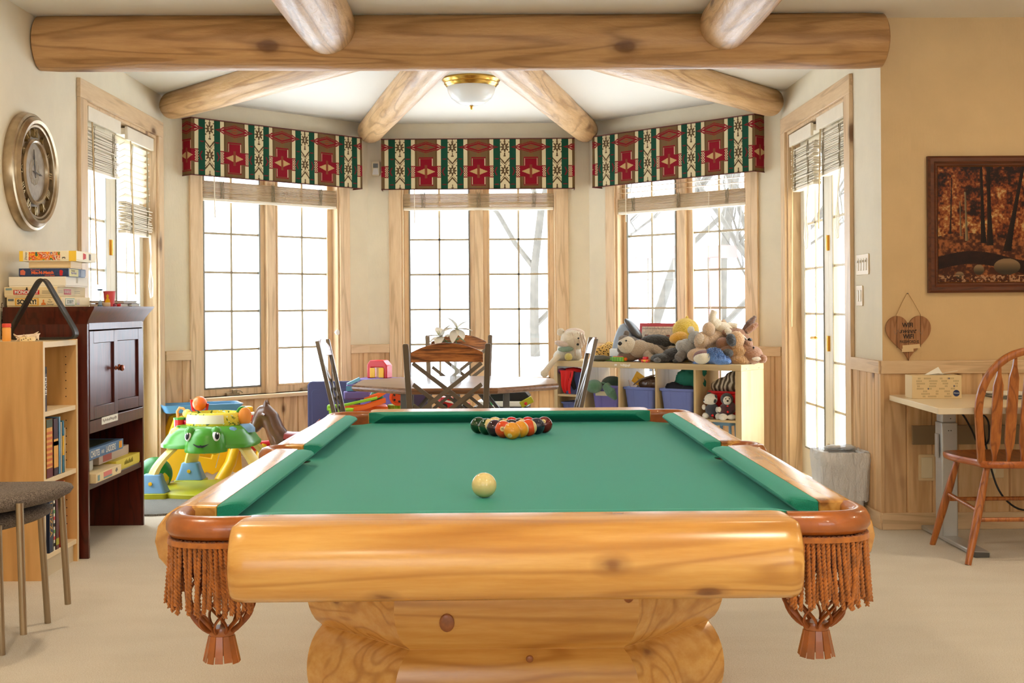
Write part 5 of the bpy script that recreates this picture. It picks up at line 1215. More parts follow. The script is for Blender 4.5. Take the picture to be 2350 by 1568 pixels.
dup(c1, (-.955, 7.50, 0), R(-90), 'lattice-back chair at the left end of the table, seen edge on')
dup(c1, (.445, 7.50, 0), R(90), 'lattice-back chair at the right end of the table, seen edge on')

r = thing('lily_vase', 'ribbed clear glass vase with two white lilies on the dining table', 'vase', (-.27, 7.46, .75)); VG = mat('clear_ribbed_glass', (226, 234, 236), .06, alpha=.55)
b = MB(); b.rings([[(rr * (1 + .05 * math.cos(16 * a)) * math.cos(a), rr * (1 + .05 * math.cos(16 * a)) * math.sin(a), z) for a in [2 * math.pi * j / 64 for j in range(64)]] for rr, z in ((.030, 0), (.034, .006), (.033, .03), (.026, .08), (.018, .13), (.014, .165), (.019, .19))], cap=False); b.build('glass_body', VG, r, smooth=60)
ST = mat('stem_green', (70, 122, 60), .5); LILY = mat('lily_white', (250, 248, 240), .6, sheen=.2)
q = MB(); q.tube([(0, 0, .02), (-.01, 0, .2), (-.07, -.01, .262)], .003, 6).tube([(0, 0, .02), (.005, 0, .2), (.006, -.01, .30)], .003, 6); q.build('stems', ST, r)
def petal(b, c, ax, L, w, curl):
    ax = ax.normalized(); side = ax.cross(V((0, 0, 1))); side = side.normalized() if side.length > .1 else V((1, 0, 0)); up = side.cross(ax); rs = []
    for k in range(8):
        t = k / 7; p = c + ax * L * t + up * (-curl * t * t * L); ww = w * math.sin(math.pi * min(1, t * .92 + .06)) ** .8; th = .0008
        rs.append([tuple(p + side * -ww + up * (ww * .25)), tuple(p + up * th), tuple(p + side * ww + up * (ww * .25)), tuple(p - up * th)])
    b.rings(rs)
def lily(c, n, seed, name):
    rnd = random.Random(seed); b = MB(); n = n.normalized(); u = n.cross(V((0, 1, .2))).normalized(); v = n.cross(u)
    for k in range(6):
        a = k * math.pi / 3 + .3; d = n * .45 + (u * math.cos(a) + v * math.sin(a)) * .9; petal(b, c, d, .095 if k % 2 else .085, .031, .28 + rnd.uniform(-.1, .2))
    b.build(name, LILY, r, smooth=60); b = MB()
    for k in range(5): a = k * 1.257; b.tube([c, c + n * .04 + (u * math.cos(a) + v * math.sin(a)) * .012], .0012, 4)
    b.build('stamens', mat('stamen_green', (150, 170, 80), .6), r)
lily(V((-.085, -.01, .275)), V((-.5, -.5, .7)), 1, 'lily'); lily(V((.010, -.015, .318)), V((.25, -.9, .45)), 2, 'lily')
b = MB()
for d, c, L in (((-1, -.2, .05), (-.02, 0, .25), .10), ((-.7, 0, .15), (-.01, 0, .235), .08), ((.7, -.3, -.1), (.0, 0, .27), .07), ((.2, -.6, .1), (0, 0, .26), .06), ((-.9, .2, -.1), (0, 0, .245), .07)): petal(b, V(c), V(d), L, .012, .3)
b.build('leaves', ST, r, smooth=60)

# ------------------------------------------------------------------ play corner on the left
r = thing('turtle_activity_center', 'green turtle-faced baby activity centre with yellow legs and printed seat', 'baby activity centre', (-1.87, 8.08, 0))
b = MB()
for k in range(1): pass
b.rings([[(x, y, z) for x, y in arc(0, -.02, .42 * s, .34 * s, 0, 350, 35)] for s, z in ((.97, 0), (1, .01), (1, .035), (.96, .045))]); b.build('base_plate', OLIVE, r, smooth=40)
feet = [(-.33, -.26), (-.24, .34), (.33, -.22), (.30, .32)]
for x, y in feet:
    b = MB(); b.rings([[(x + px, y + py, z) for px, py in rrect(w, w * .8, .02)] for w, z in ((.20, 0), (.20, .045))]); b.build('foot_pad', OLIVE, r, bevel=.004)
    b = MB(); b.rings([[(x + px - .1 * 0, y + py, z) for px, py in rrect(w, w * .75, .02)] for w, z in ((.185, .045), (.135, .115), (.115, .155), (.10, .16))]); bo = b.build('boot', mat('dusty_blue_plastic', (104, 146, 178), .5), r, bevel=.005)
    b = MB(Matrix.Rotation(R(90), 4, 'X')); b.lathe([(.012, 0), (.012, .006), (.001, .007)], 12, c=(x, .105, -y + .060)); b.build('bolt_cap', YELP, r)
    b = MB(); P = []
    for k in range(9):
        t = k / 8; P.append(V((x * (1 - .42 * t ** 1.6), y * (1 - .42 * t ** 1.6), .14 + .20 * t + .0)))
    rs = []
    for i, p in enumerate(P):
        d = V((-y, x, 0)).normalized(); nn = V((x, y, 0)).normalized(); w, tt = .043, .024; rs.append([tuple(p + d * a_ * w + nn * c_ * tt) for a_, c_ in ((-1, -.6), (-.6, -1), (.6, -1), (1, -.6), (1, .6), (.6, 1), (-.6, 1), (-1, .6))])
    b.rings(rs); b.build('leg', PALEY, r, smooth=50)
# tray with four lobes and a turtle head in front
b = MB(); rs = []
for z, s in ((.315, 1.0), (.318, 1.02), (.335, 1.02), (.345, .985), (.385, .90), (.425, .80), (.445, .70), (.448, .60)):
    ring = []
    for j in range(72):
        a = 2 * math.pi * j / 72; lob = 1 + .10 * abs(math.cos(2 * (a - math.pi / 4))) ** 2 - .05 * abs(math.sin(2 * (a - math.pi / 4))); ring.append((-.018 + .315 * s * lob * math.cos(a), .275 * s * lob * math.sin(a), z))
    rs.append(ring)
b.rings(rs).build('tray', GREENP, r, smooth=60)
b = MB(); b.rings([[(.0 + .135 * s * math.cos(a), -.235 + .115 * s * math.sin(a) * (1 if math.sin(a) > 0 else 1), z) for a in [2 * math.pi * j / 40 for j in range(40)]] for s, z in ((.98, .296), (1.0, .305), (.97, .345), (.88, .395), (.72, .43), (.45, .45), (.1, .455))]); b.build('turtle_head', GREENP, r, smooth=60)
for x in (-.088, .078):
    b = MB(); b.ball((x, -.285, .425), (.034, .030, .036), seg=20, rows=12); b.build('eyelid', GREENP, r)
for x, yw, ro in ((-.096, -.303, -.55), (.082, -.308, .25)):
    T = Matrix.Translation((x, yw, .405)) @ Matrix.Rotation(ro, 4, 'Z') @ Matrix.Rotation(R(-14), 4, 'X')
    MB(T).ball((0, 0, 0), (.024, .014, .036), seg=20, rows=12).build('eye', WHITE, r); MB(T).ball((.004, -.008, -.003), (.015, .010, .024), seg=16, rows=10).build('pupil', INK, r); MB(T).ball((.008, -.0155, .010), (.005, .004, .007), seg=10, rows=6).build('eye_glint', WHITE, r)
b = MB(); N = 12; up_, lo = [], []
for k in range(N + 1):
    u = -1 + 2 * k / N; a = math.pi * 1.5 + u * .38 - .06; rx, ry = .1365 - .001, .1165; z = .342 + .014 * u * u + (.004 if abs(u) < .12 else 0)
    s_ = .965; x, y = rx * s_ * math.cos(a), -.235 + ry * s_ * math.sin(a) - .003; th = .010 * (1 - abs(u) ** 1.5) + .0015; up_.append((x, y, z + th * .3)); lo.append((x, y - .002, z - th))
b.rings([[up_[k], lo[k], (lo[k][0], lo[k][1] + .006, lo[k][2]), (up_[k][0], up_[k][1] + .006, up_[k][2])] for k in range(N + 1)]); b.build('smile', INK, r)
SEATF = NT('yellow_printed_fabric'); _v = SEATF.coord(); _n1 = SEATF.noise(_v, 38, 2); _n2 = SEATF.noise(_v, 60, 1)
_c = SEATF.ramp(_n1, [(.60, s2l((240, 210, 70))), (.62, s2l((96, 110, 40)))]); _c = SEATF.mix(SEATF.ramp(_n2, [(.68, (0, 0, 0)), (.70, (1, 1, 1))]), _c, s2l((226, 236, 226))); SEATF.l(_c, SEATF.b.inputs['Base Color']); SEATF.b.inputs['Roughness'].default_value = .85; SEATF = SEATF.m
b = MB(); b.lathe([(.175, .44), (.182, .45), (.180, .50), (.168, .525), (.150, .53), (.145, .50), (.150, .40), (.12, .34), (.06, .27), (.01, .25)], 44, sx=1.0, sy=.85); st = b.build('fabric_seat', SEATF, r, smooth=60)
b = MB()
q0 = []
for z, rr in ((.462, .1845), (.518, .178)): q0.append([(rr * math.cos(a), .85 * rr * math.sin(a), z) for a in [R(205 + 95 * k / 16) for k in range(17)]])
b.rings([q0[0] + [(x * .985, y * .985, z) for x, y, z in q0[0][::-1]], q0[1] + [(x * .985, y * .985, z) for x, y, z in q0[1][::-1]]]); b.build('seat_patch', mat('cream_canvas', (240, 226, 196), .85, bump=.3, bscale=60), r)
MB().tube([(.03, -.05, .30), (.045, -.06, .26), (.03, -.06, .21), (.02, -.06, .17)], .006, 6, sq=.3).build('strap', WHITE, r)
# toys round the tray
b = MB(); b.ball((-.125, .12, .575), .048, seg=24, rows=14); b.build('orange_ball', ORANGEP, r); MB().tube([(-.175, .12, .56), (-.178, .115, .60), (-.172, .12, .535), (-.15, .12, .515), (-.125, .12, .51), (-.10, .12, .515), (-.078, .12, .535), (-.072, .12, .575)], .009, 8).build('ball_holder', RED, r); MB().tube([(-.125, .12, .44), (-.125, .12, .52)], .02, 12).build('ball_post', RED, r)
b = MB(); b.lathe([(.036, .42), (.036, .48), (.001, .482)], 20, c=(-.235, .03, 0)); b.build('red_cup', RED, r); MB().lathe([(.040, .478), (.040, .49), (.001, .492)], 20, c=(-.235, .03, 0)).build('green_lid', GREENP, r)
MB().tube([(-.245, .03, .485), (-.25, .03, .53), (-.235, .03, .555), (-.21, .03, .55), (-.195, .03, .53)], .009, 8).build('orange_loop', mat('peach_plastic', (250, 160, 90), .35), r); MB().ball((-.185, .03, .515), .030, seg=20, rows=12).build('yellow_ball', mat('soft_yellow', (246, 206, 100), .35), r)
MB().lathe([(.036, .42), (.036, .462), (.040, .463), (.040, .474), (.001, .476)], 20, c=(-.165, .02, 0)).build('maroon_spool', mat('crimson_plastic', (176, 20, 50), .3), r); MB().lathe([(.026, .476), (.028, .49), (.001, .494)], 18, c=(-.165, .02, 0)).build('blue_disc', BLUEP, r)
b = MB(); b.ball((-.205, -.135, .405), (.052, .045, .042), seg=20, rows=12); b.build('yellow_dome', mat('soft_yellow', (246, 206, 100), .35), r); MB().ball((-.20, -.14, .447), (.016, .014, .008), seg=12, rows=6).build('green_button', GREENP, r)
MB().ball((.145, -.15, .41), (.043, .040, .036), seg=20, rows=12).build('blue_dome', mat('dusty_blue_plastic', (104, 146, 178), .5), r)
b = MB(); b.lathe([(.062, .40), (.060, .425), (.045, .445), (.03, .455)], 22, c=(.21, -.03, 0)); b.build('blue_base', mat('sky_blue_plastic', (128, 170, 206), .4), r)
b = MB(Matrix.Translation((.205, -.03, .50)) @ Matrix.Rotation(R(20), 4, 'Z') @ Matrix.Rotation(R(90), 4, 'X')); b.lathe([(.035, -.022), (.050, -.012), (.052, 0), (.050, .012), (.035, .024), (.001, .028)], 24, sx=.85, sy=1.15); b.build('orange_disc', mat('tangerine', (246, 150, 60), .35), r)
b = MB(Matrix.Translation((.19, -.018, .503)) @ Matrix.Rotation(R(20), 4, 'Z') @ Matrix.Rotation(R(90), 4, 'X')); b.lathe([(.052, -.018), (.056, -.008), (.054, .004)], 24, sx=.85, sy=1.15); b.build('green_rim', mat('grass_plastic', (50, 150, 50), .35), r)

# toddler activity gym behind the turtle
r = thing('toddler_play_gym', 'yellow toddler play gym with a blue tray top and red tubes behind the turtle', 'play gym', (-2.08, 8.80, 0), R(22))
def gym_panel(y, x0=-.30, x1=.20, rz=0):
    P = [(x0, .0), (x0, .30), (x0 + .05, .44), (x0 + .11, .46), (x0 + .15, .30), (x0 + .21, .17), (x1 - .20, .15), (x1 - .15, .30), (x1 - .12, .44), (x1 - .03, .43), (x1, .28), (x1 + .02, .02)] + [(x1 - .03 - k * .04, .035 + (.02 if k % 2 else 0)) for k in range(1, 9)]
    return MB().prism(P, 'y', y - .02, y + .02)
gym_panel(-.10).build('side_panel', YELP, r, bevel=.006); gym_panel(.16).build('side_panel', YELP, r, bevel=.006)
q = MB(); q.rings([[(x, y, z) for x, y in rrect(w, d, .03)] for w, d, z in ((.50, .24, .475), (.56, .30, .53), (.53, .27, .53), (.50, .24, .50))]); q.build('blue_tray', BLUEP, r, loc=(-.05, .02, 0), smooth=30)
q = MB(); q.rings([[(x, y, z) for x, y in rrect(.1, .1, .03)] for z in (.40, .50)]); q.build('yellow_knob', YELP, r, loc=(.26, -.02, 0), bevel=.01)
MB().tube([(.06, -.12, .41), (.36, -.14, .43)], .024, 14).build('red_roller', RED, r); MB().tube([(.06, -.12, .437), (.3, -.14, .455)], .014, 10).build('white_roller', WHITE, r)
MB().tube([(.12, -.16, .22), (.40, -.16, .23)], .034, 14).build('red_tube', RED, r)
for x in (.14, .34): MB().tube([(x + .02, -.16, .23), (x - .02, -.2, .12), (x - .10, -.24, 0)], [.038, .04, .045], 12).build('yellow_leg', YELP, r)

r = thing('green_play_ball', 'green play ball with yellow and tan patches behind the turtle leg', 'ball', (-2.285, 8.17, .113))
BM = NT('patched_ball'); _vo = BM.n('ShaderNodeTexVoronoi', feature='F1'); _vo.inputs['Scale'].default_value = 9; BM.l(BM.coord(), _vo.inputs['Vector']); _s = BM.n('ShaderNodeSeparateColor'); BM.l(_vo.outputs['Color'], _s.inputs[0])
_r = BM.n('ShaderNodeValToRGB'); _r.color_ramp.interpolation = 'CONSTANT'; e = _r.color_ramp.elements; e[0].color = (*s2l((20, 116, 36)), 1); e[1].position = .66; e[1].color = (*s2l((214, 186, 140)), 1); x = e.new(.84); x.color = (*s2l((226, 190, 40)), 1); BM.l(_s.outputs[0], _r.inputs[0]); BM.l(_r.outputs[0], BM.b.inputs['Base Color']); BM.b.inputs['Roughness'].default_value = .4
MB().ball((0, 0, 0), .113, seg=32, rows=20).build('ball_skin', BM.m, r, smooth=180)
RUGM = NT('grey_ribbed_mat'); _w = RUGM.n('ShaderNodeTexWave', i_Scale=40, i_Distortion=2); RUGM.l(RUGM.coord(), _w.inputs[0]); RUGM.l(RUGM.ramp(_w.outputs[0], [(.2, s2l((96, 94, 90))), (.8, s2l((150, 146, 138)))]), RUGM.b.inputs['Base Color']); RUGM.b.inputs['Roughness'].default_value = .95; RUGM.bump(_w.outputs[0], .6, .004)
tag(MB().prism(rrect(.50, .62, .16, 8), 'z', 0, .012).build('door_mat', RUGM.m, loc=(-2.13, 7.485, 0), bevel=.003), 'grey ribbed door mat on the carpet before the left double door', 'mat')

# carved wooden rocking horse
r = thing('wooden_horse', 'dark carved wooden horse with a red saddle below the left window', 'toy horse', (-1.47, 8.52, 0), R(-4))
HB = mat('dark_carved_wood', (98, 62, 40), .35, coat=.3, var=.35, vscale=9)
b = MB(); b.tube([(-.19, 0, .475), (-.155, 0, .485), (-.12, 0, .45), (-.085, 0, .36), (-.045, 0, .28), (.02, 0, .25), (.12, 0, .245), (.22, 0, .27)], [.048, .062, .062, .066, .082, .092, .088, .075], 14)
b.tube([(-.17, 0, .475), (-.20, 0, .43), (-.225, 0, .375), (-.228, 0, .36)], [.056, .050, .038, .030], 12); b.ball((-.165, 0, .485), (.055, .046, .052)); b.ball((-.226, 0, .368), (.030, .028, .026)); b.ball((-.188, 0, .43), (.050, .044, .05))
for y in (-.05, .05): b.tube([(-.03, y, .24), (-.08, y * 1.3, .13), (-.05, y * 1.4, .03)], [.05, .035, .028], 10); b.tube([(.20, y, .25), (.25, y * 1.3, .14), (.22, y * 1.4, .03)], [.055, .036, .028], 10)
b.build('body', HB, r, remesh=.009)
for y in (-.026, .026): MB().rings([[(-.145 + dx_ * k, y + dy_ * k, z) for dx_, dy_ in ((-.020, 0), (0, -.013), (.018, 0), (0, .013))] for z, k in ((.515, 1.1), (.545, .8), (.572, .12))]).build('ear', HB, r, smooth=60)
MB().tube([(-.165, -.045, .472), (-.15, -.085, .478), (-.13, -.10, .473)], [.013, .011, .008], 8).build('handle', HB, r); MB().tube([(-.165, .045, .472), (-.15, .085, .478), (-.13, .10, .473)], [.013, .011, .008], 8).build('handle', HB, r)
q = MB(); q.rings([[(x, y, z) for y, z in ((-.086, zz - .03), (-.06, zz), (0, zz + .016), (.06, zz), (.086, zz - .03), (.05, zz - .05), (-.05, zz - .05))] for x, zz in ((-.01, .34), (.04, .335), (.10, .335), (.16, .36), (.205, .405), (.225, .425))]); q.build('saddle', mat('dull_red_leather', (140, 40, 36), .35), r, smooth=60)
MB().tube([(.22, 0, .34), (.245, 0, .365), (.265, 0, .33), (.27, 0, .27)], [.03, .035, .028, .01], 10).build('tail', HB, r)
for x in (-.238,): MB().ball((x - .012, -.012, .372), .006, seg=8, rows=6).build('nostril', INK, r)
for y in (-.045, .045): MB().ball((-.195, y, .455), (.008, .005, .009), seg=10, rows=6).build('eye', INK, r)
for y in (-.075, .075): MB().tube([(-.22, y, .05), (-.1, y, .012), (.08, y, .010), (.22, y, .012), (.32, y, .045)], .014, 8).build('rocker', HB, r)

# navy board and the pile of plastic toys
r = thing('navy_plastic_panel', 'navy blue rounded plastic panel standing under the left window beside the chair', 'play panel', (-1.21, 8.99, 0), R(2))
NV = mat('navy_plastic', (70, 74, 118), .42); b = MB(); b.prism(rrect(.38, .67, .035, 6, 0, .335), 'y', -.02, .02); b.build('panel', NV, r, bevel=.006)
MB().prism(rrect(.32, .56, .03, 6, 0, .335), 'y', -.024, -.018).build('inset', NV, r, bevel=.003)
MB().box((-.17, .02, 0), (.17, .16, .03)).build('stand_foot', NV, r, bevel=.005)

def toy(name, label, cat, loc, rz=0): return thing(name, label, cat, loc, rz)
r = toy('toy_castle', 'purple toy castle with a red arch and yellow doors behind the table', 'toy', (-.93, 9.62, 0), R(-20))
MB().box((-.17, -.1, 0), (.17, .12, .655)).build('base', PURPLE, r, bevel=.01)
P = [(-.085, 0), (-.085, .105), (-.06, .14), (.05, .14), (.085, .10), (.085, 0), (.05, 0), (.05, .085), (-.05, .085), (-.05, 0)]
MB().prism(P, 'y', -.05, .05, T=Matrix.Translation((-.01, 0, .655))).build('red_arch', RED, r, bevel=.006)
for x in (-.045, .03): MB().box((x - .022, -.06, .66), (x + .022, -.052, .735)).build('yellow_door', YELP, r, bevel=.004)
r = toy('toy_garage', 'orange plastic toy garage with ramps behind the left dining chair', 'toy', (-.93, 8.86, 0), R(8))
b = MB(); b.box((-.20, -.08, 0), (.12, .12, .50)); b.build('tower', ORANGEP, r, bevel=.012)
for x0, z0, x1, z1, y in ((-.20, .47, .10, .53, -.11), (-.05, .53, .16, .62, -.02)):
    q = MB(); q.rings([[(x, y + w, z + h_) for w, h_ in ((-.05, 0), (-.05, .03), (-.04, .03), (-.04, .01), (.04, .01), (.04, .03), (.05, .03), (.05, 0))] for x, z in ((x0, z0), ((x0 + x1) / 2, (z0 + z1) / 2 - .015), (x1, z1))]); q.build('ramp', ORANGEP, r, smooth=30)
b = MB(Matrix.Translation((.19, -.05, .56)) @ Matrix.Rotation(R(90), 4, 'X')); b.lathe([(.055, -.02), (.06, -.01), (.06, .02), (.045, .025), (.04, .012), (.001, .012)], 26); b.build('gear_wheel', mat('deep_orange', (236, 84, 24), .35), r)
for k in range(5): a = k * 1.257; MB().ball((.19 + .03 * math.cos(a), -.072, .56 + .03 * math.sin(a)), .008, seg=8, rows=6).build('gear_hole', INK, r)
r = toy('toy_shovel', 'lime green toy shovel lying slanted across the orange garage', 'toy', (-1.02, 8.72, .50), R(4))
MB().rings([[(x, w, z) for w, z in ((-.022, zz), (-.022, zz + .018), (.022, zz + .018), (.022, zz))] for x, zz in ((-.12, .0), (.15, .055))]).build('handle', LIME, r, bevel=.003); MB().box((-.20, -.05, -.02), (-.11, .05, .02)).build('blade', LIME, r, bevel=.008)
r = toy('toy_bucket', 'lime green toy bucket at the left of the orange garage', 'toy', (-1.11, 8.60, 0)); MB().lathe([(.06, 0), (.085, .49), (.09, .50), (.08, .50), (.055, .02)], 26).build('bucket', LIME, r); MB().box((-.05, -.01, .44), (.09, .03, .475)).build('orange_paddle', ORANGEP, r, bevel=.006)
r = toy('toy_truck', 'purple toy truck on top of the toys beside the left dining chair', 'toy', (-1.03, 8.84, .55), R(10)); b = MB(); b.box((-.09, -.04, 0), (.09, .05, .055)).box((-.07, -.035, .055), (.0, .045, .105)); b.build('truck_body', PURPLE, r, bevel=.008); MB().box((-.075, -.038, .06), (-.01, -.034, .095)).build('window', BLUEP, r); MB().cbox((-.02, 0, .125), (.10, .05, .02), (0, R(-25), 0)).build('blue_ladder', mat('pale_blue_plastic', (120, 180, 214), .4), r)
r = toy('toy_turtle_shell', 'dark green dome toy between the truck and the orange ramp', 'toy', (-.90, 8.98, .52)); MB().ball((0, 0, .03), (.05, .05, .06), seg=18, rows=10).build('dome', mat('emerald_plastic', (10, 120, 70), .35), r)
r = toy('toy_gear_base', 'lime green gear-edged toy base at the right of the orange garage', 'toy', (-.72, 8.95, 0)); P = []
for k in range(32): a = 2 * math.pi * k / 32; rr = .085 if k % 2 else .10; P.append((rr * math.cos(a), rr * math.sin(a)))
MB().prism(P, 'z', 0, .50).build('gear_stack', LIME, r, bevel=.003); MB().ball((0, -.04, .50), (.03, .03, .03), seg=12, rows=8).build('teal_cone', TEALP, r)
r = toy('yellow_toy_dome', 'yellow dome toy peeking over the pool table rail', 'toy', (-.83, 8.62, 0)); MB().lathe([(.06, 0), (.065, .40), (.05, .445), (.02, .465), (.001, .468)], 24).build('dome', YELP, r)
r = toy('purple_toy_bin', 'dark purple toy bin at the right of the orange toys', 'bin', (-.60, 9.10, 0)); MB().rings([[(x, y, z) for x, y in rrect(w, w, .03)] for w, z in ((.13, 0), (.16, .58), (.165, .60), (.15, .60), (.12, .02))]).build('bin_body', mat('deep_purple', (70, 54, 96), .5), r)
r = toy('toy_keyboard', 'black and white toy keyboard lying on boxes under the dining table', 'toy', (.0, 9.35, 0), R(-6))
MB().box((-.17, -.12, 0), (.20, .12, .42)).build('support_box', mat('dark_teal_box', (50, 60, 70), .6), r, bevel=.005); MB().box((-.19, -.13, .42), (.22, .13, .455)).build('grey_tray', mat('charcoal_plastic', (50, 52, 56), .4), r, bevel=.006); MB().box((-.17, -.135, .455), (.19, .11, .495)).build('white_body', WHITE, r, bevel=.008); MB().prism([(-.10, 0), (.20, 0), (.23, .035), (.20, .07), (-.06, .07)], 'y', -.11, .08, T=Matrix.Translation((0, 0, .495))).build('dark_cover', BLACK, r, bevel=.008); MB().cbox((.21, -.12, .49), (.10, .04, .05), (0, R(-28), 0)).build('olive_grip', OLIVE, r, bevel=.006); MB().ball((.205, -.145, .48), .012, seg=12, rows=8).build('red_button', RED, r)
r = toy('red_toy_racer', 'red and white toy car glimpsed through the front chair lattice', 'toy', (-.35, 9.22, 0), R(12)); MB().box((-.14, -.07, 0), (.14, .07, .44)).build('toy_box', mat('grey_card', (110, 110, 112), .7), r); MB().prism([(-.12, 0), (.12, 0), (.12, .03), (.04, .045), (-.02, .08), (-.10, .08)], 'y', -.05, .05, T=Matrix.Translation((0, 0, .455))).build('car_body', RED, r, bevel=.006); MB().cbox((.0, -.055, .49), (.18, .01, .014), (0, R(14), 0)).build('white_stripe', WHITE, r)
for x in (-.08, .08): MB(Matrix.Translation((x, -.05, .465)) @ Matrix.Rotation(R(90), 4, 'X')).lathe([(.024, -.01), (.024, .012), (.001, .013)], 16).build('wheel', BLACK, r)
r = toy('green_toy_robot', 'small green and white toy on the floor pile between the table legs', 'toy', (-.08, 9.1, 0)); MB().box((-.05, -.04, 0), (.05, .04, .44)).build('grey_block', mat('grey_card', (110, 110, 112), .7), r); MB().box((-.045, -.04, .44), (.045, .04, .475)).build('white_body', WHITE, r, bevel=.006); MB().ball((.0, 0, .495), (.028, .026, .028), seg=14, rows=8).build('green_head', mat('mint_plastic', (80, 190, 110), .4), r)
r = toy('yellow_push_toy', 'yellow slanted handle of a push toy leaning beside the cube shelf', 'toy', (.0, 9.55, 0)); MB().tube([(-.08, -.02, .03), (.10, 0, .42), (.205, .01, .60)], .013, 10).build('handle', mat('lemon_plastic', (240, 206, 40), .3), r); MB().tube([(-.12, -.02, .03), (-.02, -.02, .03)], .03, 12).build('roller', YELP, r)
# ------------------------------------------------------------------ cube shelf in front of the right bay window
SA = R(-36.5); SO = V((.40, 9.165)); SL, SD, SH = 1.515, .36, .80
cs = thing('cube_shelf', 'long birch cube shelf full of toy bins standing askew before the right bay window', 'shelf', (SO.x, SO.y, 0), SA)
BI = BIRCH; BV = wood('birch_upright', (204, 180, 138), (196, 170, 124), (178, 150, 104), 'z', .7, rough=.45, bump=.03, ring=.2)
MB().box((0, 0, SH - .042), (SL, SD, SH)).build('top_board', BI, cs, bevel=.002)
MB().box((0, 0, 0), (SL, SD, .042)).build('bottom_board', BI, cs, bevel=.002)
MB().box((0, 0, .042), (.030, SD, SH - .042)).build('end_panel', BV, cs, bevel=.002); MB().box((SL - .045, 0, .042), (SL, SD, SH - .042)).build('end_panel', BV, cs, bevel=.002)
DV = [.262, .560, .862, 1.164]
for x in DV: MB().box((x - .008, .003, .042), (x + .008, SD - .003, SH - .042)).build('divider', BV, cs)
cells = [(.030, DV[0] - .008)] + [(DV[i] + .008, DV[i + 1] - .008) for i in range(3)] + [(DV[3] + .008, SL - .045)]
for i, (a_, b_) in enumerate(cells):
    z = .545 if i == 0 else .415
    MB().box((a_, .004, z - .008), (b_, SD - .004, z + .008)).build('shelf_board', BI, cs)
q = MB()
for x in (.08, .28): q.tube([(SL + .0002, x, SH - .03), (SL + .0012, x, SH - .03)], .003, 8)
q.build('screw_hole', INK, cs)
q = MB(); rnd = random.Random(5)
for k in range(3): q.box((.525 + k * .007, -.0006, SH - .028 + rnd.uniform(-.003, .003)), (.530 + k * .007, 0, SH - .014))
q.build('sticker_residue', WHITE, cs)
q = MB()
for k in range(9): q.box((.575 + k * .009, -.0006, SH - .030 + rnd.uniform(-.003, .004)), (.582 + k * .009, 0, SH - .014 + rnd.uniform(-.004, .003)))
q.build('sticker_residue', mat('torn_label', (226, 220, 204), .7), cs)
def sw(x, y, z=0): return Vector((SO.x + math.cos(SA) * x - math.sin(SA) * y, SO.y + math.sin(SA) * x + math.cos(SA) * y, z))
PERI = mat('periwinkle_plastic', (100, 112, 172), .45, var=.06); PERD = mat('violet_blue_plastic', (104, 96, 164), .45)
def bin_(label, x, z, w, h, m, rz=0, y=.15, d=.24, name='storage_bin', grp='plastic toy bins in the cube shelf'):
    r = thing(name, label, 'bin', sw(x, y, z), SA + rz, grp); rs = []
    for ww, dd, zz in ((w * .80, d * .84, 0), (w * .96, d * .97, h * .92)): rs.append([(px, py, zz) for px, py in rrect(ww, dd, .022, 4)])
    for ww, dd, zz in ((w * .90, d * .92, h * .92), (w * .76, d * .78, .006)): rs.append([(px, py, zz) for px, py in rrect(ww, dd, .02, 4)])
    MB().rings(rs).build('bin_body', m, r, smooth=40)
    rs = [[(px, py, zz) for px, py in rrect(ww, dd, .022, 4)] for ww, dd, zz in ((w * .95, d * .955, h * .90), (w * 1.04, d * 1.04, h * .92), (w * 1.05, d * 1.05, h), (w * .97, d * .97, h * .985), (w * .90, d * .92, h * .90))]
    MB().rings(rs, cap=False).build('rim', m, r, smooth=30)
    q = MB()
    for k in (-1, 1): q.rings([[(k * w * s_ + o - .014, -d * dd / 2 - .0015, zz) for o in (0, .028)] + [(k * w * s_ + o - .014, -d * dd / 2 + .01, zz) for o in (.028, 0)] for s_, dd, zz in ((.20, .84, .01), (.24, .965, h * .9))])
    q.build('ribs', m, r)
    return r
bin_('upper blue bin holding red clothes in the leftmost cell of the cube shelf', .146, .553, .20, .165, mat('slate_blue_bin', (78, 86, 136), .45), y=.13, d=.22)
bin_('lower blue bin in the leftmost cell, only its rim above the table rail', .146, .36, .20, .135, mat('slate_blue_bin', (78, 86, 136), .45), y=.13, d=.22)
rb = bin_('violet blue bin with green turtle plush and tape label in the second cell', .42, .423, .235, .205, PERD, rz=R(6), y=.14)
patch(rb, (-.02, -.1175, .145), '-y', .12, .032, mat('masking_tape_tan', (206, 196, 166), .7), 'tape_label')
bin_('blue bin with brown bag and yellow card in the third cell', .705, .423, .255, .20, PERI, y=.15)
bin_('blue bin with dark green cloth in the fourth cell', 1.01, .423, .265, .20, PERI, y=.14)
bin_('red bin with grey striped fur blanket in the rightmost cell', 1.335, .423, .23, .19, RED, y=.19, d=.20)
# lower row: glimpses through the rightmost cell
r = thing('blue_toy_stool', 'light blue toy stool in the lower right cell of the cube shelf', 'toy', sw(1.30, .20, .042), SA)
MB().prism(rrect(.16, .14, .03), 'z', .33, .355).build('seat', mat('sky_blue_plastic', (128, 170, 206), .4), r, bevel=.004)
for x in (-.055, .055):
    for y in (-.045, .045): MB().tube([(x, y, .33), (x * 1.2, y * 1.2, 0)], .011, 8).build('leg', mat('sky_blue_plastic', (128, 170, 206), .4), r)

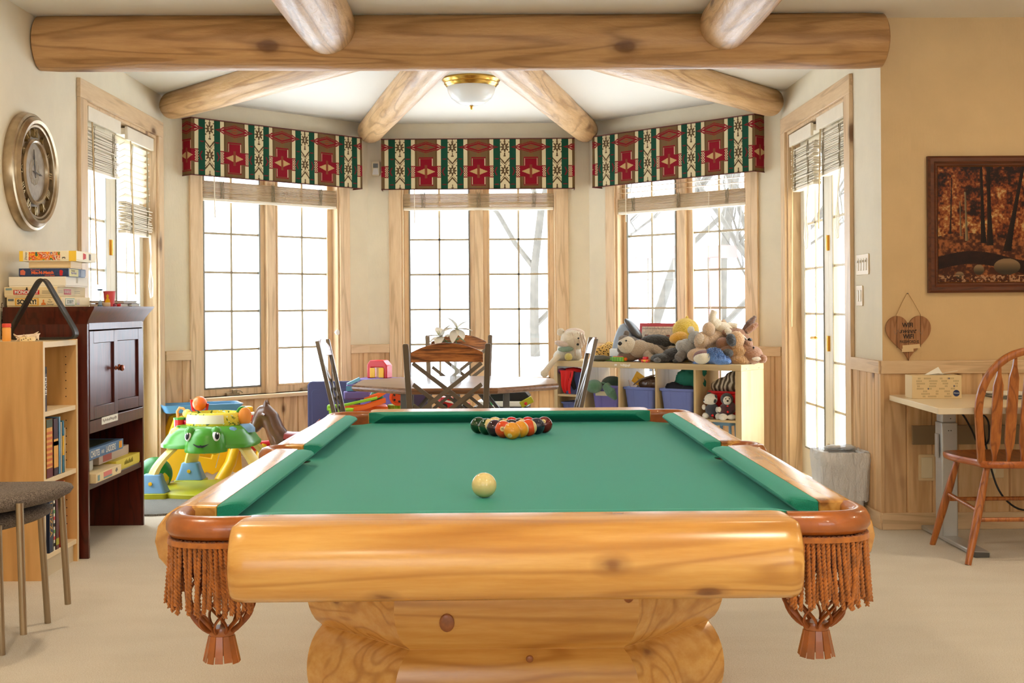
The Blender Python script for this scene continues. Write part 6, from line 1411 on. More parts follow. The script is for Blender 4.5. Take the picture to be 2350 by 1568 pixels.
def fur(name, rgb, rgb2=None, sc=90):
    if name in MATS: return MATS[name]
    t = NT(name); v = t.coord(); f = t.noise(v, sc * 2.2, 4, .8); c = s2l(rgb); c2 = s2l(rgb2) if rgb2 else tuple(x * .62 for x in c)
    t.l(t.ramp(f, [(.34, c2), (.6, c)]), t.b.inputs['Base Color']); t.b.inputs['Roughness'].default_value = 1; t.b.inputs['Specular IOR Level'].default_value = .1; t.b.inputs['Sheen Weight'].default_value = .5; t.b.inputs['Sheen Roughness'].default_value = .6
    t.bump(f, 1.0, .006); MATS[name] = t.m; return t.m
F_TAN = fur('tan_fur', (222, 182, 140)); F_CREAM = fur('cream_fur', (240, 224, 198), (214, 192, 160)); F_GREY = fur('grey_fur', (150, 138, 124)); F_BROWN = fur('brown_fur', (168, 108, 64)); F_DBR = fur('dark_brown_fur', (112, 70, 44))
F_BLACK = fur('black_fur', (40, 36, 36), (10, 10, 10)); F_YEL = fur('yellow_fur', (250, 212, 70), (224, 178, 40)); F_LG = fur('light_grey_fur', (196, 192, 184)); F_WHITE = fur('white_fur', (246, 240, 228), (218, 206, 188)); F_GRN = fur('sea_green_plush', (86, 140, 108)); F_BLUE = fur('blue_yarn', (96, 146, 214), (50, 90, 160), 60)
F_BEIGE = fur('beige_fur', (208, 182, 150)); BEAK = fur('orange_beak_felt', (250, 186, 40), (236, 160, 20)); F_GB = fur('grey_brown_fur', (128, 112, 98))
BEAD = mat('black_bead', (10, 10, 10), .1)
PH = .00305
def plush(name, label, lx, ly, z, groups, cat='plush toy', turn=0, vox=.006, grp=None, disp=.010):
    """groups: [(part, material, [(x, y, z, rx, ry, rz[, rot]) ...])] in cm; x right, y away, z up as seen from the room"""
    r = thing(name, label, cat, sw(lx, ly, z), turn, grp); first = True
    for g in groups:
        nm, m, bl = g[:3]; b = MB()
        for e in bl:
            if len(e) == 2: b.tube([tuple(c / 100 for c in p) for p in e[0]], [x / 100 for x in e[1]], 12); continue
            rot = e[6] if len(e) > 6 else (0, 0, 0); b.ball((e[0] / 100, e[1] / 100, e[2] / 100), (e[3] / 100, e[4] / 100, e[5] / 100), rot, 18, 12)
        small = nm in ('eye', 'nose', 'tag', 'stitch', 'button')
        if small: b.build(nm, m, r, smooth=180)
        else: b.build(nm, m, r, remesh=min(vox, .0042), disp=disp)
    return r
TOP = SH
plush('pink_haired_doll', 'cream plush doll with pink yarn hair dangling over the left end of the cube shelf', .07, .10, TOP, [
    ('body', F_WHITE, [(0, 2, 7, 9, 7, 9), (-6, 0, 3, 6, 5, 5), (4, 0, 4, 6, 5, 5)]),
    ('head', F_CREAM, [(3, 0, 15, 9.5, 8, 8), (-6, 3, 21, 3, 2, 3)]),
    ('arm', F_CREAM, [([(-8, -6, 4), (-13, -10, -1), (-18, -13, -7)], [2.3, 2.1, 2.2]), (-19, -13.5, -9, 3.2, 2.8, 3)]),
    ('hair', fur('pink_yarn', (240, 206, 176)), [([(2, -6, 21), (4, -8.5, 14), (4, -8, 3)], [.5, .5, .5]), ([(6, -5, 21), (8, -8, 13), (9, -8, 3)], [.5, .5, .5]), ([(10, -4, 20), (12, -6, 12), (13, -7, 2)], [.6, .6, .5]), ([(8, -5, 21), (10, -7.5, 13), (11, -8, 3)], [.6, .6, .5]), (4, 2, 20, 8, 6, 4)]),
    ('snout', fur('pink_felt', (242, 214, 196)), [(-6, -6, 12.5, 5.5, 3, 2.2, (0, .25, 0))]), ('ball', fur('mustard_felt', (226, 204, 100)), [(-1, -9, 2.8, 3.0, 3.0, 3.0)]), ('scarf', fur('sage_felt', (150, 176, 150)), [(-3, -6, 8.5, 6, 2, 2.2)]), ('eye', BEAD, [(6.5, -8.2, 16.5, .7, .5, .7), (6, -8.4, 12, 1.0, .7, .9)])], vox=.0045, disp=.002)
r = thing('red_shirt', 'red and black shirt hanging out of the leftmost bin', 'clothing', sw(.145, .02, .70), SA)
def cloth(b, x0, x1, zt, zb, y0, amp, ph, taper=.7, n=18, m=12):
    vs = []
    for i in range(m + 1):
        t = i / m; z = zt + (zb - zt) * t; xc = (x0 + x1) / 2; w = (x1 - x0) / 2 * (1 - (1 - taper) * t)
        for j in range(n + 1):
            u = -1 + 2 * j / n; vs.append((xc + w * u + .008 * math.sin(t * 5 + ph), y0 - .012 - amp * math.sin(u * 7 + ph + t * 2) * (.4 + t) - .02 * (1 - t), z + .012 * math.sin(u * 4 + ph) * t))
    fs = [(i * (n + 1) + j, i * (n + 1) + j + 1, (i + 1) * (n + 1) + j + 1, (i + 1) * (n + 1) + j) for i in range(m) for j in range(n)]
    N = len(vs); vs2 = [(x, y + .004, z) for x, y, z in vs]; b.add(vs, fs); b.add(vs2, [f[::-1] for f in fs]); return b
REDC = mat('red_cotton', (214, 36, 34), .85); BLKC = mat('black_cotton', (24, 20, 24), .85)
cloth(MB(), -.085, .035, .03, -.13, -.01, .008, 1, .45).build('front', REDC, r, smooth=180); cloth(MB(), -.01, .05, .025, -.10, -.004, .008, 2.5, .4).build('sleeve', BLKC, r, smooth=180)
b = MB(); b.ball((-.02, .05, .02), (.09, .06, .030)); b.build('bundle', REDC, r, disp=.01, remesh=.008)
b = MB(); b.ball((-.085, .02, .022), (.035, .04, .024)); tag(b.build('purple_cloth', mat('plum_cotton', (84, 34, 60), .9), loc=sw(.145, .0, .70), rz=SA, remesh=.008), 'plum cloth bunched at the left of the leftmost bin', 'clothing')
r = plush('leopard_print_cushion', 'leopard print plush between doll and toy torch', .30, .22, TOP, [('body', None, [])], 'cushion') if False else None
LEO = NT('leopard_print'); _vo = LEO.n('ShaderNodeTexVoronoi', feature='F1'); _vo.inputs['Scale'].default_value = 75; LEO.l(LEO.coord(), _vo.inputs['Vector']); LEO.l(LEO.ramp(_vo.outputs['Distance'], [(.0, s2l((40, 26, 16))), (.34, s2l((50, 30, 18))), (.42, s2l((226, 180, 100)))]), LEO.b.inputs['Base Color']); LEO.b.inputs['Roughness'].default_value = .95; LEO = LEO.m
b = MB(); b.ball((0, 0, .06), (.085, .05, .06)); b.ball((.03, .02, .10), (.05, .04, .04)); tag(b.build('leopard_plush', LEO, loc=sw(.33, .20, TOP), remesh=.007), 'leopard print plush lump at the left of the cube shelf top', 'plush toy')
# toy torch
r = thing('toy_torch', 'dark olive toy torch with bright green clip lying at the shelf front edge', 'toy', sw(.305, .05, TOP + .022), SA)
TXr = Matrix.Rotation(R(90), 4, 'Y')
MB(TXr).lathe([(.018, 0), (.02, .01), (.02, .03), (.023, .04), (.023, .10), (.018, .115), (.016, .16)], 18, c=(0, 0, 0)).build('barrel', mat('dark_olive_plastic', (78, 72, 50), .45), r)
MB(TXr).lathe([(.001, -.002), (.019, -.002), (.020, .012), (.017, .014)], 18).build('lens', NICKEL, r); MB().ball((.01, 0, .022), (.012, .01, .008), seg=12, rows=8).build('switch', LIME, r)
r = thing('lime_toy_block', 'lime green ribbed toy block with orange nozzle on the shelf front edge', 'toy', sw(.53, .05, TOP), SA)
MB().box((-.045, -.02, .002), (.05, .02, .036)).build('block', LIME, r, bevel=.004); MB().box((-.105, -.014, .008), (-.045, .014, .032)).build('grip', mat('green_grip', (90, 150, 30), .4), r, bevel=.003); MB(Matrix.Translation((.05, 0, .02)) @ TXr).lathe([(.012, 0), (.012, .014), (.007, .018), (.001, .019)], 14).build('nozzle', ORANGEP, r)
q = MB()
for k in range(4): q.box((-.04 + k * .022, -.0225, .006), (-.026 + k * .022, -.02, .032))
q.build('ribs', mat('green_grip', (90, 150, 30), .4), r); MB().box((-.04, -.015, .036), (.045, .015, .040)).build('top_strip', RED, r)
# grey and white toddler seat with dark flap
r = thing('toy_scoop_bucket', 'grey and white moulded bucket with dark tilted flap behind the husky plush', 'toy', sw(.50, .22, TOP), SA)
GBL = mat('blue_grey_plastic', (150, 160, 172), .4); b = MB(); b.rings([[(px, py, z) for px, py in rrect(w, d, .03, 5)] for w, d, z in ((.20, .15, .075), (.17, .14, .15), (.13, .12, .22), (.09, .09, .262), (.05, .06, .274))]); b.build('grey_shell', GBL, r, smooth=60)
MB().rings([[(px, py, z) for px, py in rrect(w, d, .03, 5)] for w, d, z in ((.20, .15, .030), (.225, .17, .036), (.225, .17, .085), (.20, .15, .092))]).build('white_base', WHITE, r, smooth=30)
q = MB(); q.ball((0, 0, 0), (.10, .055, .026)); q.build('dark_flap', mat('charcoal_rubber', (60, 56, 54), .35), r, loc=None); 
fl = [o for o in COL.objects if o.parent == r and o.name.startswith('dark_flap')][0]; fl.location = (.065, -.02, .235); fl.rotation_euler = (0, R(48), 0)
b = MB(); b.ball((0, 0, .018), (.13, .09, .018)); tag(b.build('pale_blue_pillow', mat('pale_blue_cotton', (160, 200, 222), .9), loc=sw(.49, .17, TOP), rz=SA, smooth=180), 'small pale blue pillow under the grey and white bucket', 'cushion')
# red picture box leaning at the window
r = thing('red_framed_print', 'red-edged box with a rustic picture leaning behind the yellow duck', 'board game', sw(.70, .325, TOP), SA)
MB().box((-.16, -.012, 0), (.17, .012, .275)).build('box_body', mat('brick_red_card', (200, 70, 70), .5), r, rot=(R(-6), 0, 0)); q = MB(); q.box((-.14, -.0135, .04), (.15, -.012, .25)); q.build('picture', mat('cream_rose_print', (226, 204, 180), .5, var=.25, vscale=70), r, rot=(R(-6), 0, 0)); q = MB()
for k in range(22): q.box((-.133 + k * .0126, -.0142, .232), (-.127 + k * .0126, -.0135, .238))
q.build('dotted_border', mat('brown_print', (96, 60, 50), .6), r, rot=(R(-6), 0, 0)); q = MB()
for x, z, w, h_ in ((-.10, .17, .03, .04), (.0, .175, .035, .035), (.08, .17, .03, .04)): q.box((x - w / 2, -.0140, z - h_ / 2), (x + w / 2, -.0135, z + h_ / 2))
q.build('printed_scene', mat('brown_print_patch', (150, 96, 84), .6, var=.5, vscale=120), r, rot=(R(-6), 0, 0))
plush('yellow_duck_plush', 'big yellow duck plush with orange beak sitting before the window', .955, .26, TOP, [
    ('body', F_YEL, [(3, 3, 8, 10, 9, 9), (1, -2, 13, 9, 6, 3.2, (0, .1, 0)), (10, -2, 11, 5, 4, 3)]), ('head', F_YEL, [(1, 2, 22.5, 9.6, 9, 8.6), (2, 2, 18, 9.3, 9, 7), (2, 2, 31.5, 1.2, 1, 1.6)]),
    ('belly', F_LG, [(3, -5, 6.5, 6.5, 4, 4.5)]), ('wing', F_YEL, [(5, -6, 12.8, 10, 3.5, 2.4, (0, .15, 0))]), ('beak', BEAK, [(-6, -8.5, 17.6, 6.6, 5, 3.9, (0, -.3, 0)), (-4, -8.5, 15.4, 5, 4, 2.4)]), ('foot', BEAK, [(9, -8, 3, 4.5, 4, 2.4)]), ('eye', BEAD, [(-1, -6.0, 23.6, .9, .6, .9)])], vox=.0065)
plush('husky_plush', 'grey and beige plush dog lying on its side in front of the duck', .66, .12, TOP + .012, [
    ('body', F_BEIGE, [(0, 0, 8, 8, 6, 6.5), (6, 1, 7, 8, 6, 6)]), ('back', F_GB, [(9, 3.5, 9, 9, 5, 5), (15, 2, 7, 6, 5, 5), (21, 1, 6, 5, 4.5, 4.5)]), ('head', F_CREAM, [(-9, -1, 11, 6.5, 6, 6.2), (-12, -4, 10.5, 4.0, 4, 3.2)]), ('mask', F_GB, [(-10.5, .5, 15.0, 4.5, 4.5, 3.0), (-6, 2, 14, 5, 4, 3)]), ('ear', F_GB, [(-9, 1, 19, 2.2, 1.5, 2.6), (-14, 1, 7.5, 2.0, 1.6, 2.4)]),
    ('leg', F_BEIGE, [([(4, -4, 5), (8, -7, 1.5), (9, -8, -0.8 + 1.5)], [3, 2.6, 3]), ([(10, -3, 9), (15, -6, 5), (17, -7, 3.5)], [3, 2.8, 3.3]), ([(21, -2, 7), (25, -4, 6)], [3.5, 4])]), ('nose', BEAD, [(-14.5, -7.0, 12.2, 1.5, 1.0, 1.5)]), ('eye', BEAD, [(-10, -6.2, 14.2, .7, .6, .7)])], vox=.0055)
plush('brown_seal_plush', 'smooth brown oval plush under the beige plush dog', .565, .09, TOP, [('body', fur('cocoa_plush', (150, 112, 84)), [(2, 0, 4.2, 8.0, 5, 4.2)])], vox=.006)
r = thing('toy_fire_truck', 'tiny red and orange toy truck on the shelf front edge', 'toy', sw(.765, .028, TOP), SA)
MB().box((-.028, -.016, .004), (.028, .016, .022)).build('chassis', ORANGEP, r, bevel=.003); MB().box((-.018, -.013, .022), (.018, .013, .042)).build('cab', RED, r, bevel=.004); MB().box((-.010, -.0175, .008), (.012, -.016, .020)).build('grille', YELP, r)
for x in (-.018, .018): MB(Matrix.Translation((x, -.012, .007)) @ Matrix.Rotation(R(90), 4, 'X')).lathe([(.007, 0), (.007, .006), (.001, .006)], 12).build('wheel', RED, r)
plush('black_bear_plush', 'black furry plush lying flat between the beige dog and the grey koala', .925, .10, TOP, [('body', F_BLACK, [(-6, 0, 3.2, 8, 6, 3.4), (4, 1, 5.2, 10, 7, 5.2)]), ('paw', fur('charcoal_felt', (96, 92, 92)), [(-10, -5, 2, 2.6, 2, 1.9), (3, -7, 1.6, 2.6, 1.6, 1.5)])], vox=.006)
plush('black_dog_plush', 'black plush stretched behind the beige plush dog under the duck beak', .74, .22, TOP + .08, [('body', F_BLACK, [(0, 0, 7, 11, 5, 4.5), (6, 0, 4, 9, 5, 6), (0, 0, -2, 10, 5, 6)])], vox=.007)
plush('grey_koala_plush', 'pale grey plush with white ears between duck and tan bear', 1.055, .12, TOP, [
    ('body', F_LG, [(-1, 1, 10, 6.5, 6, 7), (-5, 0, 12, 4, 4, 4)]), ('head', F_LG, [(5, 0, 17, 5.2, 5, 5.4)]), ('ear', F_WHITE, [(2, 0, 23, 2.6, 1.6, 2.8)]), ('leg', F_GB, [([(-4, -3, 7), (-8, -6, 3.2)], [3.4, 3.4]), ([(0, -4, 4.5), (8, -7, 3.0), (14, -7, 3.2)], [3.3, 3.3, 3])]), ('eye', BEAD, [(7.5, -4.4, 17.2, .8, .6, .8)])], vox=.0055)
plush('tan_bear_plush', 'tan teddy bear on its back showing big furry feet', 1.22, .14, TOP + .05, [
    ('body', F_TAN, [(8, 3, 8, 9, 7, 6.5), (0, 1, 7, 9, 6, 5, (0, -.3, 0)), (12, 4, -1, 9, 6, 5)]), ('foot', F_TAN, [(-7, -5, 11, 5.2, 4.6, 6.5, (0, .35, 0)), (-9, -6, .8, 8.5, 5, 5)]), ('leg', F_TAN, [([(-6, -4, 10), (2, -2, 13), (8, 0, 16)], [4.5, 4.8, 4.5]), ([(8, 0, 14), (10, 0, 20), (7, 0, 24)], [3.6, 3.6, 3.0])]), ('paw_pad', fur('pale_tan_felt', (232, 206, 176)), [(-8.5, -8.6, 12.3, 3, 1.4, 4)])], vox=.0065)
plush('cream_dog_plush', 'cream plush dog lying upside down on the tan bear, tail tag hanging', 1.275, .16, TOP + .18, [
    ('body', F_CREAM, [(4, 0, 6, 8, 5, 4.5, (0, .3, 0)), (-3, 0, 9, 5, 4.5, 4.5)]), ('paw', F_CREAM, [([(-4, -1, 9), (-5, -2, 15), (-3.5, -2, 18.5)], [2.8, 2.4, 2.2]), ([(4, -3, 5), (9, -6, 1), (15, -7, 0)], [3, 2.6, 2.8]), ([(6, 0, 8), (12, -2, 7)], [2.8, 2.8])]), ('muzzle', F_TAN, [(-8, -4, 5.5, 4.5, 4.2, 5.2)]), ('brown_foot', F_BROWN, [(1.5, -6.5, -4.5, 5.2, 3.6, 4.8)]), ('tag', WHITE, [(10.5, -7.5, -4.5, 2.0, .2, 2.4)])], vox=.005, disp=.003)
plush('floppy_eared_plush', 'brown plush with two upright long ears at the top right of the heap', 1.39, .20, TOP + .135, [
    ('head', F_BROWN, [(0, 0, 6, 7, 5.5, 5), (-6, 0, 8, 4.5, 2.5, 3.5), (6, 0, -2, 5, 5, 8), (2, 1, -12, 6, 6, 8)]), ('ear', F_DBR, [([(5, 0, 9), (9, 0, 14), (13, 0, 19)], [2.0, 2.6, 1.2])]), ('ear', F_BROWN, [([(6, -2, 8), (11, -2, 12), (14, -2, 14)], [2.0, 2.4, 1.2])]), ('strap', F_WHITE, [([(-8, -3, 7), (0, -6, 8), (6, -5, 3)], [.8, .8, .8])])], vox=.0055)
plush('black_patch_plush', 'tan and black plush face between the cream dog and the right window casing', 1.42, .12, TOP + .085, [('head', fur('ochre_fur', (206, 154, 96)), [(0, 0, 8, 6, 5, 6), (3, 1, 0, 7, 5, 6), (3, 1, -6, 8, 6, 5)]), ('patch', F_BLACK, [(-3.5, -3, 8, 3.6, 3, 4.6, (0, -.4, 0)), (-6, -2, -1, 4, 3, 3)])], vox=.0055)
plush('lying_brown_bear_plush', 'brown teddy bear lying on its back at the right end of the cube shelf', 1.44, .14, TOP, [
    ('body', F_BROWN, [(-6, 3, 7, 9, 6, 6), (-10, 4, 5, 7, 5, 5)]), ('head', F_BROWN, [(8, 1, 6, 8, 7, 6.4), (4, 0, 10.5, 4.5, 4, 4.4)]), ('ear', F_BROWN, [(15, -3, 3.5, 3, 2.4, 3)]), ('muzzle', F_BROWN, [(5.5, -1, 13.5, 3.2, 3, 3)]), ('inner_ear', fur('pale_tan_felt', (232, 206, 176)), [(10, -6.3, 3.6, 3.4, 1.2, 1.4)]), ('nose', BEAD, [(6.5, -1.5, 16.6, 1.7, 1.4, 1.2)]), ('eye', BEAD, [(8.5, -4.4, 11.2, .7, .6, .7)])], vox=.006)
# football and yarn thing
r = thing('plush_football', 'small cream and maroon plush ball in front of the blue yarn toy', 'ball', sw(1.225, -.005, TOP + .045), SA)
MB().ball((0, 0, 0), (.062, .045, .045), (0, R(-6), 0), 24, 16).build('ball_body', fur('ivory_felt', (240, 230, 206), (222, 208, 180)), r, smooth=180); MB().ball((-.008, .004, .010), (.060, .044, .040), (0, R(-18), 0), 24, 16).build('maroon_panel', fur('maroon_felt', (140, 84, 84)), r, smooth=180)
r = thing('blue_yarn_toy', 'shaggy bright blue yarn plush spilling over the shelf edge', 'plush toy', sw(1.30, .045, TOP), SA); b = MB(); b.ball((0, 0, .05), (.085, .05, .055)); b.ball((.06, -.02, .02), (.07, .045, .028)); b.ball((-.11, -.03, .012), (.04, .035, .014)); b.build('core', F_BLUE, r, remesh=.008)
b = MB(); rnd = random.Random(12)
for k in range(420):
    a = rnd.uniform(0, 6.28); e = rnd.uniform(.05, 1.45); cx_, cz_, s_ = rnd.choice(((0, .05, 1), (0, .05, 1), (.06, .02, .7), (-.11, .01, .45))); d = V((math.cos(a) * math.cos(e), math.sin(a) * math.cos(e) * .7, math.sin(e))); p = V((cx_, -.01, cz_)) + d * .055 * s_; p2 = p + d * .022 + V((rnd.uniform(-.01, .01), -.006, -.012)); p3 = p2 + d * .008 + V((rnd.uniform(-.01, .01), -.004, -.018))
    p2.z = max(p2.z, .003); p3.z = max(p3.z, .002); b.tube([p, p2, p3], [.0022, .0022, .0014], 4)
b.build('strands', F_BLUE, r, smooth=180)['kind'] = 'stuff'

# contents of the cells
plush('green_turtle_plush', 'green turtle plush hanging over the violet blue bin', .40, .05, .60, [('head', F_GRN, [(-7, -2, 2, 6.2, 5, 5), (-12, 0, 2, 3, 2, 1.6)]), ('flipper', F_GRN, [([(1, -3, 3), (5, -6, -2), (9, -6, -7)], [3, 4, 2])]), ('shell', fur('dark_green_plush', (40, 84, 70)), [(7, 6, 4, 8, 6, 5)]), ('strap', F_GRN, [([(-2, -3, 5), (4, -4, 3), (9, -2, 0)], [.6, .6, .6])])], vox=.0055, disp=.002)
r = thing('orange_toy_car', 'orange toy peeking up behind the green turtle plush', 'toy', sw(.40, .17, .60)); MB().prism([(-.03, 0), (.03, 0), (.03, .04), (.0, .065), (-.03, .05)], 'y', -.02, .02).build('car_body', mat('rust_orange', (216, 80, 40), .4), r, bevel=.005)
r = thing('brown_leather_bag', 'dark brown shiny leather bag stuffed in the third cell bin', 'bag', sw(.735, .13, .585), SA); LB = mat('dark_brown_leather', (84, 60, 46), .25, coat=.4, bump=.3, bscale=30)
b = MB(); b.ball((.01, 0, .055), (.095, .06, .06)); b.build('bag_body', LB, r, disp=.012, remesh=.008); MB().tube([(-.10, -.05, .05), (-.04, -.06, .09), (.05, -.06, .12), (.12, -.03, .13)], [.008, .014, .016, .014], 8, sq=.4).build('strap', mat('taupe_leather', (150, 130, 112), .4), r)
r = thing('yellow_card', 'bright yellow card sticking up from the third cell bin', 'card', sw(.665, .10, .62), SA); MB().cbox((0, 0, .055), (.085, .002, .085), (0, R(32), 0)).build('card_sheet', mat('yellow_paper', (240, 184, 50), .6), r); MB().cbox((0, -.0016, .055), (.03, .0005, .002), (0, R(60), 0)).build('pen_mark', INK, r)
r = thing('white_toy_horn', 'small white and lilac toy at the left of the third cell bin', 'toy', sw(.61, .09, .60), SA); MB().tube([(-.02, 0, .07), (.0, 0, .03), (.05, 0, .015)], [.006, .016, .02], 10).build('horn', mat('lilac_white', (226, 216, 222), .35), r)
b = MB(); rnd = random.Random(3)
for e in ((.0, 0, .09, .09, .06, .07), (.06, .02, .06, .07, .06, .06), (-.05, .01, .05, .06, .05, .05), (.03, 0, .14, .05, .04, .04), (.09, .01, .14, .05, .04, .05)): b.ball(e[:3], e[3:])
tag(b.build('green_cloth', mat('bottle_green_cotton', (22, 104, 86), .85), loc=sw(1.05, .12, .60), rz=SA, remesh=.010, disp=.02), 'crumpled bottle green cloth piled in the fourth cell bin', 'clothing')
b = MB(); b.ball((0, 0, .03), (.08, .06, .035)); b.ball((.10, 0, .02), (.07, .05, .025)); tag(b.build('navy_cloth', mat('black_navy_cotton', (26, 30, 44), .85), loc=sw(.965, .10, .60), rz=SA, remesh=.009, disp=.015), 'dark navy cloth under the green cloth in the fourth cell bin', 'clothing')
STR = NT('striped_fur'); _w = STR.n('ShaderNodeTexWave', i_Scale=9, i_Distortion=6); _w.inputs['Detail'].default_value = 2; STR.l(STR.coord(), _w.inputs[0]); STR.l(STR.ramp(_w.outputs[0], [(.25, s2l((96, 82, 68))), (.5, s2l((170, 152, 130))), (.8, s2l((226, 214, 194)))]), STR.b.inputs['Base Color']); STR.b.inputs['Roughness'].default_value = 1; STR.bump(STR.noise(STR.coord(), 220, 4, .8), .9, .005)
b = MB(); b.ball((.0, 0, .05), (.10, .07, .06)); b.ball((.05, 0, .10), (.07, .06, .05)); b.ball((-.07, -.03, .04), (.045, .04, .04)); tag(b.build('striped_fur_blanket', STR.m, loc=sw(1.33, .18, .60), rz=SA, remesh=.008, disp=.008), 'grey striped fur blanket heaped in the red bin', 'blanket')
b = MB(); b.box((-.05, -.004, 0), (.05, .004, .06)); tag(b.build('ochre_card', mat('ochre_card', (216, 174, 96), .6), loc=sw(1.40, .31, .695), rz=SA), 'ochre card at the back of the rightmost cell', 'card')
plush('panda_plush_navy_shirt', 'black and white panda plush in navy shirt looking left before the red bin', 1.27, .055, .423, [
    ('body', fur('navy_knit', (26, 30, 52)), [(0, 0, 6, 4.8, 4, 5)]), ('head', F_WHITE, [(-1, -1, 13.5, 4.6, 4, 4), (-4, -2, 12.5, 2.4, 2.4, 2.2)]), ('ear', F_BLACK, [(-2, 0, 17.3, 1.8, 1, 1.4), (2.0, -3.0, 15.4, 1.2, 1, 1.6)]), ('eye_patch', F_BLACK, [(1.2, -4.2, 12.5, 1.3, .8, 1.6)]), ('arm', F_WHITE, [(3, -4, 6.5, 1.5, 1.5, 2.3)]), ('leg', F_WHITE, [(3.5, -5, 2, 2.4, 2.2, 2.4), (-4.5, 0, 2.2, 2.4, 3, 2.2), (-5.5, 1, 8, 1.6, 1.6, 2)]), ('nose', BEAD, [(-6, -2.8, 13, .7, .6, .6)]), ('button', RED, [(-.5, -4.4, 2.6, .9, .5, .9)])], vox=.0045, disp=.002)
plush('panda_plush_red_shirt', 'white-faced black bear plush in dark red shirt facing out before the red bin', 1.375, .055, .423, [
    ('body', fur('crimson_knit', (84, 20, 36)), [(0, 0, 6.5, 5, 4, 5), (4, -1, 8, 2.4, 2.4, 4)]), ('head', F_BLACK, [(.5, 0, 14, 4.4, 3.6, 4.2)]), ('face', F_WHITE, [(.3, -2.6, 13.2, 2.9, 1.7, 3.2)]), ('leg', F_WHITE, [(-3, -4.5, 2.2, 3.2, 3, 2.3), (3, -5, 2.0, 3.2, 2.4, 2.0)]), ('arm', F_WHITE, [(-5, -2, 7, 1.4, 1.4, 2)]), ('nose', BEAD, [(.3, -4.4, 13, .8, .5, .6)]), ('eye', BEAD, [(-1, -4.1, 14.4, .4, .3, .4), (1.5, -4.1, 14.4, .4, .3, .4)]), ('button', RED, [(.3, -4.2, 9.5, .8, .5, .6)]), ('button', RED, [(.3, -4.6, 5.6, .8, .5, .8)])], vox=.0045, disp=.002)

# ------------------------------------------------------------------ waste bin with liner
r = thing('waste_bin', 'grey mesh waste bin with a clear plastic liner against the right wall', 'waste bin', (1.895, 6.86, 0))
MSH = mat('grey_mesh_metal', (222, 222, 226), .5, .1, bump=.6, bscale=500)
MB().rings([[(px, py, z) for px, py in rrect(w, d, .02)] for w, d, z in ((.20, .17, 0), (.245, .215, .365), (.235, .205, .365), (.19, .16, .01))]).build('bin_body', MSH, r, smooth=40)
MB().rings([[(px, py, z) for px, py in rrect(w, d, .02)] for w, d, z in ((.25, .22, .36), (.268, .238, .366), (.268, .238, .376), (.22, .19, .38), (.20, .17, .372))], cap=False).build('rim', mat('grey_plastic_rim', (170, 168, 164), .4), r, smooth=30)
LIN = NT('clear_liner'); LIN.b.inputs['Base Color'].default_value = (.97, .97, .98, 1); LIN.b.inputs['Roughness'].default_value = .3; LIN.b.inputs['Alpha'].default_value = .72; _n = LIN.noise(LIN.coord((1, 1, .35)), 28, 4, .7, 1.5); LIN.bump(_n, 1.0, .02); LIN = LIN.m
rng = random.Random(4); b = MB(); rs = []
for i, (w, d, z) in enumerate(((.16, .13, .30), (.215, .185, .37), (.25, .22, .392), (.285, .25, .385), (.292, .262, .35), (.280, .245, .29), (.268, .236, .2), (.258, .228, .12))):
    rs.append([(px * (1 + rng.uniform(-.03, .03)), py * (1 + rng.uniform(-.03, .03)), z + rng.uniform(-.006, .006)) for px, py in rrect(w, d, .03, 6)])
b.rings(rs, cap=False).build('liner', LIN, r, smooth=180)
b = MB()
for c_, rr in (((-.13, -.06, .37), (.035, .05, .03)), ((-.12, -.11, .345), (.03, .025, .045)), ((.06, .09, .395), (.05, .03, .016)), ((-.02, .1, .395), (.05, .03, .014))): b.ball(c_, rr)
b.build('liner_bunch', mat('milky_liner', (236, 238, 240), .3, alpha=.75, bump=.8, bscale=60), r, remesh=.008, disp=.014)

# ------------------------------------------------------------------ desk
r = thing('standing_desk', 'pale-topped desk on grey metal column legs against the tan wall', 'desk', (2.02, 5.67, 0)); DT = mat('pale_laminate', (236, 218, 184), .28, var=.02)
MB().prism([(.0, .0), (1.5, .0), (1.5, .86), (.045, .86)], 'z', .69, .72).build('desktop', DT, r, bevel=.003); MB().prism([(-.001, -.0015), (1.5, -.0015), (1.5, 0), (0, 0)], 'z', .692, .718).build('edge_band', mat('cream_edge', (228, 212, 184), .4), r)
DM = mat('silver_painted_metal', (186, 186, 184), .38, .45)
for x in (.25, 1.25):
    MB().box((x - .040, .54, .02), (x + .040, .64, .60)).build('lower_column', DM, r, bevel=.006); MB().box((x - .035, .545, .60), (x + .035, .635, .645)).build('middle_column', DM, r, bevel=.005); MB().box((x - .030, .55, .645), (x + .030, .63, .69)).build('upper_column', DM, r, bevel=.004)
    MB().prism([(x - .04, .15), (x + .04, .13), (x + .04, .86), (x - .04, .86)], 'z', .005, .028).build('foot', DM, r, bevel=.006); MB().box((x - .036, .13, .0), (x + .036, .17, .024)).build('foot_cap', mat('dark_grey_plastic', (84, 82, 78), .5), r, bevel=.004)
    MB().tube([(x - .006, .539, .56), (x - .006, .541, .56)], .003, 8).tube([(x + .006, .539, .56), (x + .006, .541, .56)], .003, 8).tube([(x + .006, .544, .62), (x + .006, .546, .62)], .003, 8).build('bolt', BLACK, r)
MB().box((.15, .80, .46), (1.3, .82, .56)).build('cross_beam', mat('bronze_cross_beam', (128, 106, 76), .5, .2), r); MB().box((.198, .57, .42), (.206, .61, .54)).build('side_plate', DM, r)
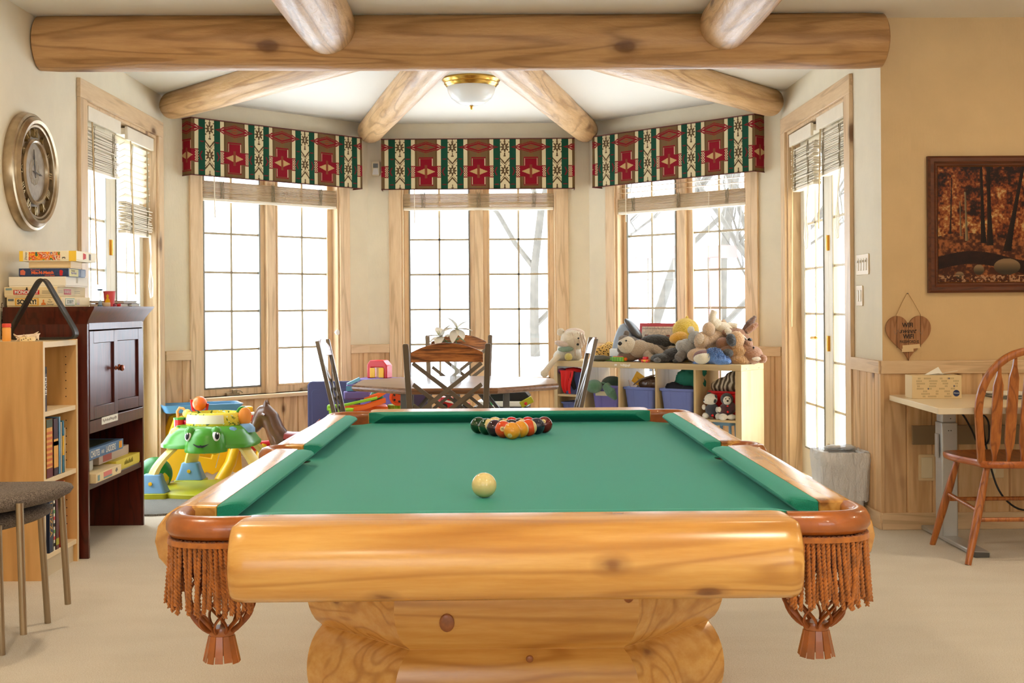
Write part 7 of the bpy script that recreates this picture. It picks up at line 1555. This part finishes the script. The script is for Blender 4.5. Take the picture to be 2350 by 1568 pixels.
MB().tube(smooth_path([(.28, .60, .69), (.32, .55, .64), (.37, .56, .56), (.42, .60, .48), (.46, .58, .50), (.45, .55, .60), (.44, .60, .62), (.47, .62, .45), (.52, .60, .25), (.60, .55, .16), (.75, .6, .15)], 6), .005, 8).build('cable', BLACK, r); MB().tube([(.27, .61, .70), (.31, .56, .65)], .012, 10).build('cable_plug', BLACK, r)
r = thing('tissue_box', 'tan patterned tissue box with tissue sticking out on the desk corner', 'tissue box', (2.215, 6.29, .72), R(-2))
TB = mat('tan_tissue_card', (226, 200, 152), .6); MB().box((-.125, -.06, 0), (.125, .06, .118)).build('box_body', TB, r, bevel=.002)
q = MB(); q2 = MB(); rnd = random.Random(6)
for i in range(8):
    z = .012 + .013 * i; x = -.108 + rnd.uniform(0, .05)
    while x < .10:
        for k in range(rnd.randint(2, 6)):
            if x < .108 and not (x > .07 and z < .05): (q2 if rnd.random() < .06 else q).prism([(x - .0026, z - .004), (x + .0026, z - .004), (x + .0026, z + .004), (x - .0026, z + .004)], 'y', -.0606, -.0602)
            x += .0072
        x += rnd.uniform(.012, .05)
q.build('printed_dashes', mat('dash_print', (190, 166, 122), .6), r, smooth=0); q2.build('printed_dashes', mat('navy_print', (40, 60, 110), .6), r, smooth=0)
MB(face((.098, -.0602, .028), '-y')).lathe([(.0165, 0), (.0165, .0008), (.001, .0009)], 24).build('round_badge', mat('badge_navy', (44, 58, 104), .5), r); text('Kleenex', .0085, WHITE, r, face((.098, -.0614, .029), '-y'), shear=.2)
q = MB()
for A_, B_, C_ in (((-.045, 0, .118), (.03, .01, .158), (.05, -.01, .118)), ((0, .01, .118), (.045, -.02, .128), (.125, 0, .138)), ((-.04, .01, .118), (.02, -.03, .128), (.10, .015, .118))):
    A_, B_, C_ = V(A_), V(B_), V(C_); nn = (B_ - A_).cross(C_ - A_).normalized() * .001; q.rings([[tuple(p + nn) for p in (A_, B_, C_)], [tuple(p - nn) for p in (A_, B_, C_)]])
q.build('tissue', PAPER, r)
r = thing('paper_stack', 'loose papers lying on the desk behind the wooden chair', 'papers', (2.62, 6.30, .72)); rnd = random.Random(1)
for k in range(6): MB().cbox((0, 0, .002 + k * .004), (.21, .28, .0016), (rnd.uniform(-.004, .004), rnd.uniform(-.01, .01), rnd.uniform(-.2, .2))).build('sheet', PAPER if k % 3 else mat('grey_print_sheet', (120, 116, 108), .6), r)

# ------------------------------------------------------------------ arrow-back wooden chair
r = thing('arrow_back_chair', 'orange oak hoop-back chair with arrow spindles at the desk', 'chair', (2.415, 5.66, 0))
SZc = .475; b = MB(); P = []
pr = [(-.20, .02), (-.155, -.015), (0, -.03), (.155, -.015), (.20, .02), (.205, .10), (.235, .22), (.245, .34), (.22, .42), (.12, .45), (0, .455), (-.12, .45), (-.22, .42), (-.245, .34), (-.235, .22), (-.205, .10)]
sm = smooth_path([(x, y, 0) for x, y in pr] + [(*pr[0], 0)], 5)[:-1]
b.rings([[(p.x * k, .2 + (p.y - .2) * k, z) for p in sm] for k, z in ((.94, SZc - .035), (.985, SZc - .030), (1.0, SZc - .02), (1.0, SZc - .006), (.985, SZc), (.85, SZc - .004), (.4, SZc - .010), (.05, SZc - .011))]); b.build('seat', wood('oak_orange_x', (196, 110, 44), (170, 86, 30), (116, 52, 16), 'y', 1.6, rough=.28, coat=.5, bump=.1), r, smooth=50)
for sx in (-1, 1):
    for top, bot in (((sx * .15, .06, SZc - .03), (sx * .272, -.015, 0)), ((sx * .175, .36, SZc - .03), (sx * .265, .47, 0))):
        T_, B_ = V(top), V(bot); MB().tube([T_.lerp(B_, t) for t in (0, .3, .6, .9, 1)], [.014, .019, .020, .016, .0145], 14).build('leg', OAK, r)
    MB().tube([(sx * .197, .028, .235), (sx * .21, .40, .265)], .0105, 10).build('stretcher', OAK, r)
MB().tube([(-.20, .025, .20), (.20, .025, .20)], .0105, 10).build('stretcher', OAK, r); MB().tube([(-.215, .42, .235), (.215, .42, .235)], .0105, 10).build('stretcher', OAK, r)
hy = lambda z: .025 - (z - SZc) * .20
def hoopx(t): return -.235 * math.cos(t) if False else 0
HT = .985; P = []
for k in range(41):
    u = k / 40; 
    if u < .28: s_ = u / .28; P.append((-.190 - .032 * s_, SZc - .01 + (.70 + .02 - SZc) * s_))
    elif u <= .72: a_ = math.pi * (1 - (u - .28) / .44); P.append((.222 * math.cos(a_), .72 + (HT - .72) * math.sin(a_) ** .92))
    else: s_ = (1 - u) / .28; P.append((.190 + .032 * s_, SZc - .01 + (.72 - SZc) * s_))
rs = []; n = len(P)
for i, (x, z) in enumerate(P):
    x0, z0 = P[max(i - 1, 0)]; x1, z1 = P[min(i + 1, n - 1)]; L_ = math.hypot(x1 - x0, z1 - z0); tx, tz = (x1 - x0) / L_, (z1 - z0) / L_; nx_, nz_ = -tz, tx; y = hy(z)
    rs.append([(x + nx_ * u_, y + w_, z + nz_ * u_) for u_, w_ in ((-.017, -.008), (-.011, -.013), (.011, -.013), (.017, -.008), (.017, .008), (.011, .013), (-.011, .013), (-.017, .008))])
MB().rings(rs).build('hoop', OAK, r, smooth=50)
def arch_z(x): return .72 + (HT - .72) * (max(0, 1 - (x / .222) ** 2)) ** .46 - .012
for k in range(5):
    xb, xt = -.132 + .066 * k, -.140 + .070 * k; zt = arch_z(xt); rs = []
    for t, w in ((0, .007), (.08, .009), (.19, .022), (.30, .0235), (.6, .0235), (.80, .022), (.90, .010), (1, .006)):
        z = SZc - .012 + (zt - SZc + .012) * t; x = xb + (xt - xb) * t; y = hy(z); th = .006; rs.append([(x - w, y - th, z), (x, y - th - .002, z), (x + w, y - th, z), (x + w, y + th, z), (x, y + th + .002, z), (x - w, y + th, z)])
    MB().rings(rs).build('spindle', OAK, r, smooth=50)
